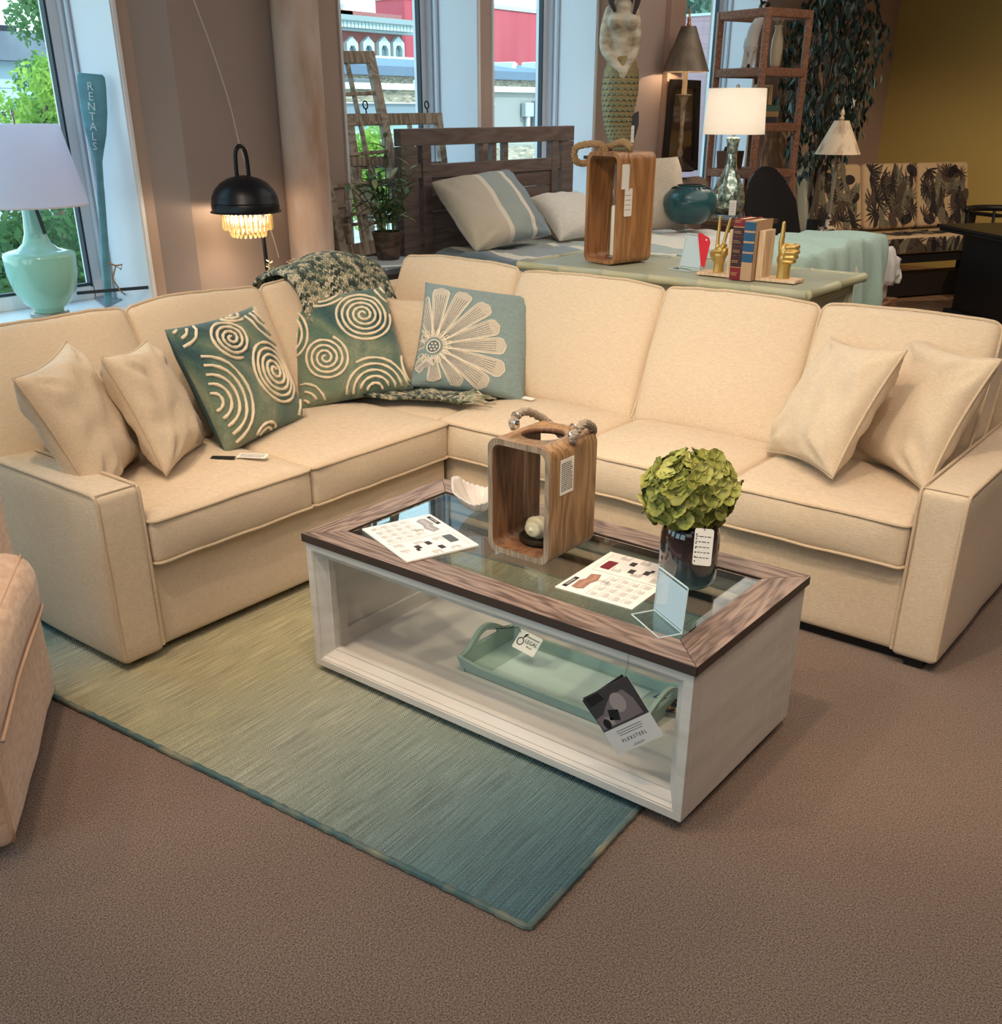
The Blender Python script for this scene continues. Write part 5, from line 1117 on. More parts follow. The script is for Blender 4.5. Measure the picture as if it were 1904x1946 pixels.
# ================================================================ BED
m_bedw = wood('grey_brown_bed_wood', srgb(116, 102, 98), srgb(94, 80, 76), 1, 1, .45, .1, 5)
HX = -4.30; hy0, hy1, hz = 4.575, 6.29, 1.53
bed = thing('bed', 'bed with an open-top grey brown slatted wooden headboard', 'bed', (-3.3, 5.5, 0))
hb = MB().box(HX-.055, HX, hy0, hy1, hz-.09, hz).build('headboard_top_rail', m_bedw, bed, smooth=False, bevel=.004)
for y0, y1, zt, nm in ((hy0, hy0+.14, hz-.092, 'headboard_post'), (hy1-.14, hy1, hz-.092, 'headboard_post'), (4.755, 4.83, hz-.09, 'headboard_stile'), (6.04, 6.11, hz-.09, 'headboard_stile')):
    MB().box(HX-.055, HX, y0, y1, 0, zt).build(nm, m_bedw, bed, smooth=False, bevel=.004)
MB().box(HX-.045, HX-.01, hy0+.14, 4.755, 1.27, 1.345).build('headboard_connector', m_bedw, bed, smooth=False); MB().box(HX-.045, HX-.01, 6.11, hy1-.14, 1.27, 1.345).build('headboard_connector', m_bedw, bed, smooth=False)
MB().box(HX-.045, HX-.01, hy0+.14, 4.755, .90, .97).build('headboard_connector', m_bedw, bed, smooth=False)
MB().box(HX-.05, HX-.005, 4.83, 6.04, 1.265, 1.34).build('headboard_rail', m_bedw, bed, smooth=False, bevel=.003)
for y in (5.30, 5.43, 5.55): MB().box(HX-.045, HX-.01, y-.02, y+.02, 1.34, hz-.09).build('headboard_slat', m_bedw, bed, smooth=False)
for k in range(4): MB().box(HX-.042, HX-.016, 4.83, 6.04, .90+.0915*k, .90+.0915*(k+1)-.003).build('headboard_board', m_bedw, bed, smooth=False, bevel=.002)
MB().box(HX-.05, HX-.005, 4.83, 6.04, .84, .90).build('headboard_rail', m_bedw, bed, smooth=False)
BZ = .86
m_white = linen('white_mattress_cloth', srgb(226, 222, 214), srgb(206, 200, 192), .6, .3)
MB().rbox((-3.27, 5.49, .58), (2.0, 1.52, .44), .05, n=6, k=3).build('mattress', m_white, bed, ang=0)
MB().box(-4.28, -2.22, 4.76, 6.22, .16, .36).build('bed_base', m_bedw, bed, smooth=False)
for x, y in ((-2.26, 4.8), (-2.26, 6.18), (-4.2, 4.8)): MB().box(x-.035, x+.035, y-.035, y+.035, 0, .17).build('leg', m_bedw, bed, smooth=False)
def quilt_mat(name, stripes, s=1):
    "striped quilt: colour bands along local Y, stitched ripples"
    m = mat(name, stripes[0][1], .9, sheen=.2); N, L = nodes_of(m); b = N['Principled BSDF']; t = N.new('ShaderNodeTexCoord'); s3 = N.new('ShaderNodeSeparateXYZ'); L.new(t.outputs['Object'], s3.inputs[0])
    mr = N.new('ShaderNodeMapRange'); L.new(s3.outputs['Y'], mr.inputs[0]); mr.inputs[1].default_value = -1; mr.inputs[2].default_value = 1; r = N.new('ShaderNodeValToRGB'); r.color_ramp.interpolation = 'CONSTANT'; L.new(mr.outputs[0], r.inputs[0]); e = r.color_ramp.elements
    while len(e) > 1: e.remove(e[-1])
    e[0].position = 0; e[0].color = (*stripes[0][1], 1)
    for p, c in stripes[1:]: q = e.new((p+1)/2); q.color = (*c, 1)
    L.new(r.outputs[0], b.inputs['Base Color']); mp = N.new('ShaderNodeMapping'); mp.inputs['Scale'].default_value = (14*s, 60*s, 20); L.new(t.outputs['Object'], mp.inputs[0])
    n = N.new('ShaderNodeTexNoise'); n.inputs['Scale'].default_value = 1; n.inputs['Detail'].default_value = 3; L.new(mp.outputs[0], n.inputs[0])
    bp = N.new('ShaderNodeBump'); bp.inputs['Strength'].default_value = .8; bp.inputs['Distance'].default_value = .012; L.new(n.outputs[0], bp.inputs['Height']); L.new(bp.outputs[0], b.inputs['Normal']); return m
g1, g2, g3, wt_ = srgb(138, 150, 156), srgb(110, 128, 140), srgb(160, 172, 168), srgb(216, 212, 200)
def cloth(name, label, cat, x0, x1, y0, y1, ztop, drops, m, seed=0, amp=.012, nx=50, ny=50, group=None):
    "cloth lying on a box top and falling over its sides; drops = (x0 side, x1 side, y0 side, y1 side) lengths"
    dx0, dx1, dy0, dy1 = drops; mb = MB(); LX = x1-x0; LY = y1-y0; r = .035
    def fold(s_, lo, hi, d0, d1):   # arc position -> (coord, down)
        if s_ < lo: return lo-min(.03, (lo-s_)*.3)*1.0, lo-s_
        if s_ > hi: return hi+min(.03, (s_-hi)*.3), s_-hi
        return s_, 0
    def f(a, b_):
        sx_ = x0-dx0+(LX+dx0+dx1)*a; sy_ = y0-dy0+(LY+dy0+dy1)*b_
        X, d1_ = fold(sx_, x0, x1, dx0, dx1); Y, d2_ = fold(sy_, y0, y1, dy0, dy1); d = max(d1_, d2_)
        z = ztop-d+amp*mnoise.noise(Vector((sx_*4+seed, sy_*4, seed)))+amp*.5*mnoise.noise(Vector((sx_*11+seed, sy_*11, 2)))
        if d1_ > 0: X += (.028*sin(sy_*26+seed)+.015*sin(sy_*61))*min(1, d1_/.15)*(1 if sx_ > x1 else -1)
        if d2_ > 0: Y += (.028*sin(sx_*24+seed)+.012*sin(sx_*57))*min(1, d2_/.15)*(1 if sy_ > y1 else -1)
        return (X, Y, z)
    mb.grid(f, nx, ny); o = mb.build(name, m, None, ang=0); tag(o, label, cat, group); md = o.modifiers.new('t', 'SOLIDIFY'); md.thickness = .012; md.offset = -1; return o
qm = quilt_mat('striped_quilt', [(-1, g2), (-.62, wt_), (-.54, g1), (-.10, wt_), (-.02, g3), (.32, wt_)])
cloth('quilt', 'crinkled grey blue and white striped quilt covering the bed with the wooden headboard', 'quilt', -4.20, -2.26, 4.73, 6.26, BZ+.015, (.0, .30, .25, .02), qm, 3, .03, 60, 60)
# pillows on the bed
m_sham = mat('sham_stripes', g1, .85); N, L = nodes_of(m_sham); b = N['Principled BSDF']; t = N.new('ShaderNodeTexCoord'); s3 = N.new('ShaderNodeSeparateXYZ'); L.new(t.outputs['Object'], s3.inputs[0])
mr = N.new('ShaderNodeMapRange'); L.new(s3.outputs['X'], mr.inputs[0]); mr.inputs[1].default_value = -.36; mr.inputs[2].default_value = .36; r = N.new('ShaderNodeValToRGB'); r.color_ramp.interpolation = 'CONSTANT'; L.new(mr.outputs[0], r.inputs[0]); e = r.color_ramp.elements
e[0].position = 0; e[0].color = (*srgb(196, 186, 170), 1); e[1].position = .42; e[1].color = (*srgb(220, 212, 198), 1)
for p, c in ((.47, (156, 166, 164)), (.70, (220, 212, 198)), (.75, (134, 148, 156)), (.93, (190, 180, 164))): q = e.new(p); q.color = (*srgb(*c), 1)
L.new(r.outputs[0], b.inputs['Base Color']); n = N.new('ShaderNodeTexNoise'); n.inputs['Scale'].default_value = 14; L.new(t.outputs['Object'], n.inputs[0]); bp = N.new('ShaderNodeBump'); bp.inputs['Strength'].default_value = .7; bp.inputs['Distance'].default_value = .01; L.new(n.outputs[0], bp.inputs['Height']); L.new(bp.outputs[0], b.inputs['Normal'])
pillow('pillow_sham', 'large striped grey and beige sham leaning on the wooden headboard', 'pillow', (-4.06, 5.10, 1.09), (-44, -4, 84), .66, .50, .19, m_sham, None, 'bed pillows', 21, .04, m_white, 1.1)
pillow('bed_pillow', 'plump white pillow on the bed just left of the dresser lantern', 'pillow', (-3.98, 5.80, 1.00), (-52, 0, 80), .48, .38, .20, m_white, None, 'bed pillows', 22, .06, mat('taupe_pillow_back', srgb(150, 138, 124), .9), .8)
# second bed with white quilt
bed2 = thing('daybed', 'low wooden daybed under the white quilt, beyond the bed with the headboard', 'bed', (-3.2, 6.7, 0))
MB().rbox((-3.2, 6.68, .60), (1.86, .72, .44), .05, n=6, k=3).build('mattress', m_white, bed2, ang=0)
m_pine = wood('tan_bed_wood', srgb(170, 128, 96), srgb(120, 84, 62), 1, 1, .5, .2, 7)
MB().box(-4.1, -2.25, 6.34, 7.02, .24, .38).build('side_rails', m_pine, bed2, smooth=False)
for y in (6.36, 6.98): MB().box(-2.27, -2.20, y-.035, y+.035, 0, .52).build('foot_post', m_pine, bed2, smooth=False, bevel=.004)
MB().box(-2.265, -2.215, 6.39, 6.95, .40, .50).build('foot_rail', m_pine, bed2, smooth=False); MB().box(-2.265, -2.215, 6.39, 6.95, .22, .28).build('foot_rail', m_pine, bed2, smooth=False)
for y in (6.36, 6.98): MB().box(-4.13, -4.06, y-.035, y+.035, 0, .5).build('head_post', m_pine, bed2, smooth=False)
cloth('quilt', 'rumpled white patterned quilt covering the daybed behind the dresser', 'quilt', -4.10, -2.28, 6.34, 7.03, .845, (.0, .24, .05, .20), quilt_mat('white_quilt', [(-1, srgb(214, 212, 206)), (-.2, srgb(222, 220, 216)), (.5, srgb(204, 200, 192))]), 9, .03, 60, 40)
pillow('bed_pillow', 'tall cream pillow with a frayed edge standing behind the dresser lantern', 'pillow', (-3.92, 6.72, 1.09), (-18, 0, 70), .56, .50, .20, linen('oat_linen', srgb(206, 194, 178), srgb(180, 166, 148), .8, .4), None, 'bed pillows', 23, .04, None, .8)
m_aqua = linen('aqua_throw_cloth', srgb(176, 202, 192), srgb(150, 178, 166), .8, .3)
at = thing('bed_throw', 'pale aqua throw draped across the foot of the beds and hanging to the floor side', 'blanket', (-2.4, 6.2, .5))
def athrow(a, b_):
    y = 5.10+1.62*b_; s_ = a*1.25
    top = .52-.05*sin(b_*3)
    if s_ < top: x = -2.80+s_+.10*b_+.06*sin(b_*5); z = .925+.018*mnoise.noise(Vector((s_*6, y*5, 4)))+.02*sin(y*14+s_*6)*.5
    else:
        d = s_-top; x = -2.80+top+.10*b_+.06*sin(b_*5)+.05*(1-math.exp(-d*14))+.045*sin(y*21+2)*min(1, d*3)+.02*sin(y*47)*min(1, d*3)+.05*d; z = .925-.03*d-d*.98+.01*sin(y*14)
    return (x, y+.05*sin(s_*5), z)
mb = MB(); mb.grid(athrow, 60, 90); o = mb.build('throw_cloth', m_aqua, at, ang=0); md = o.modifiers.new('t', 'SOLIDIFY'); md.thickness = .008; md.offset = -1
# ================================================================ DRESSER
m_sage = mat('sage_paint', srgb(162, 168, 150), .42, var=((5, 5, 5), srgb(148, 154, 136), .3, .7)); m_sagee = mat('sage_bamboo_edge', srgb(176, 178, 156), .4, var=((9, 9, 9), srgb(170, 172, 140)))
DZ = .965; dA = U(1002, 496, z=DZ); dBp = U(1545, 562, z=DZ); dC = U(1623, 519, z=DZ)
DX0, DX1, DY0 = dA.x, (dBp.x+dC.x)/2, (dA.y+dBp.y)/2; DY1 = dC.y-.02
dr_ = thing('dresser', 'sage green dresser with bamboo-ringed edges standing behind the sofa', 'dresser', ((DX0+DX1)/2, (DY0+DY1)/2, 0))
MB().box(DX0+.02, DX1-.02, DY0+.02, DY1-.02, DZ-.022, DZ-.003).build('top_panel', m_sage, dr_, smooth=False)
def bamboo(a, b_, r, cuts, name='bamboo_edge'):
    a, b_ = Vector(a), Vector(b_); n = cuts; pts = []; rr = []
    for k in range(n):
        for f_, q in ((.0, 1.10), (.012, 1.12), (.022, .95), (.5, .93), (.978, .95), (.988, 1.12)): pts.append(a.lerp(b_, (k+f_)/n)); rr.append(r*q)
    pts.append(b_); rr.append(r*1.1); MB().tube(pts, rr, 14).build(name, m_sagee, dr_, ang=0)
r_ = .019; ze = DZ-.012
bamboo((DX0, DY0, ze), (DX1, DY0, ze), r_, 6); bamboo((DX0, DY1, ze), (DX1, DY1, ze), r_, 6); bamboo((DX0, DY0, ze), (DX0, DY1, ze), r_, 2); bamboo((DX1, DY0, ze), (DX1, DY1, ze), r_, 2)
MB().box(DX0+.04, DX1-.04, DY0+.03, DY1-.03, .10, DZ-.02).build('carcass', m_sage, dr_, smooth=False)
for k in range(4):
    for s_, nm in ((DY0+.018, 'drawer'), ):
        pass
for r_i in range(3):
    for c_i in range(3):
        w3 = (DX1-DX0-.12)/3; xa = DX0+.06+c_i*w3; za = .13+r_i*.265
        dd = MB().box(xa+.01, xa+w3-.01, DY1-.03, DY1-.012, za+.01, za+.255).build('drawer', m_sage, dr_, smooth=False, bevel=.004)
        MB().tube([(xa+w3*.35, DY1-.008, za+.14), (xa+w3*.35, DY1+.012, za+.14), (xa+w3*.65, DY1+.012, za+.14), (xa+w3*.65, DY1-.008, za+.14)], .006, 6).build('drawer_pull', m_sagee, dd)
for za, zb in ((.16, .52), (.56, .92)):
    MB().ring([(DY0+.07, za), (DY1-.07, za), (DY1-.07, zb), (DY0+.07, zb)], [(DY0+.10, za+.03), (DY1-.10, za+.03), (DY1-.10, zb-.03), (DY0+.10, zb-.03)], lambda u, v, t: (t, u, v), DX1-.042, DX1-.028).build('side_moulding', m_sagee, dr_, smooth=False, bevel=.003)
for x in (DX0+.05, DX1-.05):
    for y in (DY0+.045, DY1-.045): MB().tube([(x, y, 0), (x, y, .10), (x, y, DZ-.03)], [.024, .028, .026], 12).build('corner_post', m_sagee, dr_, ang=0)
# dresser lantern
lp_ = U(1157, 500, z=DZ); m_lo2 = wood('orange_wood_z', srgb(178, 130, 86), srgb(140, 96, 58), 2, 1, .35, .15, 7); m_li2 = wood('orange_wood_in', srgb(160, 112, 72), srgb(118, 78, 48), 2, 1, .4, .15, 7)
l2 = lantern('lantern', 'tall wooden lantern with a rope loop and a white candle on the dresser', (lp_.x, lp_.y+.07, DZ+.002), radians(-13), .215, .235, .485, m_lo2, m_li2, m_li2, .018, .036, .055)
MB().lathe([(.048, .022), (.048, .43)], (0, 0, 0), 36, cap=False).build('glass_chimney', m_cyl, l2, world=False)
MB().lathe([(.052, .018), (.056, .022), (.056, .028), (.046, .03)], (0, 0, 0), 32).build('candle_plate', m_steel, l2, world=False)
LM = TR((lp_.x, lp_.y+.07, DZ), (0, 0, radians(-13)))
cdl = thing('candle', 'white pillar candle inside the dresser lantern', 'candle', LM @ Vector((0, 0, .031))); MB().lathe([(.036, 0), (.037, .004), (.037, .215), (.033, .222), (.012, .219), (0, .217)], (0, 0, 0), 28).build('wax', mat('candle_wax', srgb(238, 226, 206), .5), cdl, world=False); MB().tube([(0, 0, .216), (.001, 0, .228)], .0012, 5).build('wick', m_ink2, cdl, world=False)
rp = [(-.075, -.03, .485), (-.10, -.06, .515), (-.20, -.10, .50), (-.225, -.08, .44), (-.21, -.02, .43), (-.16, .02, .48), (-.06, .0, .51), (.02, -.01, .525), (.07, -.01, .50)]
mb = MB(); braid(mb, [Vector(cr_interp([list(p) for p in rp], i/70)) for i in range(71)], .0155, 12); mb.build('rope_handle', m_rope, l2, world=False)
mb = MB(); mb.tube([(.07+.012*cos(t), -.01, .50+.012*sin(t)) for t in np.linspace(0, 2*pi, 14)[:-1]], .003, 6, closed=True); mb.build('ring_clamp', m_chrome, l2, world=False)
for (yy, zz, ww, hh2, lbl, rr) in ((-.075, .385, .052, .105, 'upper white tag on the side of the dresser lantern', .001), (-.055, .275, .050, .120, 'lower cream printed tag hanging on a string on the side of the dresser lantern', .006)):
    M = LM @ frame(Vector((.1085+.002*(rr > .003), yy, zz)), (0, 1, 0), (0, 0, 1)); tg = tagcard('price_tag', lbl, M, ww, hh2, 4 if rr > .003 else 0, seed=12, r=rr)
    if rr > .003: MB().tube([M @ Vector((0, .05, .001)), M @ Vector((.002, .14, .003)), M @ Vector((-.01, .23, -.01))], .001, 5).build('string', m_ink2, tg)
# acrylic stand + red tag
pL, pR = U(1291, 507, z=DZ+.002), U(1336, 514, z=DZ+.002)
acrylic('clear acrylic stand with a blank grey card on the dresser beside the lantern', pL, pL+(pR-pL).normalized()*.125, .150, radians(14), foot=.07)
M = frame(U(1336, 475, y=pL.y-.03), (.8, .1, .1), (-.15, 0, 1)); rt_ = thing('price_tag', 'red angular tag clipped to the right edge of the dresser sign stand', 'tag', M.translation, M.to_euler())
o = MB().prism([(-.022, .066), (-.012, .076), (.030, .050), (.036, .030), (.004, -.078), (-.012, -.066)], lambda u, v, t: (u, v, t), 0, .002).build('tag_plate', mat('red_tag', srgb(206, 30, 48), .35), rt_, world=False, smooth=False)
MB().lathe([(.004, 0), (.004, .0008)], (.018, .042, .0021), 12).build('punched_hole', m_paper, rt_, world=False)
# ---- golden hands
m_gold = mat('gold_paint', srgb(206, 172, 104), .36, .75, bump=((40, 40, 40), .15, .002)); m_block = wood('pale_block_wood', srgb(222, 196, 164), srgb(196, 164, 130), 2, 1, .6, .1, 9)
def hand(parent, parts, vox=.0032):
    mb = MB()
    for kind, a in parts:
        if kind == 'tube':
            pts, rs = a; n = 24; P = [list(p) for p in pts]; pp2 = [Vector(cr_interp(P, i/n)) for i in range(n+1)]; R_ = [float(cr_interp([[r] for r in rs], i/n)[0]) for i in range(n+1)]
            mb.tube(pp2, R_, 10); mb.ball(pp2[-1], R_[-1], 10, 8); mb.ball(pp2[0], R_[0], 10, 8)
        else: mb.ball(a[0], a[1], 16, 10, a[2])
    o = mb.build('hand', m_gold, parent, world=False, ang=0); r = o.modifiers.new('r', 'REMESH'); r.mode = 'VOXEL'; r.voxel_size = vox; r.use_smooth_shade = True
    s_ = o.modifiers.new('s', 'SMOOTH'); s_.factor = .5; s_.iterations = 3; return o
BY_ = U(1400, 530, z=DZ).y+.05
def xat(px, py): return U(px, py, z=DZ).x
pk_ = thing('bookend', 'golden hand making a V sign on a pale wood L-shaped bookend', 'bookend', (U(1385, 520, z=DZ).x+.028, BY_, DZ+.001), 0, 'hand bookends'); pk_.scale = (1, 1, .92)
MB().box(-.125, .045, -.05, .05, 0, .014).build('base_block', m_block, pk_, world=False, smooth=False, bevel=.002); MB().box(.018, .045, -.05, .05, .014, .215).build('upright_block', m_block, pk_, world=False, smooth=False, bevel=.002)
hx = -.045
hand(pk_, [('tube', ([(hx, 0, .014), (hx+.001, 0, .05), (hx+.002, 0, .09)], [.024, .023, .030])), ('ball', ((hx+.002, .0, .098), .034, (1.0, .52, 1.15))), ('ball', ((hx+.002, -.004, .075), .030, (1.0, .6, 1.1))),
    ('tube', ([(hx-.014, 0, .12), (hx-.015, .001, .165), (hx-.014, .002, .205), (hx-.013, .002, .262)], [.0095, .0085, .008, .0062])), ('tube', ([(hx+.010, 0, .12), (hx+.018, .001, .165), (hx+.026, .002, .205), (hx+.036, .002, .255)], [.0095, .0085, .008, .0062])),
    ('tube', ([(hx+.022, .002, .112), (hx+.027, -.008, .140), (hx+.024, -.024, .136), (hx+.020, -.024, .110)], [.009, .0085, .008, .007])), ('tube', ([(hx+.033, .002, .100), (hx+.038, -.008, .122), (hx+.034, -.022, .117), (hx+.030, -.022, .096)], [.008, .0075, .007, .006])),
    ('tube', ([(hx-.026, -.004, .075), (hx-.030, -.016, .098), (hx-.012, -.028, .112), (hx+.012, -.031, .112)], [.011, .0095, .0085, .0075]))])
bx0 = .049
def book(name_lbl, x0, th_, h_, d_, m_c, m_pages, tilt=0, bands=None):
    root = thing('book', name_lbl, 'book', (pk_.location.x+x0+th_/2, BY_, DZ+.001), 0, 'books between the golden hands')
    MB().box(-th_/2, -th_/2+.003, -d_/2, d_/2, 0, h_).build('cover', m_c, root, world=False, smooth=False); MB().box(th_/2-.003, th_/2, -d_/2, d_/2, 0, h_).build('cover', m_c, root, world=False, smooth=False)
    sp = MB(); n = 8; poly = [(-th_/2+th_*i/n, -d_/2-.004*sin(pi*i/n)) for i in range(n+1)]+[(th_/2, -d_/2+.003), (-th_/2, -d_/2+.003)]
    spo = sp.prism(poly, lambda u, v, t: (u, v, t), 0, h_).build('spine', m_c, root, world=False)
    MB().box(-th_/2+.003, th_/2-.003, -d_/2+.003, d_/2-.004, .003, h_-.004).build('pages', m_pages, root, world=False, smooth=False)
    for (z0, z1, mm) in bands or []: MB().prism([(u*1.002, v-.0006) for u, v in poly], lambda u, v, t: (u, v, t), z0, z1).build('spine_band', mm, root, world=False)
    return root
m_pg = mat('book_pages', srgb(226, 200, 168), .8, bump=((6, 6, 400), .4, .001)); m_red = mat('burgundy_leather', srgb(120, 18, 34), .4); m_redd = mat('dark_burgundy', srgb(58, 20, 30), .4); m_tan = mat('tan_cloth_cover', srgb(176, 146, 116), .7); m_blu = mat('blue_spine_panel', srgb(30, 78, 116), .5); m_giltt = mat('gilt', srgb(214, 176, 110), .35, .6)
hB = .245
gl = [(z, z+.0025, m_giltt) for z in (.05, .098, .135, .175, .212)]
b1 = book('burgundy book with a dark banded spine, left of the pair between the golden hands', bx0, .050, hB, .16, m_red, m_pg, bands=[(.052, .212, m_redd)]+gl)
b2 = book('tan book with blue spine panels, right of the burgundy one', bx0+.052, .050, hB-.004, .165, m_tan, m_pg, bands=[(.075, .110, m_blu), (.118, .152, m_blu), (.160, .194, m_blu), (.202, .236, m_blu)])
for k, (z, bk) in enumerate([(.024, b1), (.075, b1), (.117, b1), (.155, b1), (.193, b1), (.236, b1)]):
    Mt = wm(bk) @ Matrix.Translation((0, -.0856, z)) @ Matrix(((1, 0, 0, 0), (0, 0, -1, 0), (0, 1, 0, 0), (0, 0, 0, 1)))
    card_with_lines(bk, Mt, .034, .02, m_paper, m_giltt, 2 if k else 3, 'spine_print', .0034, seed=k)
tu = thing('bookend', 'golden thumbs-up fist on a pale wood L-shaped bookend', 'bookend', (pk_.location.x+bx0+.104+.032, BY_, DZ+.001), 0, 'hand bookends')
MB().box(-.03, .150, -.05, .05, 0, .014).build('base_block', m_block, tu, world=False, smooth=False, bevel=.002); MB().box(-.03, -.002, -.05, .05, .014, .215).build('upright_block', m_block, tu, world=False, smooth=False, bevel=.002)
hx = .078; tu.scale = (1, 1, .94)
hand(tu, [('tube', ([(hx-.004, 0, .014), (hx-.004, 0, .05), (hx-.002, 0, .10)], [.029, .028, .032])), ('ball', ((hx+.002, .004, .122), .042, (.95, .62, 1.05))), ('ball', ((hx-.006, .0, .095), .034, (1, .7, 1.1))),
    ('tube', ([(hx-.020, -.004, .135), (hx-.024, -.008, .168), (hx-.022, -.008, .20), (hx-.023, -.006, .248)], [.016, .012, .0105, .0085])),
    ('tube', ([(hx+.024, .014, .152), (hx+.046, .0, .154), (hx+.044, -.022, .153), (hx+.012, -.030, .150)], [.0125, .0115, .011, .0095])), ('tube', ([(hx+.024, .014, .130), (hx+.048, .0, .131), (hx+.046, -.024, .130), (hx+.012, -.032, .128)], [.0125, .0115, .011, .0095])),
    ('tube', ([(hx+.022, .014, .109), (hx+.044, .0, .109), (hx+.042, -.022, .108), (hx+.010, -.030, .107)], [.012, .011, .0105, .009])), ('tube', ([(hx+.018, .014, .090), (hx+.037, .0, .089), (hx+.035, -.019, .088), (hx+.008, -.026, .088)], [.011, .010, .009, .008]))])
# ================================================================ MERMAID STATUE on the wall
m_mer = mat('weathered_carved_wood', srgb(206, 192, 170), .75, var=((7, 7, 16), srgb(140, 118, 94), .38, .66), bump=((30, 30, 60), .5, .004)); m_hair = mat('dark_carved_hair', srgb(52, 40, 36), .6, bump=((60, 60, 12), .8, .005))
m_scale = mat('worn_gold_scales', srgb(150, 124, 78), .55, .25, var=((26, 26, 26), srgb(112, 116, 92), .42, .6), bump=((40, 40, 40), .4, .003)); m_fin = mat('dark_fin', srgb(58, 58, 64), .5, bump=((40, 40, 10), .5, .004))
myy = U(1180, 150, x=-4.24).y; mo = Vector((-4.24, myy, 0)); z0 = U(1180, 288, x=-4.24).z
mr_ = thing('mermaid_statue', 'carved wooden mermaid statue with folded hands and a scaly tail standing against the brown wall', 'statue', (mo.x, mo.y, z0))
A3 = Vector((.25, -.968, 0)).normalized()   # statue faces the room
side = Vector((0, 0, 1)).cross(A3)*-1  # viewer's right
def LP(s_, f_, z): return side*s_+A3*f_+Vector((0, 0, z))
side = Vector((cos(CYAW), sin(CYAW), 0)); A3 = Vector((sin(CYAW), -cos(CYAW), 0))
Hm = U(1180, 0, x=-4.24).z-z0; u_ = Hm/285  # metres per picture pixel
def XP(px, py, f_=0): return LP((px-1180)*u_, f_, (288-py)*u_)
mb = MB()
def tb_(pts, rs, sq=1): 
    n = 20; mb.tube([Vector(cr_interp([list(p) for p in pts], i/n)) for i in range(n+1)], [float(cr_interp([[r] for r in rs], i/n)[0]) for i in range(n+1)], 14); mb.ball(pts[0], rs[0], 12, 8); mb.ball(pts[-1], rs[-1], 12, 8)
tb_([XP(1182, 165), XP(1178, 120), XP(1176, 85), XP(1174, 45), XP(1176, 20)], [.078, .080, .068, .086, .078])
tb_([XP(1176, 15), XP(1178, -10)], [.035, .033]); mb.ball(XP(1180, -32, .02), .072, 16, 12, (.9, .95, 1.2))
for px in (1160, 1194): mb.ball(XP(px, 42, .060), .048, 14, 10)
mb.ball(XP(1180, -34, .09), .014, 8, 6, (.8, 1, 1.6))
tb_([XP(1152, 22, -.01), XP(1143, 55, .0), XP(1142, 90, .02), XP(1158, 112, .07), XP(1176, 132, .11)], [.038, .036, .032, .030, .022])
tb_([XP(1200, 22, -.01), XP(1207, 55, .0), XP(1206, 90, .02), XP(1196, 112, .07), XP(1184, 132, .11)], [.038, .036, .032, .030, .022])
for s_, sg in ((1178, 1), (1182, -1)):
    for k in range(4): tb_([XP(s_-3*sg+k*1.6*sg, 130, .115), XP(s_+k*2.4*sg, 140, .125), XP(s_+k*2.6*sg, 147-k*1.2, .118)], [.010, .008, .006])
    tb_([XP(s_-5*sg, 128, .118), XP(s_-3*sg, 136, .135)], [.009, .007])
o = mb.build('body', m_mer, mr_, world=False, ang=0); r = o.modifiers.new('r', 'REMESH'); r.mode = 'VOXEL'; r.voxel_size = .008; r.use_smooth_shade = True; q = o.modifiers.new('s', 'SMOOTH'); q.iterations = 2
for px, sg in ((1169, -1), (1191, 1)): MB().ball(XP(px, -36, .085), .007, 8, 6).build('eye', m_hair, mr_, world=False)
MB().ball(XP(1180, -20, .088), .012, 8, 6, (1.4, .5, .5)).build('mouth', mat('carved_lips', srgb(150, 84, 70), .6), mr_, world=False)
mb = MB(); tb_([XP(1180, -50, -.02), XP(1156, -30, .03), XP(1150, 0, .05), XP(1158, 22, .07)], [.05, .032, .022, .012]); tb_([XP(1180, -50, -.02), XP(1204, -30, .03), XP(1206, 0, .05), XP(1198, 30, .07)], [.05, .032, .022, .010]); tb_([XP(1180, -55, -.04), XP(1180, 0, -.08), XP(1180, 40, -.09)], [.07, .07, .04])
mb.build('hair', m_hair, mr_, world=False, ang=0)
tail = [(1180, 130, 0, .112), (1179, 165, 0, .120), (1177, 200, 0, .108), (1178, 235, 0, .090), (1181, 262, .02, .076), (1186, 286, .03, .058)]
mb = MB(); tb_([XP(px, py, f_) for px, py, f_, r in tail], [r for *_, r in tail]); mb.build('tail', m_scale, mr_, world=False, ang=0)
sc_src = None; rnd = random.Random(2)
for i in range(17):
    t_ = i/16*.93; n = 20; P = Vector(cr_interp([list(XP(px, py, f_)) for px, py, f_, r in tail], t_)); R_ = float(cr_interp([[r] for *_, r in tail], t_)[0]); cnt_ = 11
    for k in range(cnt_):
        a = -pi*.62+1.24*pi*(k+.5*(i % 2))/cnt_; nrm = (A3*cos(a)+side*sin(a)); p = P+nrm*(R_+.001)
        Mx = frame(p, nrm.cross(Vector((0, 0, 1)))*-1, Vector((0, 0, 1))); e_ = Mx.to_euler(); s_ = R_/.11
        if sc_src is None:
            m2 = MB(); poly = [(.024*cos(t), -.026*sin(t)) for t in np.linspace(0, pi, 9)]+[(-.022, .008), (.022, .008)]
            m2.prism(poly, lambda u, v, t: (u, v, t+.10*(-v)), 0, .004); sc_src = m2.build('scale', m_scale, mr_, world=False, smooth=False, loc=p, rot=e_); sc_src.scale = (s_,)*3
        else: inst(sc_src, mr_, p, e_, s_)
mb = MB(); fl_p = [(1192, 288), (1184, 262), (1192, 240), (1202, 232), (1208, 214), (1222, 208), (1223, 235), (1216, 262), (1204, 284), (1198, 292)]
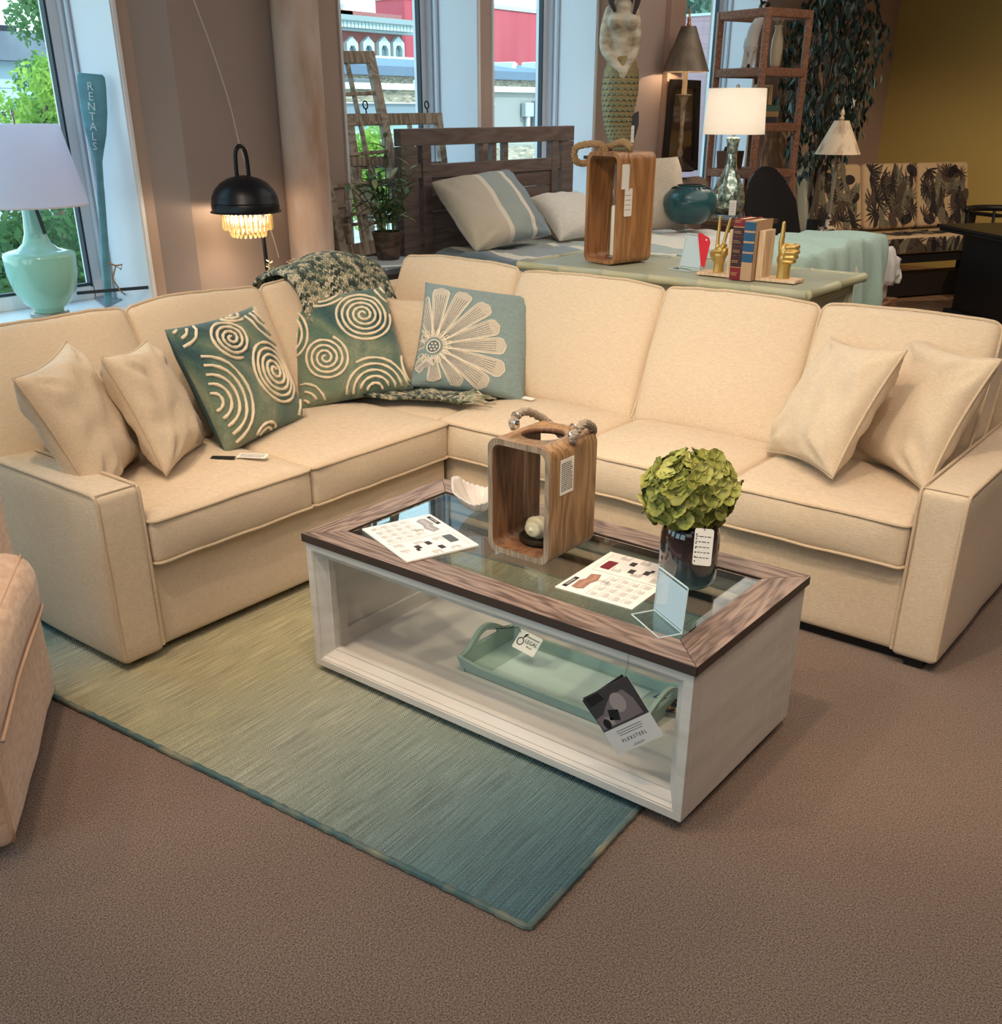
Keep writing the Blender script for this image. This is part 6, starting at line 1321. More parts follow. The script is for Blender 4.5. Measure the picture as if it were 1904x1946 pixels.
mb.prism([(px, py) for px, py in fl_p], lambda u, v, t: XP(u, v, t), -.03, .0).build('tail_fin', m_fin, mr_, world=False, smooth=False, bevel=.006)
MB().lathe([(.10, -.03), (.10, 0), (.05, .012)], tuple(XP(1182, 288)), 24).build('wall_bracket', m_dark, mr_, world=False); MB().box(-4.47-mo.x, -4.30-mo.x, -.09, .09, -.05, -.028).build('wall_bracket', m_dark, mr_, world=False, smooth=False)
M = frame(mo+Vector((0, 0, z0))+XP(1205, 253, .02), side, (-.08, 0, 1)); tg = tagcard('price_tag', 'white tag hanging on the mermaid tail', M, .052, .110, 3, seed=14, r=.004); MB().tube([M @ Vector((0, .05, 0)), M @ Vector((-.02, .10, -.01))], .0012, 5).build('string', m_ink, tg)
# ================================================================ RADIATOR, CONE LAMP, MIRROR, NIGHTSTAND
m_cast = mat('bronze_radiator_paint', srgb(150, 128, 114), .5, .2, bump=((50, 50, 50), .2, .002))
ra0 = U(1262, 338, x=-4.26); raZ = ra0.z; RX = -4.27; ry0, ry1 = U(1222, 338, x=RX).y, U(1328, 335, x=RX).y
rd = thing('radiator', 'old ribbed cast radiator under the cone-shaded lamp', 'radiator', (RX, (ry0+ry1)/2, 0)); nr = 14
for k in range(nr):
    y = ry0+(ry1-ry0)*(k+.5)/nr; h2 = (ry1-ry0)/nr*.46; top = [(cos(t)*.11, raZ-.11+sin(t)*.11*.9) for t in np.linspace(0, pi, 9)]
    MB().prism(top+[(-.11, .08), (.11, .08)], lambda u, v, t: (RX+u, t, v), y-h2, y+h2).build('radiator_section', m_cast, rd, smooth=False, bevel=.012)
MB().tube([(RX, ry0+.02, .12), (RX, ry1-.02, .12)], .03, 10).build('feed_pipe', m_cast, rd); 
for y in (ry0+.05, ry1-.05): MB().box(RX-.09, RX+.09, y-.025, y+.025, 0, .09).build('foot', m_cast, rd, smooth=False)
def coneshade(parent, zc, r0, r1, h_, m): return MB().lathe([(r0, zc), (r1, zc+h_), (r1-.003, zc+h_), (r0-.004, zc), (r0, zc)], (0, 0, 0), 48, cap=False).build('cone_shade', m, parent, world=False, ang=50)
m_metal1 = mat('aged_zinc_shade', srgb(136, 122, 106), .55, .4, var=((10, 10, 5), srgb(100, 88, 76), .4, .65)); m_ivory = mat('ivory_candle_tube', srgb(226, 200, 160), .5)
cb = U(1290, 322, x=-4.25); SH = U(1302, 141, x=-4.25); S0 = SH.z-cb.z+.015; rs_ = .175
cl1 = thing('table_lamp', 'slim candlestick lamp with a lit dark cone shade, on the radiator', 'lamp', (cb.x, SH.y*.35+cb.y*.65, cb.z))
MB().lathe([(.115, -.012), (.118, 0), (.10, .012), (.04, .06), (.03, .085), (.0, .09)], n=32).build('lamp_foot', mat('dark_bronze', srgb(62, 46, 38), .45, .6), cl1, world=False, ang=50)
MB().lathe([(.016, .085), (.026, .12), (.012, .16), (.020, .22), (.014, .30), (.020, S0*.55), (.022, S0*.68), (.034, S0*.74), (.038, S0*.76), (.060, S0*.765), (.060, S0*.775), (.018, S0*.78)], n=24).build('candlestick', mat('worn_bone_paint', srgb(170, 146, 118), .6, var=((20, 20, 20), srgb(110, 90, 72))), cl1, world=False, ang=50)
MB().lathe([(.020, S0*.775), (.020, S0+.03), (.0, S0+.03)], n=18).build('candle_sleeve', m_ivory, cl1, world=False)
coneshade(cl1, S0, rs_, .055, .30, m_metal1)
MB().lathe([(.012, S0+.29), (.018, S0+.31), (.010, S0+.33), (.015, S0+.345), (.006, S0+.36), (.008, S0+.385), (.0, S0+.44)], n=16).build('finial', mat('copper', srgb(190, 130, 96), .35, .7), cl1, world=False)
MB().ball((0, 0, S0+.08), .026, 12, 8).build('bulb', mat('warm_bulb', (1, .8, .5), .4), cl1, world=False)
lo = bpy.data.objects.new('cone_lamp_bulb', bpy.data.lights['floor_lamp_bulb'].copy()); lo.data.energy = 9; COL.objects.link(lo); lo.location = Vector(cl1.location)+Vector((0, 0, S0+.03)); lo.data.shadow_soft_size = .02
# dark framed mirror behind
ma, mbb, mc_ = U(1262, 150, x=-4.40), U(1314, 146, x=-4.40), U(1262, 334, x=-4.38)
mir = thing('framed_mirror', 'dark framed leaning mirror behind the candlestick lamp', 'mirror', (-4.38, (ma.y+mbb.y)/2, mc_.z))
f = lambda u, v, t: (-4.40+t+.0*(v), u+(v-ma.z)*-.08*0, v)
oy0, oy1, oz0, oz1 = ma.y+.02, U(1326, 300, x=-4.38).y, mc_.z+.02, ma.z
MB().ring([(oy0, oz0), (oy1, oz0), (oy1-.06, oz1), (oy0+.06, oz1)], [(oy0+.07, oz0+.07), (oy1-.07, oz0+.07), (oy1-.12, oz1-.06), (oy0+.12, oz1-.06)], f, 0, .03).build('mirror_frame', mat('black_frame', srgb(30, 24, 22), .5), mir, smooth=False, bevel=.003)
MB().prism([(oy0+.05, oz0+.05), (oy1-.05, oz0+.05), (oy1-.1, oz1-.04), (oy0+.1, oz1-.04)], f, .004, .012).build('mirror_glass', mat('dim_mirror', srgb(120, 104, 96), .12, .9), mir, smooth=False)
# nightstand
NZ = .91; na, nb = U(1268, 428, z=NZ), U(1500, 440, z=NZ)
m_nst = wood('dark_walnut_x', srgb(116, 84, 66), srgb(74, 52, 42), 0, 1, .35, .1, 7)
ns = thing('sideboard', 'long dark wood sideboard holding the teal pot and the glass lamp', 'sideboard', ((na.x+nb.x)/2, 7.3, 0)); nx0, nx1, ny0, ny1 = na.x-.05, -3.3, 7.08, 7.50
MB().box(nx0, nx1, ny0, ny1, NZ-.03, NZ).build('top', m_nst, ns, smooth=False, bevel=.003); MB().box(nx0+.03, nx1-.03, ny0+.03, ny1-.02, .12, NZ-.03).build('carcass', m_nst, ns, smooth=False)
for k in range(3):
    w3 = (nx1-nx0-.08)/3; dd = MB().box(nx0+.04+k*w3+.008, nx0+.04+(k+1)*w3-.008, ny0+.015, ny0+.03, .18, NZ-.06).build('door', m_nst, ns, smooth=False, bevel=.003); MB().ball((nx0+.04+(k+.8)*w3, ny0+.008, .55), .012, 10, 6).build('knob', m_steel, dd)
for x in (nx0+.06, nx1-.06):
    for y in (ny0+.06, ny1-.06): MB().box(x-.025, x+.025, y-.025, y+.025, 0, .13).build('leg', m_nst, ns, smooth=False)
tpz = U(1295, 426, z=NZ); tp_ = thing('round_pot', 'squat teal glazed pot with dark ribs round its mouth', 'pot', (tpz.x, tpz.y+.10, NZ))
MB().lathe([(.09, 0), (.13, .02), (.175, .075), (.190, .13), (.180, .18), (.14, .222), (.098, .236), (.092, .248), (.082, .248), (.084, .23), (.10, .20), (.0, .05)], n=48).build('pot_body', mat('teal_glaze', srgb(40, 92, 96), .3, var=((9, 9, 9), srgb(28, 66, 72), .35, .65), coat=.3), tp_, world=False, ang=0)
MB().lathe([(.094, .246), (.096, .250), (.080, .252), (.078, .246)], n=40, cap=False).build('rim', m_dark, tp_, world=False)
for k in range(22):
    a = 2*pi*k/22; o_ = MB().tube([(.105*cos(a), .105*sin(a), .236), (.125*cos(a), .125*sin(a), .231), (.140*cos(a), .140*sin(a), .2245)], [.004, .0035, .001], 5).build('rim_rib', m_dark, tp_, world=False)
gz = U(1375, 416, z=NZ); gl_ = thing('table_lamp', 'mercury glass bottle lamp with a wide white drum shade', 'lamp', (gz.x, gz.y+.04, NZ))
m_merc = mat('mercury_glass', srgb(120, 140, 126), .08, .75, trans=.0, var=((30, 30, 30), srgb(210, 224, 214), .42, .58), bump=((14, 14, 14), .5, .01))
MB().box(-.09, .09, -.09, .09, 0, .035).build('crystal_plinth', mat('clear_crystal', srgb(220, 230, 228), .05, trans=.8), gl_, world=False, smooth=False, bevel=.006)
S1 = U(1385, 255, y=gl_.location.y).z-NZ; S2 = U(1390, 168, y=gl_.location.y).z-NZ; rS = (U(1455, 250, y=gl_.location.y)-U(1322, 250, y=gl_.location.y)).dot(Vector((cos(CYAW), sin(CYAW), 0)))/2
MB().lathe([(.09, .035), (.118, .06), (.124, .12), (.115, .18), (.085, .25), (.055, .31), (.040, .37), (.036, .44), (.042, S1-.06), (.048, S1-.03), (.046, S1-.02), (.02, S1-.018)], n=40).build('glass_body', m_merc, gl_, world=False, ang=0)
MB().tube([(0, 0, S1-.03), (0, 0, S2+.005)], .012, 10).build('stem', m_steel, gl_, world=False); MB().lathe([(.0, S2), (.014, S2+.005), (.012, S2+.02), (0, S2+.026)], n=12).build('finial', m_steel, gl_, world=False)
shade(gl_, S1, S2, rS, rS*.93, shadecloth('drum_shade', srgb(246, 242, 236), .5))
lo = bpy.data.objects.new('glass_lamp_bulb', bpy.data.lights['floor_lamp_bulb'].copy()); lo.data.energy = 8; lo.data.color = (1, .85, .68); COL.objects.link(lo); lo.location = Vector(gl_.location)+Vector((0, 0, (S1+S2)/2))
M = frame(U(1392, 395, y=gl_.location.y-.14), side, (-.1, 0, 1)); tagcard('price_tag', 'white printed tag standing by the mercury glass lamp base', M, .050, .100, 4, seed=16, r=.003)
# ================================================================ RATTAN SHELF
m_rat = mat('rattan_wrap', srgb(160, 112, 84), .6, var=((60, 60, 60), srgb(122, 80, 58), .35, .65), bump=((8, 8, 160), 1, .006)); m_rath = mat('rattan_wrap_h', srgb(160, 112, 84), .6, var=((60, 60, 60), srgb(122, 80, 58), .35, .65), bump=((160, 160, 8), 1, .006))
def Hz(px, dist): v = U(px, 211, x=-4.0)-Vector((0, 0, CH)); v.z = 0; return v.normalized()*dist
F_, L_, R_ = Hz(1441, 9.1), Hz(1355, 9.45), Hz(1518, 9.43); B_ = L_+R_-F_
zf = lambda py, P: U(1441, py, y=F_.y).z
es = thing('rattan_shelf', 'tall open square shelf tower wrapped in brown rattan', 'shelf', ((F_+B_)/2))
ztop = zf(15, F_); levels = [zf(137, F_), zf(243, F_), zf(333, F_), .12]
for P in (F_, L_, R_, B_): MB().tube([(P.x, P.y, 0), (P.x, P.y, ztop)], .036, 4, cap=True).build('post', m_rat, es, smooth=False, bevel=.008)
rails = []
for z in [ztop-.03]+levels:
    for P, Q in ((F_, L_), (F_, R_), (L_, B_), (R_, B_)): MB().bar((P.x, P.y, z), (Q.x, Q.y, z), .05, .06).build('rail', m_rath, es, smooth=False, bevel=.008)
for z in levels: MB().prism([tuple(P[:2]) for P in (F_, R_, B_, L_)], lambda u, v, t: (u, v, t), z+.022, z+.034).build('shelf_board', mat('rattan_board', srgb(140, 90, 60), .6), es, smooth=False)
Cn = (F_+B_)/2; zl = lambda k: levels[k]+.035
fg = thing('animal_figurine', 'black and white spotted long-legged figurine on the top compartment of the rattan shelf', 'figurine', (Cn.x-.06, Cn.y-.02, zl(0)))
m_spot = mat('spotted_hide', srgb(222, 216, 208), .5, var=((5, 5, 5), srgb(18, 18, 22), .5, .52)); mb = MB()
def tb2(mb, pts, rs, n=16, k=10): mb.tube([Vector(cr_interp([list(p) for p in pts], i/n)) for i in range(n+1)], [float(cr_interp([[r] for r in rs], i/n)[0]) for i in range(n+1)], k); mb.ball(pts[0], rs[0], 10, 8); mb.ball(pts[-1], rs[-1], 10, 8)
tb2(mb, [(-.03, 0, .15), (-.01, 0, .26), (.04, 0, .36)], [.055, .05, .032]); tb2(mb, [(.04, 0, .36), (.05, 0, .43), (.09, 0, .44)], [.03, .034, .016])
for x, y in ((-.05, .025), (-.05, -.025), (.0, .025), (.0, -.025)): tb2(mb, [(x, y, .16), (x-.01, y, .08), (x-.02, y, .008)], [.022, .014, .012])
for y in (.02, -.02): tb2(mb, [(.04, y, .455), (.03, y*1.6, .50)], [.010, .005])
mb.build('figure', m_spot, fg, world=False, ang=0)
vs2 = thing('tall_vase', 'tall pale slender vase on the top compartment of the rattan shelf', 'vase', (Cn.x+.10, Cn.y+.06, zl(0))); MB().lathe([(.032, 0), (.040, .03), (.048, .12), (.044, .20), (.030, .25), (.026, .28), (.034, .30), (.028, .30), (.022, .27), (0, .05)], n=28).build('vase_body', mat('cream_ceramic', srgb(196, 180, 150), .4), vs2, world=False, ang=0)
for k in range(5): a = k*1.26; MB().tube(bez((0, 0, .25), (.03*cos(a), .03*sin(a), .36), (.09*cos(a), .09*sin(a), .40), 6), .003, 5).build('dried_stem', m_dry, vs2, world=False); MB().ball((.09*cos(a), .09*sin(a), .40), .022, 8, 6, (1, 1, .8)).build('dried_bloom', mat('russet_bloom', srgb(120, 60, 48), .8), vs2, world=False)
dp = Vector((Cn.x+.06, Cn.y-.02, zl(1)))
for k in range(3): bk = thing('book', ['bottom dark book of the stack on the rattan shelf', 'middle tan book of the stack on the rattan shelf', 'top green book of the stack on the rattan shelf'][k], 'book', dp+Vector((0, 0, .042*k)), .5+.2*k, 'books on the rattan shelf'); mm = [mat('navy_cover', srgb(34, 36, 52), .5), mat('ochre_cover', srgb(150, 116, 74), .6), mat('green_cover', srgb(70, 96, 84), .5)][k]; MB().box(-.12, .12, -.08, .08, 0, .004).build('cover', mm, bk, world=False, smooth=False); MB().box(-.12, .12, -.08, .08, .036, .040).build('cover', mm, bk, world=False, smooth=False); MB().box(-.12, .12, -.08, -.077, .004, .036).build('spine', mm, bk, world=False, smooth=False); MB().box(-.115, .115, -.077, .075, .004, .036).build('pages', m_pg, bk, world=False, smooth=False)
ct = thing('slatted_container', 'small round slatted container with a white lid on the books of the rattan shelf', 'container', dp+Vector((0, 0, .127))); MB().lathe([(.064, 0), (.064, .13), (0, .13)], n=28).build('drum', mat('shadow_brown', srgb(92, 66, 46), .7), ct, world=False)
for k in range(20): a = 2*pi*k/20; MB().tube([(.068*cos(a), .068*sin(a), .002), (.068*cos(a), .068*sin(a), .13)], .0065, 6).build('slat', mat('pale_cane', srgb(206, 172, 120), .6), ct, world=False)
MB().lathe([(.074, .13), (.074, .145), (.05, .158), (0, .162)], n=28).build('lid', m_ivory, ct, world=False, ang=50)
pl_ = thing('planter', 'small square dark brown planter low on the rattan shelf', 'planter', (*(F_.lerp(L_, .5)+(B_-F_)*.25)[:2], zl(2))); MB().prism([(-.075, -.075), (.075, -.075), (.075, .075), (-.075, .075)], lambda u, v, t: (u*(1+t*.9), v*(1+t*.9), t), 0, .13).build('planter_box', mat('rust_planter', srgb(96, 70, 56), .8, bump=((30, 30, 30), .4, .003)), pl_, world=False, smooth=False)
mb = MB(); rnd = random.Random(8)
for k in range(26): a = rnd.uniform(0, 6.28); r = rnd.uniform(0, .07); mb.ball((r*cos(a), r*sin(a), .132+rnd.uniform(0, .02)), .014, 6, 4)
o = mb.build('moss', mat('dark_moss', srgb(70, 66, 44), .9), pl_, world=False); o['kind'] = 'stuff'
# ================================================================ FAR RIGHT
# ficus
fcn = U(1556, 128, y=9.7); fcn.x += .10; fic = thing('ficus_tree', 'tall dark artificial ficus tree in the corner behind the rattan shelf', 'tree', (fcn.x, fcn.y, 0))
m_fic = mat('dark_ficus_leaf', srgb(44, 62, 50), .35, var=((7, 7, 7), srgb(30, 40, 36), .35, .65), spec=.6); m_fic2 = mat('ficus_leaf_warm', srgb(74, 58, 48), .4); m_bark = mat('grey_bark', srgb(96, 80, 66), .9, bump=((30, 30, 8), .6, .005))
MB().lathe([(.14, 0), (.17, .28), (.18, .30), (.165, .30), (.15, .26), (0, .26)], n=28).build('pot', mat('dark_tree_pot', srgb(50, 42, 38), .6), fic, world=False)
mb = MB()
for k in range(3): a = k*2.1; mb.tube([(.04*cos(a), .04*sin(a), .25), (.05*cos(a+1), .05*sin(a+1), .8), (.04*cos(a+2.4), .04*sin(a+2.4), 1.4), (.12*cos(a), .12*sin(a), 1.9)], [.022, .018, .016, .010], 8)
mb.build('trunk', m_bark, fic, world=False, ang=0); rnd = random.Random(31)
def crownpt(): 
    while True:
        p = Vector((rnd.uniform(-1, 1), rnd.uniform(-1, 1), rnd.uniform(-1, 1)))
        if p.length < 1: break
    p *= (.55+.45*p.length)/max(p.length, .01)*p.length**.4 if p.length > .05 else 1
    n = 1+.25*mnoise.noise(p*2.2); return Vector((p.x*.42*n, p.y*.50*n, fcn.z-.02+p.z*.84*n))
fs_ = [leafmesh(.095, .038, .35, 4).build('leaf', m, fic, world=False, ang=0, loc=(0, 0, 0)) for m in (m_fic, m_fic2)]
tocam = Vector((sin(CYAW)*.4, -1, 0)).normalized(); n_l = 0; pts_ = [crownpt() for _ in range(1500)]; pts_.sort(key=lambda p: -(p.dot(tocam)))
for i, p in enumerate(pts_[:290]):
    e_ = Euler((rnd.uniform(-1.9, -.6), rnd.uniform(-.4, .4), rnd.uniform(0, 6.28))); s_ = rnd.uniform(.7, 1.2); src = fs_[0 if rnd.random() < .85 else 1]
    if n_l < 2: src = fs_[n_l]; src.location = p; src.rotation_euler = e_; n_l += 1
    else: inst(src, fic, p, e_, s_)
mb = MB()
for p in pts_[290:]:
    M = TR(p, (rnd.uniform(-1.9, -.6), rnd.uniform(-.4, .4), rnd.uniform(0, 6.28))); mb.add([M @ Vector(q) for q in ((0, 0, 0), (.02, .045, -.008), (0, .095, -.03), (-.02, .045, -.008))], [(0, 1, 2, 3)])
o = mb.build('foliage', m_fic, fic, world=False, smooth=False); o['kind'] = 'stuff'
mb = MB()
for k in range(26):
    p = pts_[k*50]; mb.tube(bez((0, 0, fcn.z-.7), (p.x*.3, p.y*.3, p.z), p, 6), [.007, .006, .005, .004, .003, .0025, .002], 5)
o = mb.build('branches', m_bark, fic, world=False); o['kind'] = 'stuff'
# adirondack chair
m_blk = mat('black_painted_wood', srgb(22, 22, 26), .5, bump=((40, 40, 40), .1, .001)); ab = U(1496, 400, y=7.85)
ad = thing('adirondack_chair', 'black slatted garden chair with a rounded fan back, in front of the rattan shelf', 'chair', (ab.x, ab.y, 0), math.atan2(-.30, .95))
tl = radians(20)
for k in range(7):
    y = -.27+.09*k; hgt = .93-.20*(abs(k-3)/3)**2.2; b0 = Vector((.05, y*.9, .34)); d_ = Vector((-sin(tl), y*.06, cos(tl))).normalized(); n = 6
    arch = lambda u_: .95-.26*min(1, abs(y+u_)/.31)**2.4; poly = [(-.039, 0), (.039, 0)]+[(q, arch(q)) for q in (.042, .028, .014, 0, -.014, -.028, -.042)]
    Mx = frame(b0, Vector((0, 1, 0)), d_); MB().prism(poly, lambda u, v, t: Mx @ Vector((u, v, t)), 0, .016).build('back_slat', m_blk, ad, world=False, smooth=False)
for k in range(6): x = .08+.085*k; MB().box(x, x+.075, -.29, .29, .33+.010*k, .347+.010*k).build('seat_slat', m_blk, ad, world=False, smooth=False)
for s_ in (-1, 1):
    MB().prism([(-.22, .04), (.0, .06), (.50, .055), (.58, .03), (.58, -.06), (.50, -.085), (-.22, -.03)], lambda u, v, t, s_=s_: (u, s_*(.33+v), t), .60, .622).build('arm', m_blk, ad, world=False, smooth=False)
    MB().box(.46, .53, s_*.33-.012, s_*.33+.012, 0, .60).build('front_leg', m_blk, ad, world=False, smooth=False); MB().bar((.52, s_*.29, .33), (-.32, s_*.29, .04), .022, .10).build('rear_leg', m_blk, ad, world=False, smooth=False)
MB().box(-.17, -.145, -.33, .33, .56, .63).build('back_brace', m_blk, ad, world=False, smooth=False)
# second cone lamp on a small black table
cy_ = 9.0; q0 = U(1571, 446, y=cy_); st2 = thing('side_table', 'small black table under the pale cone-shaded lamp', 'table', (q0.x+.10, cy_+.05, 0)); TZ2 = q0.z
MB().box(-.30, .30, -.24, .24, TZ2-.03, TZ2).build('table_top', m_blk, st2, world=False, smooth=False, bevel=.004); MB().box(-.27, .27, -.21, .21, TZ2-.10, TZ2-.03).build('apron', m_blk, st2, world=False, smooth=False)
for x in (-.25, .25):
    for y in (-.19, .19): MB().box(x-.02, x+.02, y-.02, y+.02, 0, TZ2-.03).build('leg', m_blk, st2, world=False, smooth=False)
S2_ = U(1590, 293, y=cy_).z-TZ2; S3_ = U(1592, 229, y=cy_).z-TZ2
cl2 = thing('table_lamp', 'slim pole lamp with a pale mottled unlit cone shade, in front of the printed futon', 'lamp', (q0.x, cy_, TZ2))
MB().lathe([(.10, 0), (.105, .012), (.07, .05), (.03, .075), (.02, .13), (.012, .16)], n=28).build('lamp_foot', mat('patterned_foot', srgb(196, 176, 150), .6, var=((26, 26, 26), srgb(40, 32, 28), .5, .52)), cl2, world=False, ang=50)
Lx = (U(1590, 293, y=cy_)-U(1571, 446, y=cy_)); Lx.z = 0
MB().tube([(0, 0, .15), (0, 0, S2_*.8), (0, 0, S3_+.01)], [.012, .016, .006], 10).build('pole', mat('grey_pole', srgb(140, 128, 112), .6), cl2, world=False)
MB().lathe([(.185, S2_), (.060, S3_), (.056, S3_), (.180, S2_), (.185, S2_)], n=48, cap=False).build('cone_shade', mat('mottled_pale_shade', srgb(226, 206, 180), .7, var=((14, 14, 4), srgb(160, 130, 100), .5, .72)), cl2, world=False, ang=50)
MB().lathe([(.014, S3_), (.020, S3_+.015), (.010, S3_+.03), (.018, S3_+.05), (.012, S3_+.075), (.005, S3_+.085), (0, S3_+.11)], n=16).build('finial', m_ivory, cl2, world=False)
# futon
m_fut = mat('futon_print_base', srgb(206, 176, 138), .9, sheen=.1); m_fk = [mat('print_leaf_brown', srgb(84, 70, 60), .9), mat('print_leaf_grey', srgb(118, 112, 94), .9), mat('print_leaf_dark', srgb(48, 42, 42), .9)]
A_, B_, C_, D_ = U(1845, 415, z=.66), U(1535, 430, z=.66), U(1862, 441, z=.57), U(1655, 459, z=.57)
u = (A_-B_); u.z = 0; LF = u.length; u.normalize(); nn = Vector((u.y, -u.x, 0)); dep = ((C_-A_).dot(nn)+(D_-B_).dot(nn))/2
ft = thing('futon', 'long black-framed futon with three back cushions in a tropical leaf print by the yellow wall', 'sofa', ((A_+B_)/2-Vector((0, 0, .66)))); FM = frame(Vector((B_.x, B_.y, 0)), u, Vector((0, 0, 1)))   # local: x along, y up, z toward viewer
if FM.col[2].to_3d().dot(nn) < 0: FM = frame(Vector((B_.x, B_.y, 0)), u, Vector((0, 0, 1)))
def leafprint(parent, Mx, x0, x1, y0, y1, dens, seed):
    "tropical leaves printed on the cloth: flat shapes on the cushion face"
    rnd = random.Random(seed); mbs = [MB(), MB(), MB()]
    for i in range(dens):
        cx_, cy_2 = rnd.uniform(x0+.05, x1-.05), rnd.uniform(y0+.05, y1-.05); a = rnd.uniform(0, 2*pi); kind = rnd.random(); mb = mbs[rnd.randrange(3)]; z = .002+.0008*(i % 5)
        def pt(r, t): return (max(x0, min(x1, cx_+r*cos(t))), max(y0, min(y1, cy_2+r*sin(t))))
        if kind < .45:    # fingered leaf
            nf = 7; R = rnd.uniform(.10, .16)
            for k in range(nf): t = a+(k-3)*.42; p = [pt(.005, t-1), pt(R*.5, t-.13), pt(R, t), pt(R*.5, t+.13), pt(.005, t+1)]; mb.prism(p, lambda U_, V_, T_, z=z: Mx @ Vector((U_, V_, T_+z)), 0, .0006)
        elif kind < .75:  # long blade
            R = rnd.uniform(.2, .34); a2 = pi/2+rnd.uniform(-.5, .5); p = []
            for k in range(7): s_ = k/6; p.append((cx_+R*(s_-.5)*cos(a2)-.032*sin(pi*s_)*sin(a2), cy_2+R*(s_-.5)*sin(a2)+.032*sin(pi*s_)*cos(a2)))
            for k in range(5, 0, -1): s_ = k/6; p.append((cx_+R*(s_-.5)*cos(a2)+.022*sin(pi*s_)*sin(a2), cy_2+R*(s_-.5)*sin(a2)-.022*sin(pi*s_)*cos(a2)))
            p = [(max(x0, min(x1, q[0])), max(y0, min(y1, q[1]))) for q in p]; mb.prism(p, lambda U_, V_, T_, z=z: Mx @ Vector((U_, V_, T_+z)), 0, .0006)
        else:             # broad oval
            p = [(max(x0, min(x1, cx_+.045*cos(t)*cos(a)-.075*sin(t)*sin(a))), max(y0, min(y1, cy_2+.045*cos(t)*sin(a)+.075*sin(t)*cos(a)))) for t in np.linspace(0, 2*pi, 14)[:-1]]; mb.prism(p, lambda U_, V_, T_, z=z: Mx @ Vector((U_, V_, T_+z)), 0, .0006)
    for mb, m, nm in zip(mbs, m_fk, ('brown', 'grey', 'dark')):
        if mb.v: o = mb.build('leaf_print', m, parent, smooth=False); o['kind'] = 'stuff'
bh = 0.60; tlt = radians(14)
for k in range(3):
    xa, xb = LF*k/3+.006, LF*(k+1)/3-.006
    Mx = FM @ Matrix.Translation((0, .60, 0)) @ Euler((-tlt, 0, 0)).to_matrix().to_4x4()
    o = MB().rbox(((xa+xb)/2, bh/2, -.08), (xb-xa, bh, .17), .05, n=6, k=3, disp=lambda p, uu: Vector(p), M=Mx).build('back_cushion', m_fut, ft, ang=0)
    leafprint(o, Mx @ Matrix.Translation((0, 0, .0045)), xa+.012, xb-.012, .02, bh-.012, 60, k+1)
o = MB().rbox((LF/2+.05, .50, dep/2), (LF-.1, .17, dep), .05, n=8, k=3, M=FM).build('seat_cushion', m_fut, ft, ang=0)
leafprint(o, FM @ Matrix.Translation((0, .505, dep-.0)), .1, LF-.08, -.07, .06, 70, 9); leafprint(o, FM @ Matrix.Translation((0, .585, dep)) @ Euler((-pi/2, 0, 0)).to_matrix().to_4x4(), .1, LF-.08, .04, dep-.12, 60, 10)
MB().box(0, LF, .34, .41, .02, dep-.02, FM).build('seat_frame', m_blk, ft, smooth=False); MB().box(0, LF, .41, .50, -.14, -.08, FM).build('back_frame', m_blk, ft, smooth=False)
for x in (.0, LF-.07):
    for z in (.0, dep-.1): MB().box(x, x+.07, 0, .40 if z > .1 else .72, z-.02, z+.06, FM).build('leg', m_blk, ft, smooth=False)
    MB().box(x, x+.07, .70, .73, -.05, dep-.05, FM).build('arm', m_blk, ft, smooth=False) if x > .1 else None
MB().box(.1, LF-.1, .02, .22, .1, dep-.12, FM).build('storage_drawer', mat('dark_storage', srgb(34, 28, 26), .6), ft, smooth=False)
# black table and curved chair, right edge
z_ = .75; t1 = U(1780, 425, z=z_); t2 = U(1904, 448, z=z_); e1 = (t2-t1).normalized(); e2 = Vector((-e1.y, e1.x, 0)); BM = frame(Vector((t1.x, t1.y, 0)), e1, e2)
bt_ = thing('black_table', 'black pedestal table cut off by the right edge of the photo', 'table', BM @ Vector((.55, .45, 0)), math.atan2(e1.y, e1.x))
MB().box(0, 1.15, 0, .85, z_-.028, z_, BM).build('table_top', mat('black_satin_top', srgb(28, 26, 26), .3), bt_, smooth=False, bevel=.006); MB().box(.02, 1.13, .02, .83, z_-.055, z_-.03, BM).build('top_moulding', m_blk, bt_, smooth=False, bevel=.008)
MB().box(.20, .95, .16, .69, .07, z_-.055, BM).build('cabinet_base', mat('black_panel', srgb(14, 14, 16), .45), bt_, smooth=False); MB().box(.15, 1.0, .11, .74, .035, .07, BM).box(.12, 1.03, .08, .77, 0, .035, BM).build('plinth', m_blk, bt_, smooth=False, bevel=.004)
MB().box(.60, .82, .076, .08, .008, .026, BM).build('metal_badge', m_chrome, bt_, smooth=False)
cc = U(1905, 402, z=.80); ch2 = thing('chair', 'black chair with a curved top rail behind the black table, at the right edge', 'chair', (cc.x, cc.y+.1, 0))
arc = [(.33*cos(t), .30*sin(t), .80) for t in np.linspace(-.3, pi+.3, 18)]
MB().tube(arc, .028, 8).build('curved_rail', m_blk, ch2, world=False, ang=0)
for t in (0, pi*.33, pi*.66, pi): MB().tube([(.33*cos(t), .30*sin(t), .80), (.26*cos(t), .24*sin(t), .45)], .014, 8).build('back_spindle', m_blk, ch2, world=False)
MB().lathe([(.27, .43), (.28, .45), (.27, .47), (0, .475)], n=28).build('seat', m_blk, ch2, world=False)
for x in (-.19, .19):
    for y in (-.17, .17): MB().tube([(x, y, .44), (x*1.15, y*1.15, 0)], .016, 8).build('leg', m_blk, ch2, world=False)
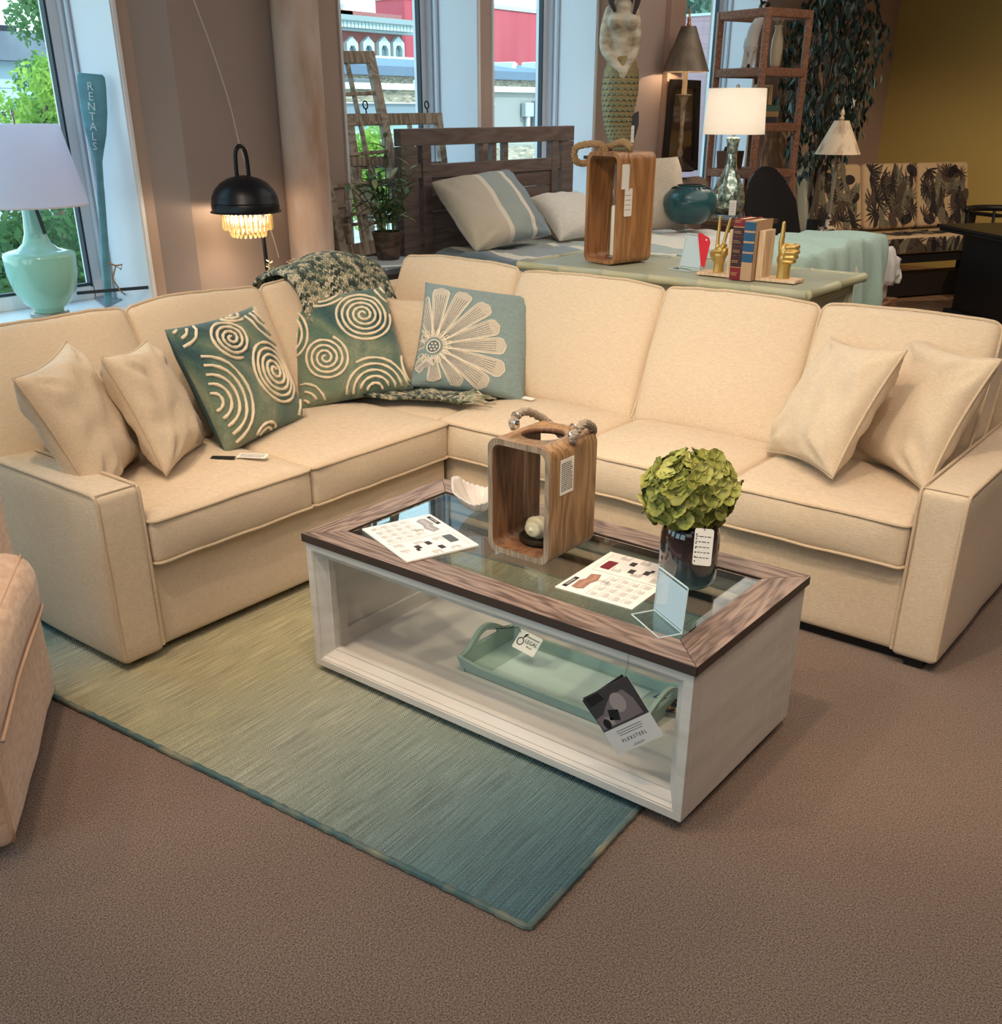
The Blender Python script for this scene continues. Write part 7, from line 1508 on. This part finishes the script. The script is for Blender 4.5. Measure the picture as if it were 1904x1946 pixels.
gr = MB().rbox((-1.45, 8.35, -.006), (3.0, 2.7, .012), .005, n=2, k=2).build('grey_rug', linen('slate_rug', srgb(110, 112, 114), srgb(78, 82, 88), .25, .6), None, ang=0); tag(gr, 'flat slate grey rug on the wood floor by the black table', 'rug')
# ================================================================ OUTSIDE THE WINDOWS
m_asph = mat('roof_gravel', srgb(120, 124, 128), .95)
gnd = MB().box(-90, XG-.6, -60, 90, -5.6, -5.5).build('ground', m_asph, smooth=False); struct(gnd, 'paved ground outside far below the windows')
def clap(name, c): return mat(name, c, .7)
def siding(parent, X, y0, y1, z0, z1, m, step=.14, axis='x'):
    mb = MB(); n = int((z1-z0)/step)
    for k in range(n): z = z0+k*step; mb.add([(X+.03, y0, z), (X+.03, y1, z), (X+.008, y1, z+step), (X+.008, y0, z+step), (X+.008, y0, z), (X+.008, y1, z)], [(0, 1, 2, 3), (4, 5, 1, 0)])
    o = mb.build('siding', m, parent, smooth=False); o['kind'] = 'stuff'; return o
def YX(px, py, X): return U(px, py, x=X).y
def ZX(px, py, X): return U(px, py, x=X).z
def brickmat(name, c1, c2, cm, sc, sq=.5):
    m = mat(name, c1, .9); N, L = nodes_of(m); b = N['Principled BSDF']; t = N.new('ShaderNodeTexCoord'); mp = N.new('ShaderNodeMapping'); mp.inputs['Rotation'].default_value = (pi/2, 0, pi/2); L.new(t.outputs['Object'], mp.inputs[0])
    s3 = N.new('ShaderNodeSeparateXYZ'); L.new(t.outputs['Object'], s3.inputs[0]); cb = N.new('ShaderNodeCombineXYZ'); L.new(s3.outputs['Y'], cb.inputs[0]); L.new(s3.outputs['Z'], cb.inputs[1])
    k = N.new('ShaderNodeTexBrick'); L.new(cb.outputs[0], k.inputs[0]); k.inputs['Scale'].default_value = sc; k.inputs['Color1'].default_value = (*c1, 1); k.inputs['Color2'].default_value = (*c2, 1); k.inputs['Mortar'].default_value = (*cm, 1); k.inputs['Mortar Size'].default_value = .03; k.inputs['Brick Width'].default_value = sq
    L.new(k.outputs[0], b.inputs['Base Color']); return m
# pale clapboard house seen through the left window
X = -19; hy_a, hy_b = YX(-260, 110, X), YX(122, 110, X); ht = ZX(60, 118, X)
h1 = thing('house', 'pale blue clapboard house with a dark roof behind the trees in the left window', 'building', (X-3, (hy_a+hy_b)/2, -5.5))
m_cl1 = clap('pale_blue_siding', srgb(176, 200, 214)); MB().box(X-7, X, hy_a, hy_b, -5.5, ht).build('wall', m_cl1, h1, smooth=False); siding(h1, X, hy_a, hy_b, -2.5, ht-.1, m_cl1, .16)
rt = ZX(60, 84, X-1); MB().prism([(hy_a-.3, ht), (hy_b+.3, ht), (hy_b+.1, rt+.1), (hy_a+.1, rt+.1)], lambda a, b_, t: (X+.35-t, a, b_), 0, 7).build('roof', mat('dark_slate_roof', srgb(84, 92, 106), .9, var=((.8, .8, .8), srgb(120, 128, 140))), h1, smooth=False)
ca = YX(0, 70, X-2); cb_ = YX(34, 70, X-2); MB().box(X-3, X-2, ca-.4, cb_, rt-.2, ZX(15, 48, X-2)).build('chimney', mat('dark_chimney', srgb(50, 54, 62), .9), h1, smooth=False)
MB().box(X-2, X-.6, cb_, hy_b-.1, rt, ZX(60, 70, X-1)).build('dormer', mat('dark_roof_box', srgb(62, 68, 78), .9), h1, smooth=False)
wf_ = MB().box(X+.02, X+.08, YX(-2, 215, X), YX(8, 215, X), ZX(0, 232, X), ZX(0, 210, X)).build('window', mat('white_frame', srgb(220, 226, 232), .6), h1, smooth=False); MB().box(X+.081, X+.09, YX(-2, 215, X), YX(6, 215, X), ZX(0, 230, X), ZX(0, 212, X)).build('pane', mat('dark_pane', srgb(50, 60, 74), .15), wf_, smooth=False)
# trees outside
def foliage(name, label, centre, rad, n, m, trunk=None, seed=0, size=.09, clumps=14, group='trees outside the left window'):
    root = thing(name, label, 'tree', (centre[0], centre[1], -5.5), 0, group); rnd = random.Random(seed); mb = MB(); cs = []
    for k in range(clumps):
        while True:
            p = Vector((rnd.uniform(-1, 1), rnd.uniform(-1, 1), rnd.uniform(-1, 1)))
            if p.length < 1: break
        cs.append((Vector((p.x*rad[0], p.y*rad[1], p.z*rad[2])), rnd.uniform(.45, .85)*min(rad)))
    for i in range(n):
        c, r = rnd.choice(cs); d = Vector((rnd.gauss(0, 1), rnd.gauss(0, 1), rnd.gauss(0, 1))).normalized()*r*rnd.uniform(.5, 1.05); p = Vector(centre)+c+d; s_ = size*rnd.uniform(.6, 1.3)
        a = Vector((rnd.uniform(-1, 1), rnd.uniform(-1, 1), rnd.uniform(-1, 1))).normalized(); b_ = a.orthogonal().normalized()
        mb.add([p-a*s_, p-b_*s_*.45, p+a*s_, p+b_*s_*.45], [(0, 1, 2, 3)])
    o = mb.build('foliage', m, root, smooth=False); o['kind'] = 'stuff'
    tk = MB(); tk.tube([(centre[0], centre[1], -5.5), (centre[0]+.05, centre[1], centre[2]-rad[2]*.4), (centre[0], centre[1]+.1, centre[2]+rad[2]*.6)], [.07, .05, .015], 8)
    for c, r in cs[:8]: tk.tube([(centre[0], centre[1], centre[2]-rad[2]*.5+c.z*.3), tuple(Vector(centre)+c)], [.02, .008], 5)
    tk.build('trunk', m_bark, root); return root
def leafm(name, c1, c2, e_=.25):
    m = mat(name, c1, .7, var=((1.6, 1.6, 1.6), c2, .35, .65)); N, L = nodes_of(m); b = N['Principled BSDF']; tr = N.new('ShaderNodeBsdfTranslucent'); mx = N.new('ShaderNodeMixShader'); mx.inputs[0].default_value = .45
    L.new(b.inputs['Base Color'].links[0].from_socket, tr.inputs[0]); L.new(b.outputs[0], mx.inputs[1]); L.new(tr.outputs[0], mx.inputs[2]); L.new(mx.outputs[0], N['Material Output'].inputs[0]); return m
m_t1 = leafm('bright_leaves', srgb(176, 204, 92), srgb(120, 166, 70)); m_t2 = leafm('mid_leaves', srgb(112, 150, 92), srgb(76, 116, 72)); m_t3 = leafm('dark_leaves', srgb(92, 128, 76), srgb(60, 96, 58))
c = U(75, 225, x=-9.5); foliage('tree', 'bright yellow green young tree just outside the left window', c, (.5, .34, .5), 4200, m_t1, seed=1, size=.035, clumps=20)
c = U(60, 500, x=-8.5); foliage('tree', 'dense green bush-like tree low in the left window', c, (.8, 1.1, .62), 9000, m_t3, seed=2, size=.045, clumps=26)
c = U(122, 90, x=-12); foliage('tree', 'tall feathery green tree at the right side of the left window', c, (.6, .34, 2.4), 14000, m_t2, seed=3, size=.04, clumps=44)
c = U(150, 400, x=-11); foliage('tree', 'shaded green tree behind the oar in the left window', c, (.7, .40, 1.1), 9000, m_t2, seed=4, size=.04, clumps=24)
# ornate brick building
X = -42; m_brk = brickmat('red_brown_brick', srgb(150, 84, 82), srgb(168, 96, 92), srgb(150, 110, 104), 6); b1_ = thing('building', 'red brick building with a pale bracketed cornice and hooded windows, far outside the middle window', 'building', (X, YX(700, 90, X), -5.5))
yl, yr_ = YX(560, 80, X), YX(765, 80, X); zt = ZX(700, 66, X); MB().box(X-10, X, yl, yr_, -5.5, zt+1).build('wall', m_brk, b1_, smooth=False)
m_corn = mat('pale_cornice', srgb(196, 214, 216), .7); zc0, zc1 = ZX(700, 62, X), ZX(700, 36, X)
MB().prism([(0, zc0), (.25, zc0), (.3, zc0+(zc1-zc0)*.45), (1.0, zc0+(zc1-zc0)*.65), (1.15, zc1), (0, zc1)], lambda a, b_, t: (X+a, t, b_), yl, yr_+1.1).build('cornice', m_corn, b1_, smooth=False)
for k in range(30): y = yl+(yr_-yl)*(k+.5)/30; MB().box(X+.25, X+.8, y-.10, y+.10, zc0+.1, zc0+(zc1-zc0)*.6).build('bracket', m_corn, b1_, smooth=False)
MB().box(X-1, X, YX(645, 20, X), YX(670, 20, X), zc1, ZX(657, 20, X)).build('parapet_crest', m_corn, b1_, smooth=False); MB().lathe([(.1, 0), (.25, .3), (.08, .6), (.2, .8), (0, .95)], (X-.5, YX(660, 15, X), ZX(657, 20, X)), 10).build('finial', m_corn, b1_)
for px in (664, 695, 725, 752):
    ya_, yb_2 = YX(px-11, 90, X), YX(px+10, 90, X); ym = (ya_+yb_2)/2; z0_, z1_ = ZX(px, 116, X), ZX(px, 82, X); w2 = (yb_2-ya_)/2
    hd = MB().prism([(ym-w2, z0_), (ym-w2*.62, z0_), (ym-w2*.62, z1_-.30), (ym-w2*.3, z1_-.12), (ym+w2*.3, z1_-.12), (ym+w2*.62, z1_-.30), (ym+w2*.62, z0_), (ym+w2, z0_), (ym+w2, z1_), (ym, z1_+.30), (ym-w2, z1_)], lambda a, b_, t: (X+t, a, b_), 0, .25).build('window', m_corn, b1_, smooth=False)
    MB().prism([(ym-w2*.62, z0_), (ym+w2*.62, z0_), (ym+w2*.62, z1_-.30), (ym+w2*.3, z1_-.12), (ym-w2*.3, z1_-.12), (ym-w2*.62, z1_-.30)], lambda a, b_, t: (X+t, a, b_), .01, .05).build('pane', mat('grey_pane', srgb(110, 130, 138), .2), hd, smooth=False)
# tall red side wall
X2 = -50; r1_ = thing('building', 'tall plain red painted building beyond the middle windows', 'building', (X2, YX(900, 60, X2), -5.5))
MB().box(X2-2.5, X2, YX(770, 60, X2), YX(1100, 60, X2), -5.5, ZX(900, 12, X2)).build('wall', mat('faded_red_paint', srgb(206, 96, 104), .9, var=((.35, .35, .1), srgb(190, 80, 92))), r1_, smooth=False); MB().box(X2-2.5, X2+.1, YX(770, 60, X2)-.1, YX(1100, 60, X2)+.1, ZX(900, 12, X2), ZX(900, 12, X2)+.25).build('coping', m_corn, r1_, smooth=False)
# stone walled buildings with low roofs
m_stn = brickmat('buff_stone', srgb(196, 184, 158), srgb(120, 110, 100), srgb(150, 144, 132), 6.5, .8); m_rf = mat('blue_grey_roof', srgb(110, 128, 150), .8); m_rfl = mat('white_flashing', srgb(214, 220, 224), .6)
X3 = -26; s1 = thing('building', 'buff stone building with a blue grey flat roof outside the middle windows', 'building', (X3, YX(800, 150, X3), -5.5))
ya_, yb_2 = YX(560, 150, X3), YX(1110, 150, X3); zt = ZX(760, 135, X3); MB().box(X3-5, X3, ya_, yb_2, -5.5, zt).build('wall', m_stn, s1, smooth=False)
MB().prism([(0.25, zt-.15), (.3, zt+.12), (-3.5, ZX(760, 112, X3-3.5)), (-3.5, zt-.15)], lambda a, b_, t: (X3+a, t, b_), ya_-.2, yb_2+.2).build('roof', m_rf, s1, smooth=False)
MB().box(X3-4.2, X3-3.4, ya_, yb_2, zt, ZX(760, 108, X3-3.4)).build('parapet', m_rfl, s1, smooth=False)
MB().box(X3-4, X3-3, YX(560, 100, X3), YX(700, 100, X3), zt, ZX(660, 92, X3)).build('stone_parapet', m_stn, s1, smooth=False); MB().box(X3-4.1, X3-2.9, YX(560, 100, X3), YX(702, 100, X3), ZX(660, 92, X3), ZX(660, 87, X3)).build('coping', m_rfl, s1, smooth=False)
for px, w_2 in ((745, 10), (1010, 5), (955, 4)):
    MB().box(X3-2.4, X3-1.4, YX(px-w_2, 130, X3-2), YX(px+w_2, 130, X3-2), zt, ZX(px, 122 if px < 800 else 118, X3-2)).build('roof_vent', m_rfl, s1, smooth=False, bevel=.05)
X4 = -17; s2 = thing('building', 'lower stone annex with white coping and a cooling unit on its roof', 'building', (X4, YX(800, 190, X4), -5.5))
ya_, yb_2 = YX(560, 190, X4), YX(1110, 190, X4); zt = ZX(760, 171, X4); MB().box(X4-4, X4, ya_, YX(870, 190, X4), -5.5, zt).build('wall', m_stn, s2, smooth=False); MB().box(X4-.3, X4+.12, ya_, yb_2, zt, zt+.12).build('coping', m_rfl, s2, smooth=False)
MB().box(X4-4, X4-.02, YX(870, 190, X4), yb_2, -5.5, zt).build('cladding', mat('grey_cladding', srgb(150, 150, 148), .8), s2, smooth=False)
for px0, px1, py0, py1, mm, nm in ((876, 884, 150, 171, m_rfl, 'roof_unit'), (725, 768, 148, 170, mat('unit_grey', srgb(110, 116, 122), .6), 'cooling_unit'), (990, 1006, 195, 222, mat('meter_grey', srgb(170, 180, 184), .5), 'meter_box'), (1010, 1028, 192, 245, mat('door_grey', srgb(130, 140, 148), .6), 'side_door')):
    MB().box(X4+.0 if py1 > 171 else X4-1.5, X4+.15 if py1 > 171 else X4-.8, YX(px0, (py0+py1)/2, X4), YX(px1, (py0+py1)/2, X4), ZX((px0+px1)/2, py1, X4), ZX((px0+px1)/2, py0, X4)).build(nm, mm, s2, smooth=False, bevel=.02)
MB().tube([(X4+.08, YX(998, 230, X4), ZX(998, 222, X4)), (X4+.08, YX(998, 230, X4), ZX(998, 300, X4))], .05, 8).build('conduit', m_rfl, s2)
X5 = -12; s3_ = thing('house', 'low pale green clapboard house with a grey roof edge, just below the middle windows', 'building', (X5, YX(740, 260, X5), -5.5))
m_cl2 = clap('pale_green_siding', srgb(176, 204, 200)); ya_, yb_2 = YX(560, 240, X5), YX(900, 240, X5); zt = ZX(720, 222, X5); MB().box(X5-3, X5, ya_, yb_2, -5.5, zt).build('wall', m_cl2, s3_, smooth=False); siding(s3_, X5, ya_, yb_2, -2.6, zt, m_cl2, .13)
MB().box(X5-3.2, X5+.25, ya_, yb_2+.2, zt, ZX(720, 197, X5)).build('roof_edge', mat('slate_fascia', srgb(120, 134, 146), .6), s3_, smooth=False); MB().box(X5-3.2, X5+.3, ya_, yb_2+.2, ZX(720, 197, X5), ZX(720, 195, X5)).build('gutter', m_rfl, s3_, smooth=False)
X6 = -12; s4_ = MB().box(X6-3, X6, YX(905, 300, X6), YX(1120, 300, X6), -5.5, ZX(980, 278, X6)).build('wall', m_stn, None, smooth=False); tag(s4_, 'low stone wall outside behind the headboard slats', 'wall')
s4_.name = 'stone_wall'
c = U(692, 325, x=-8.6); foliage('tree', 'bright green tree outside behind the old window sashes', c, (.4, .26, .48), 3600, m_t1, seed=6, size=.035, clumps=20, group='trees outside the middle windows')
# right window
X7 = -24; h3 = thing('house', 'white clapboard house with a pink brick chimney in the narrow right window', 'building', (X7, YX(1345, 200, X7), -5.5)); ya_, yb_2 = YX(1325, 200, X7), YX(1420, 200, X7); zt = ZX(1345, 66, X7)
m_cl3 = clap('white_siding', srgb(214, 228, 226)); MB().box(X7-4, X7, ya_, yb_2, -5.5, zt).build('wall', m_cl3, h3, smooth=False); siding(h3, X7, ya_, yb_2, -5, zt, m_cl3, .3); MB().box(X7-4.2, X7+.3, ya_-.3, yb_2, zt, zt+.25).build('eave', m_rfl, h3, smooth=False)
MB().box(X7-1, X7+.8, YX(1316, 60, X7), YX(1333, 60, X7), -5.5, ZX(1325, 32, X7)).build('chimney', brickmat('pink_brick', srgb(176, 140, 148), srgb(160, 124, 134), srgb(190, 170, 172), 5), h3, smooth=False); MB().box(X7-1.1, X7+.9, YX(1315, 60, X7), YX(1334, 60, X7), ZX(1325, 32, X7), ZX(1325, 27, X7)).build('chimney_cap', m_corn, h3, smooth=False)
for py in (275, 120): w9 = MB().box(X7+.02, X7+.12, YX(1322, py, X7), YX(1336, py, X7), ZX(1330, py+14, X7), ZX(1330, py-12, X7)).build('window', m_rfl, h3, smooth=False); MB().box(X7+.12, X7+.13, YX(1324, py, X7), YX(1334, py, X7), ZX(1330, py+12, X7), ZX(1330, py-10, X7)).build('pane', mat('grey_pane', srgb(110, 130, 138), .2), w9, smooth=False)
c = U(1320, 40, x=-34); foliage('tree', 'misty green tree mass behind the chimney in the narrow right window', c, (3.5, 6.5, 5.0), 9000, leafm('misty_leaves', srgb(128, 160, 140), srgb(96, 134, 118)), seed=8, size=.28, clumps=30, group='trees outside the right window')
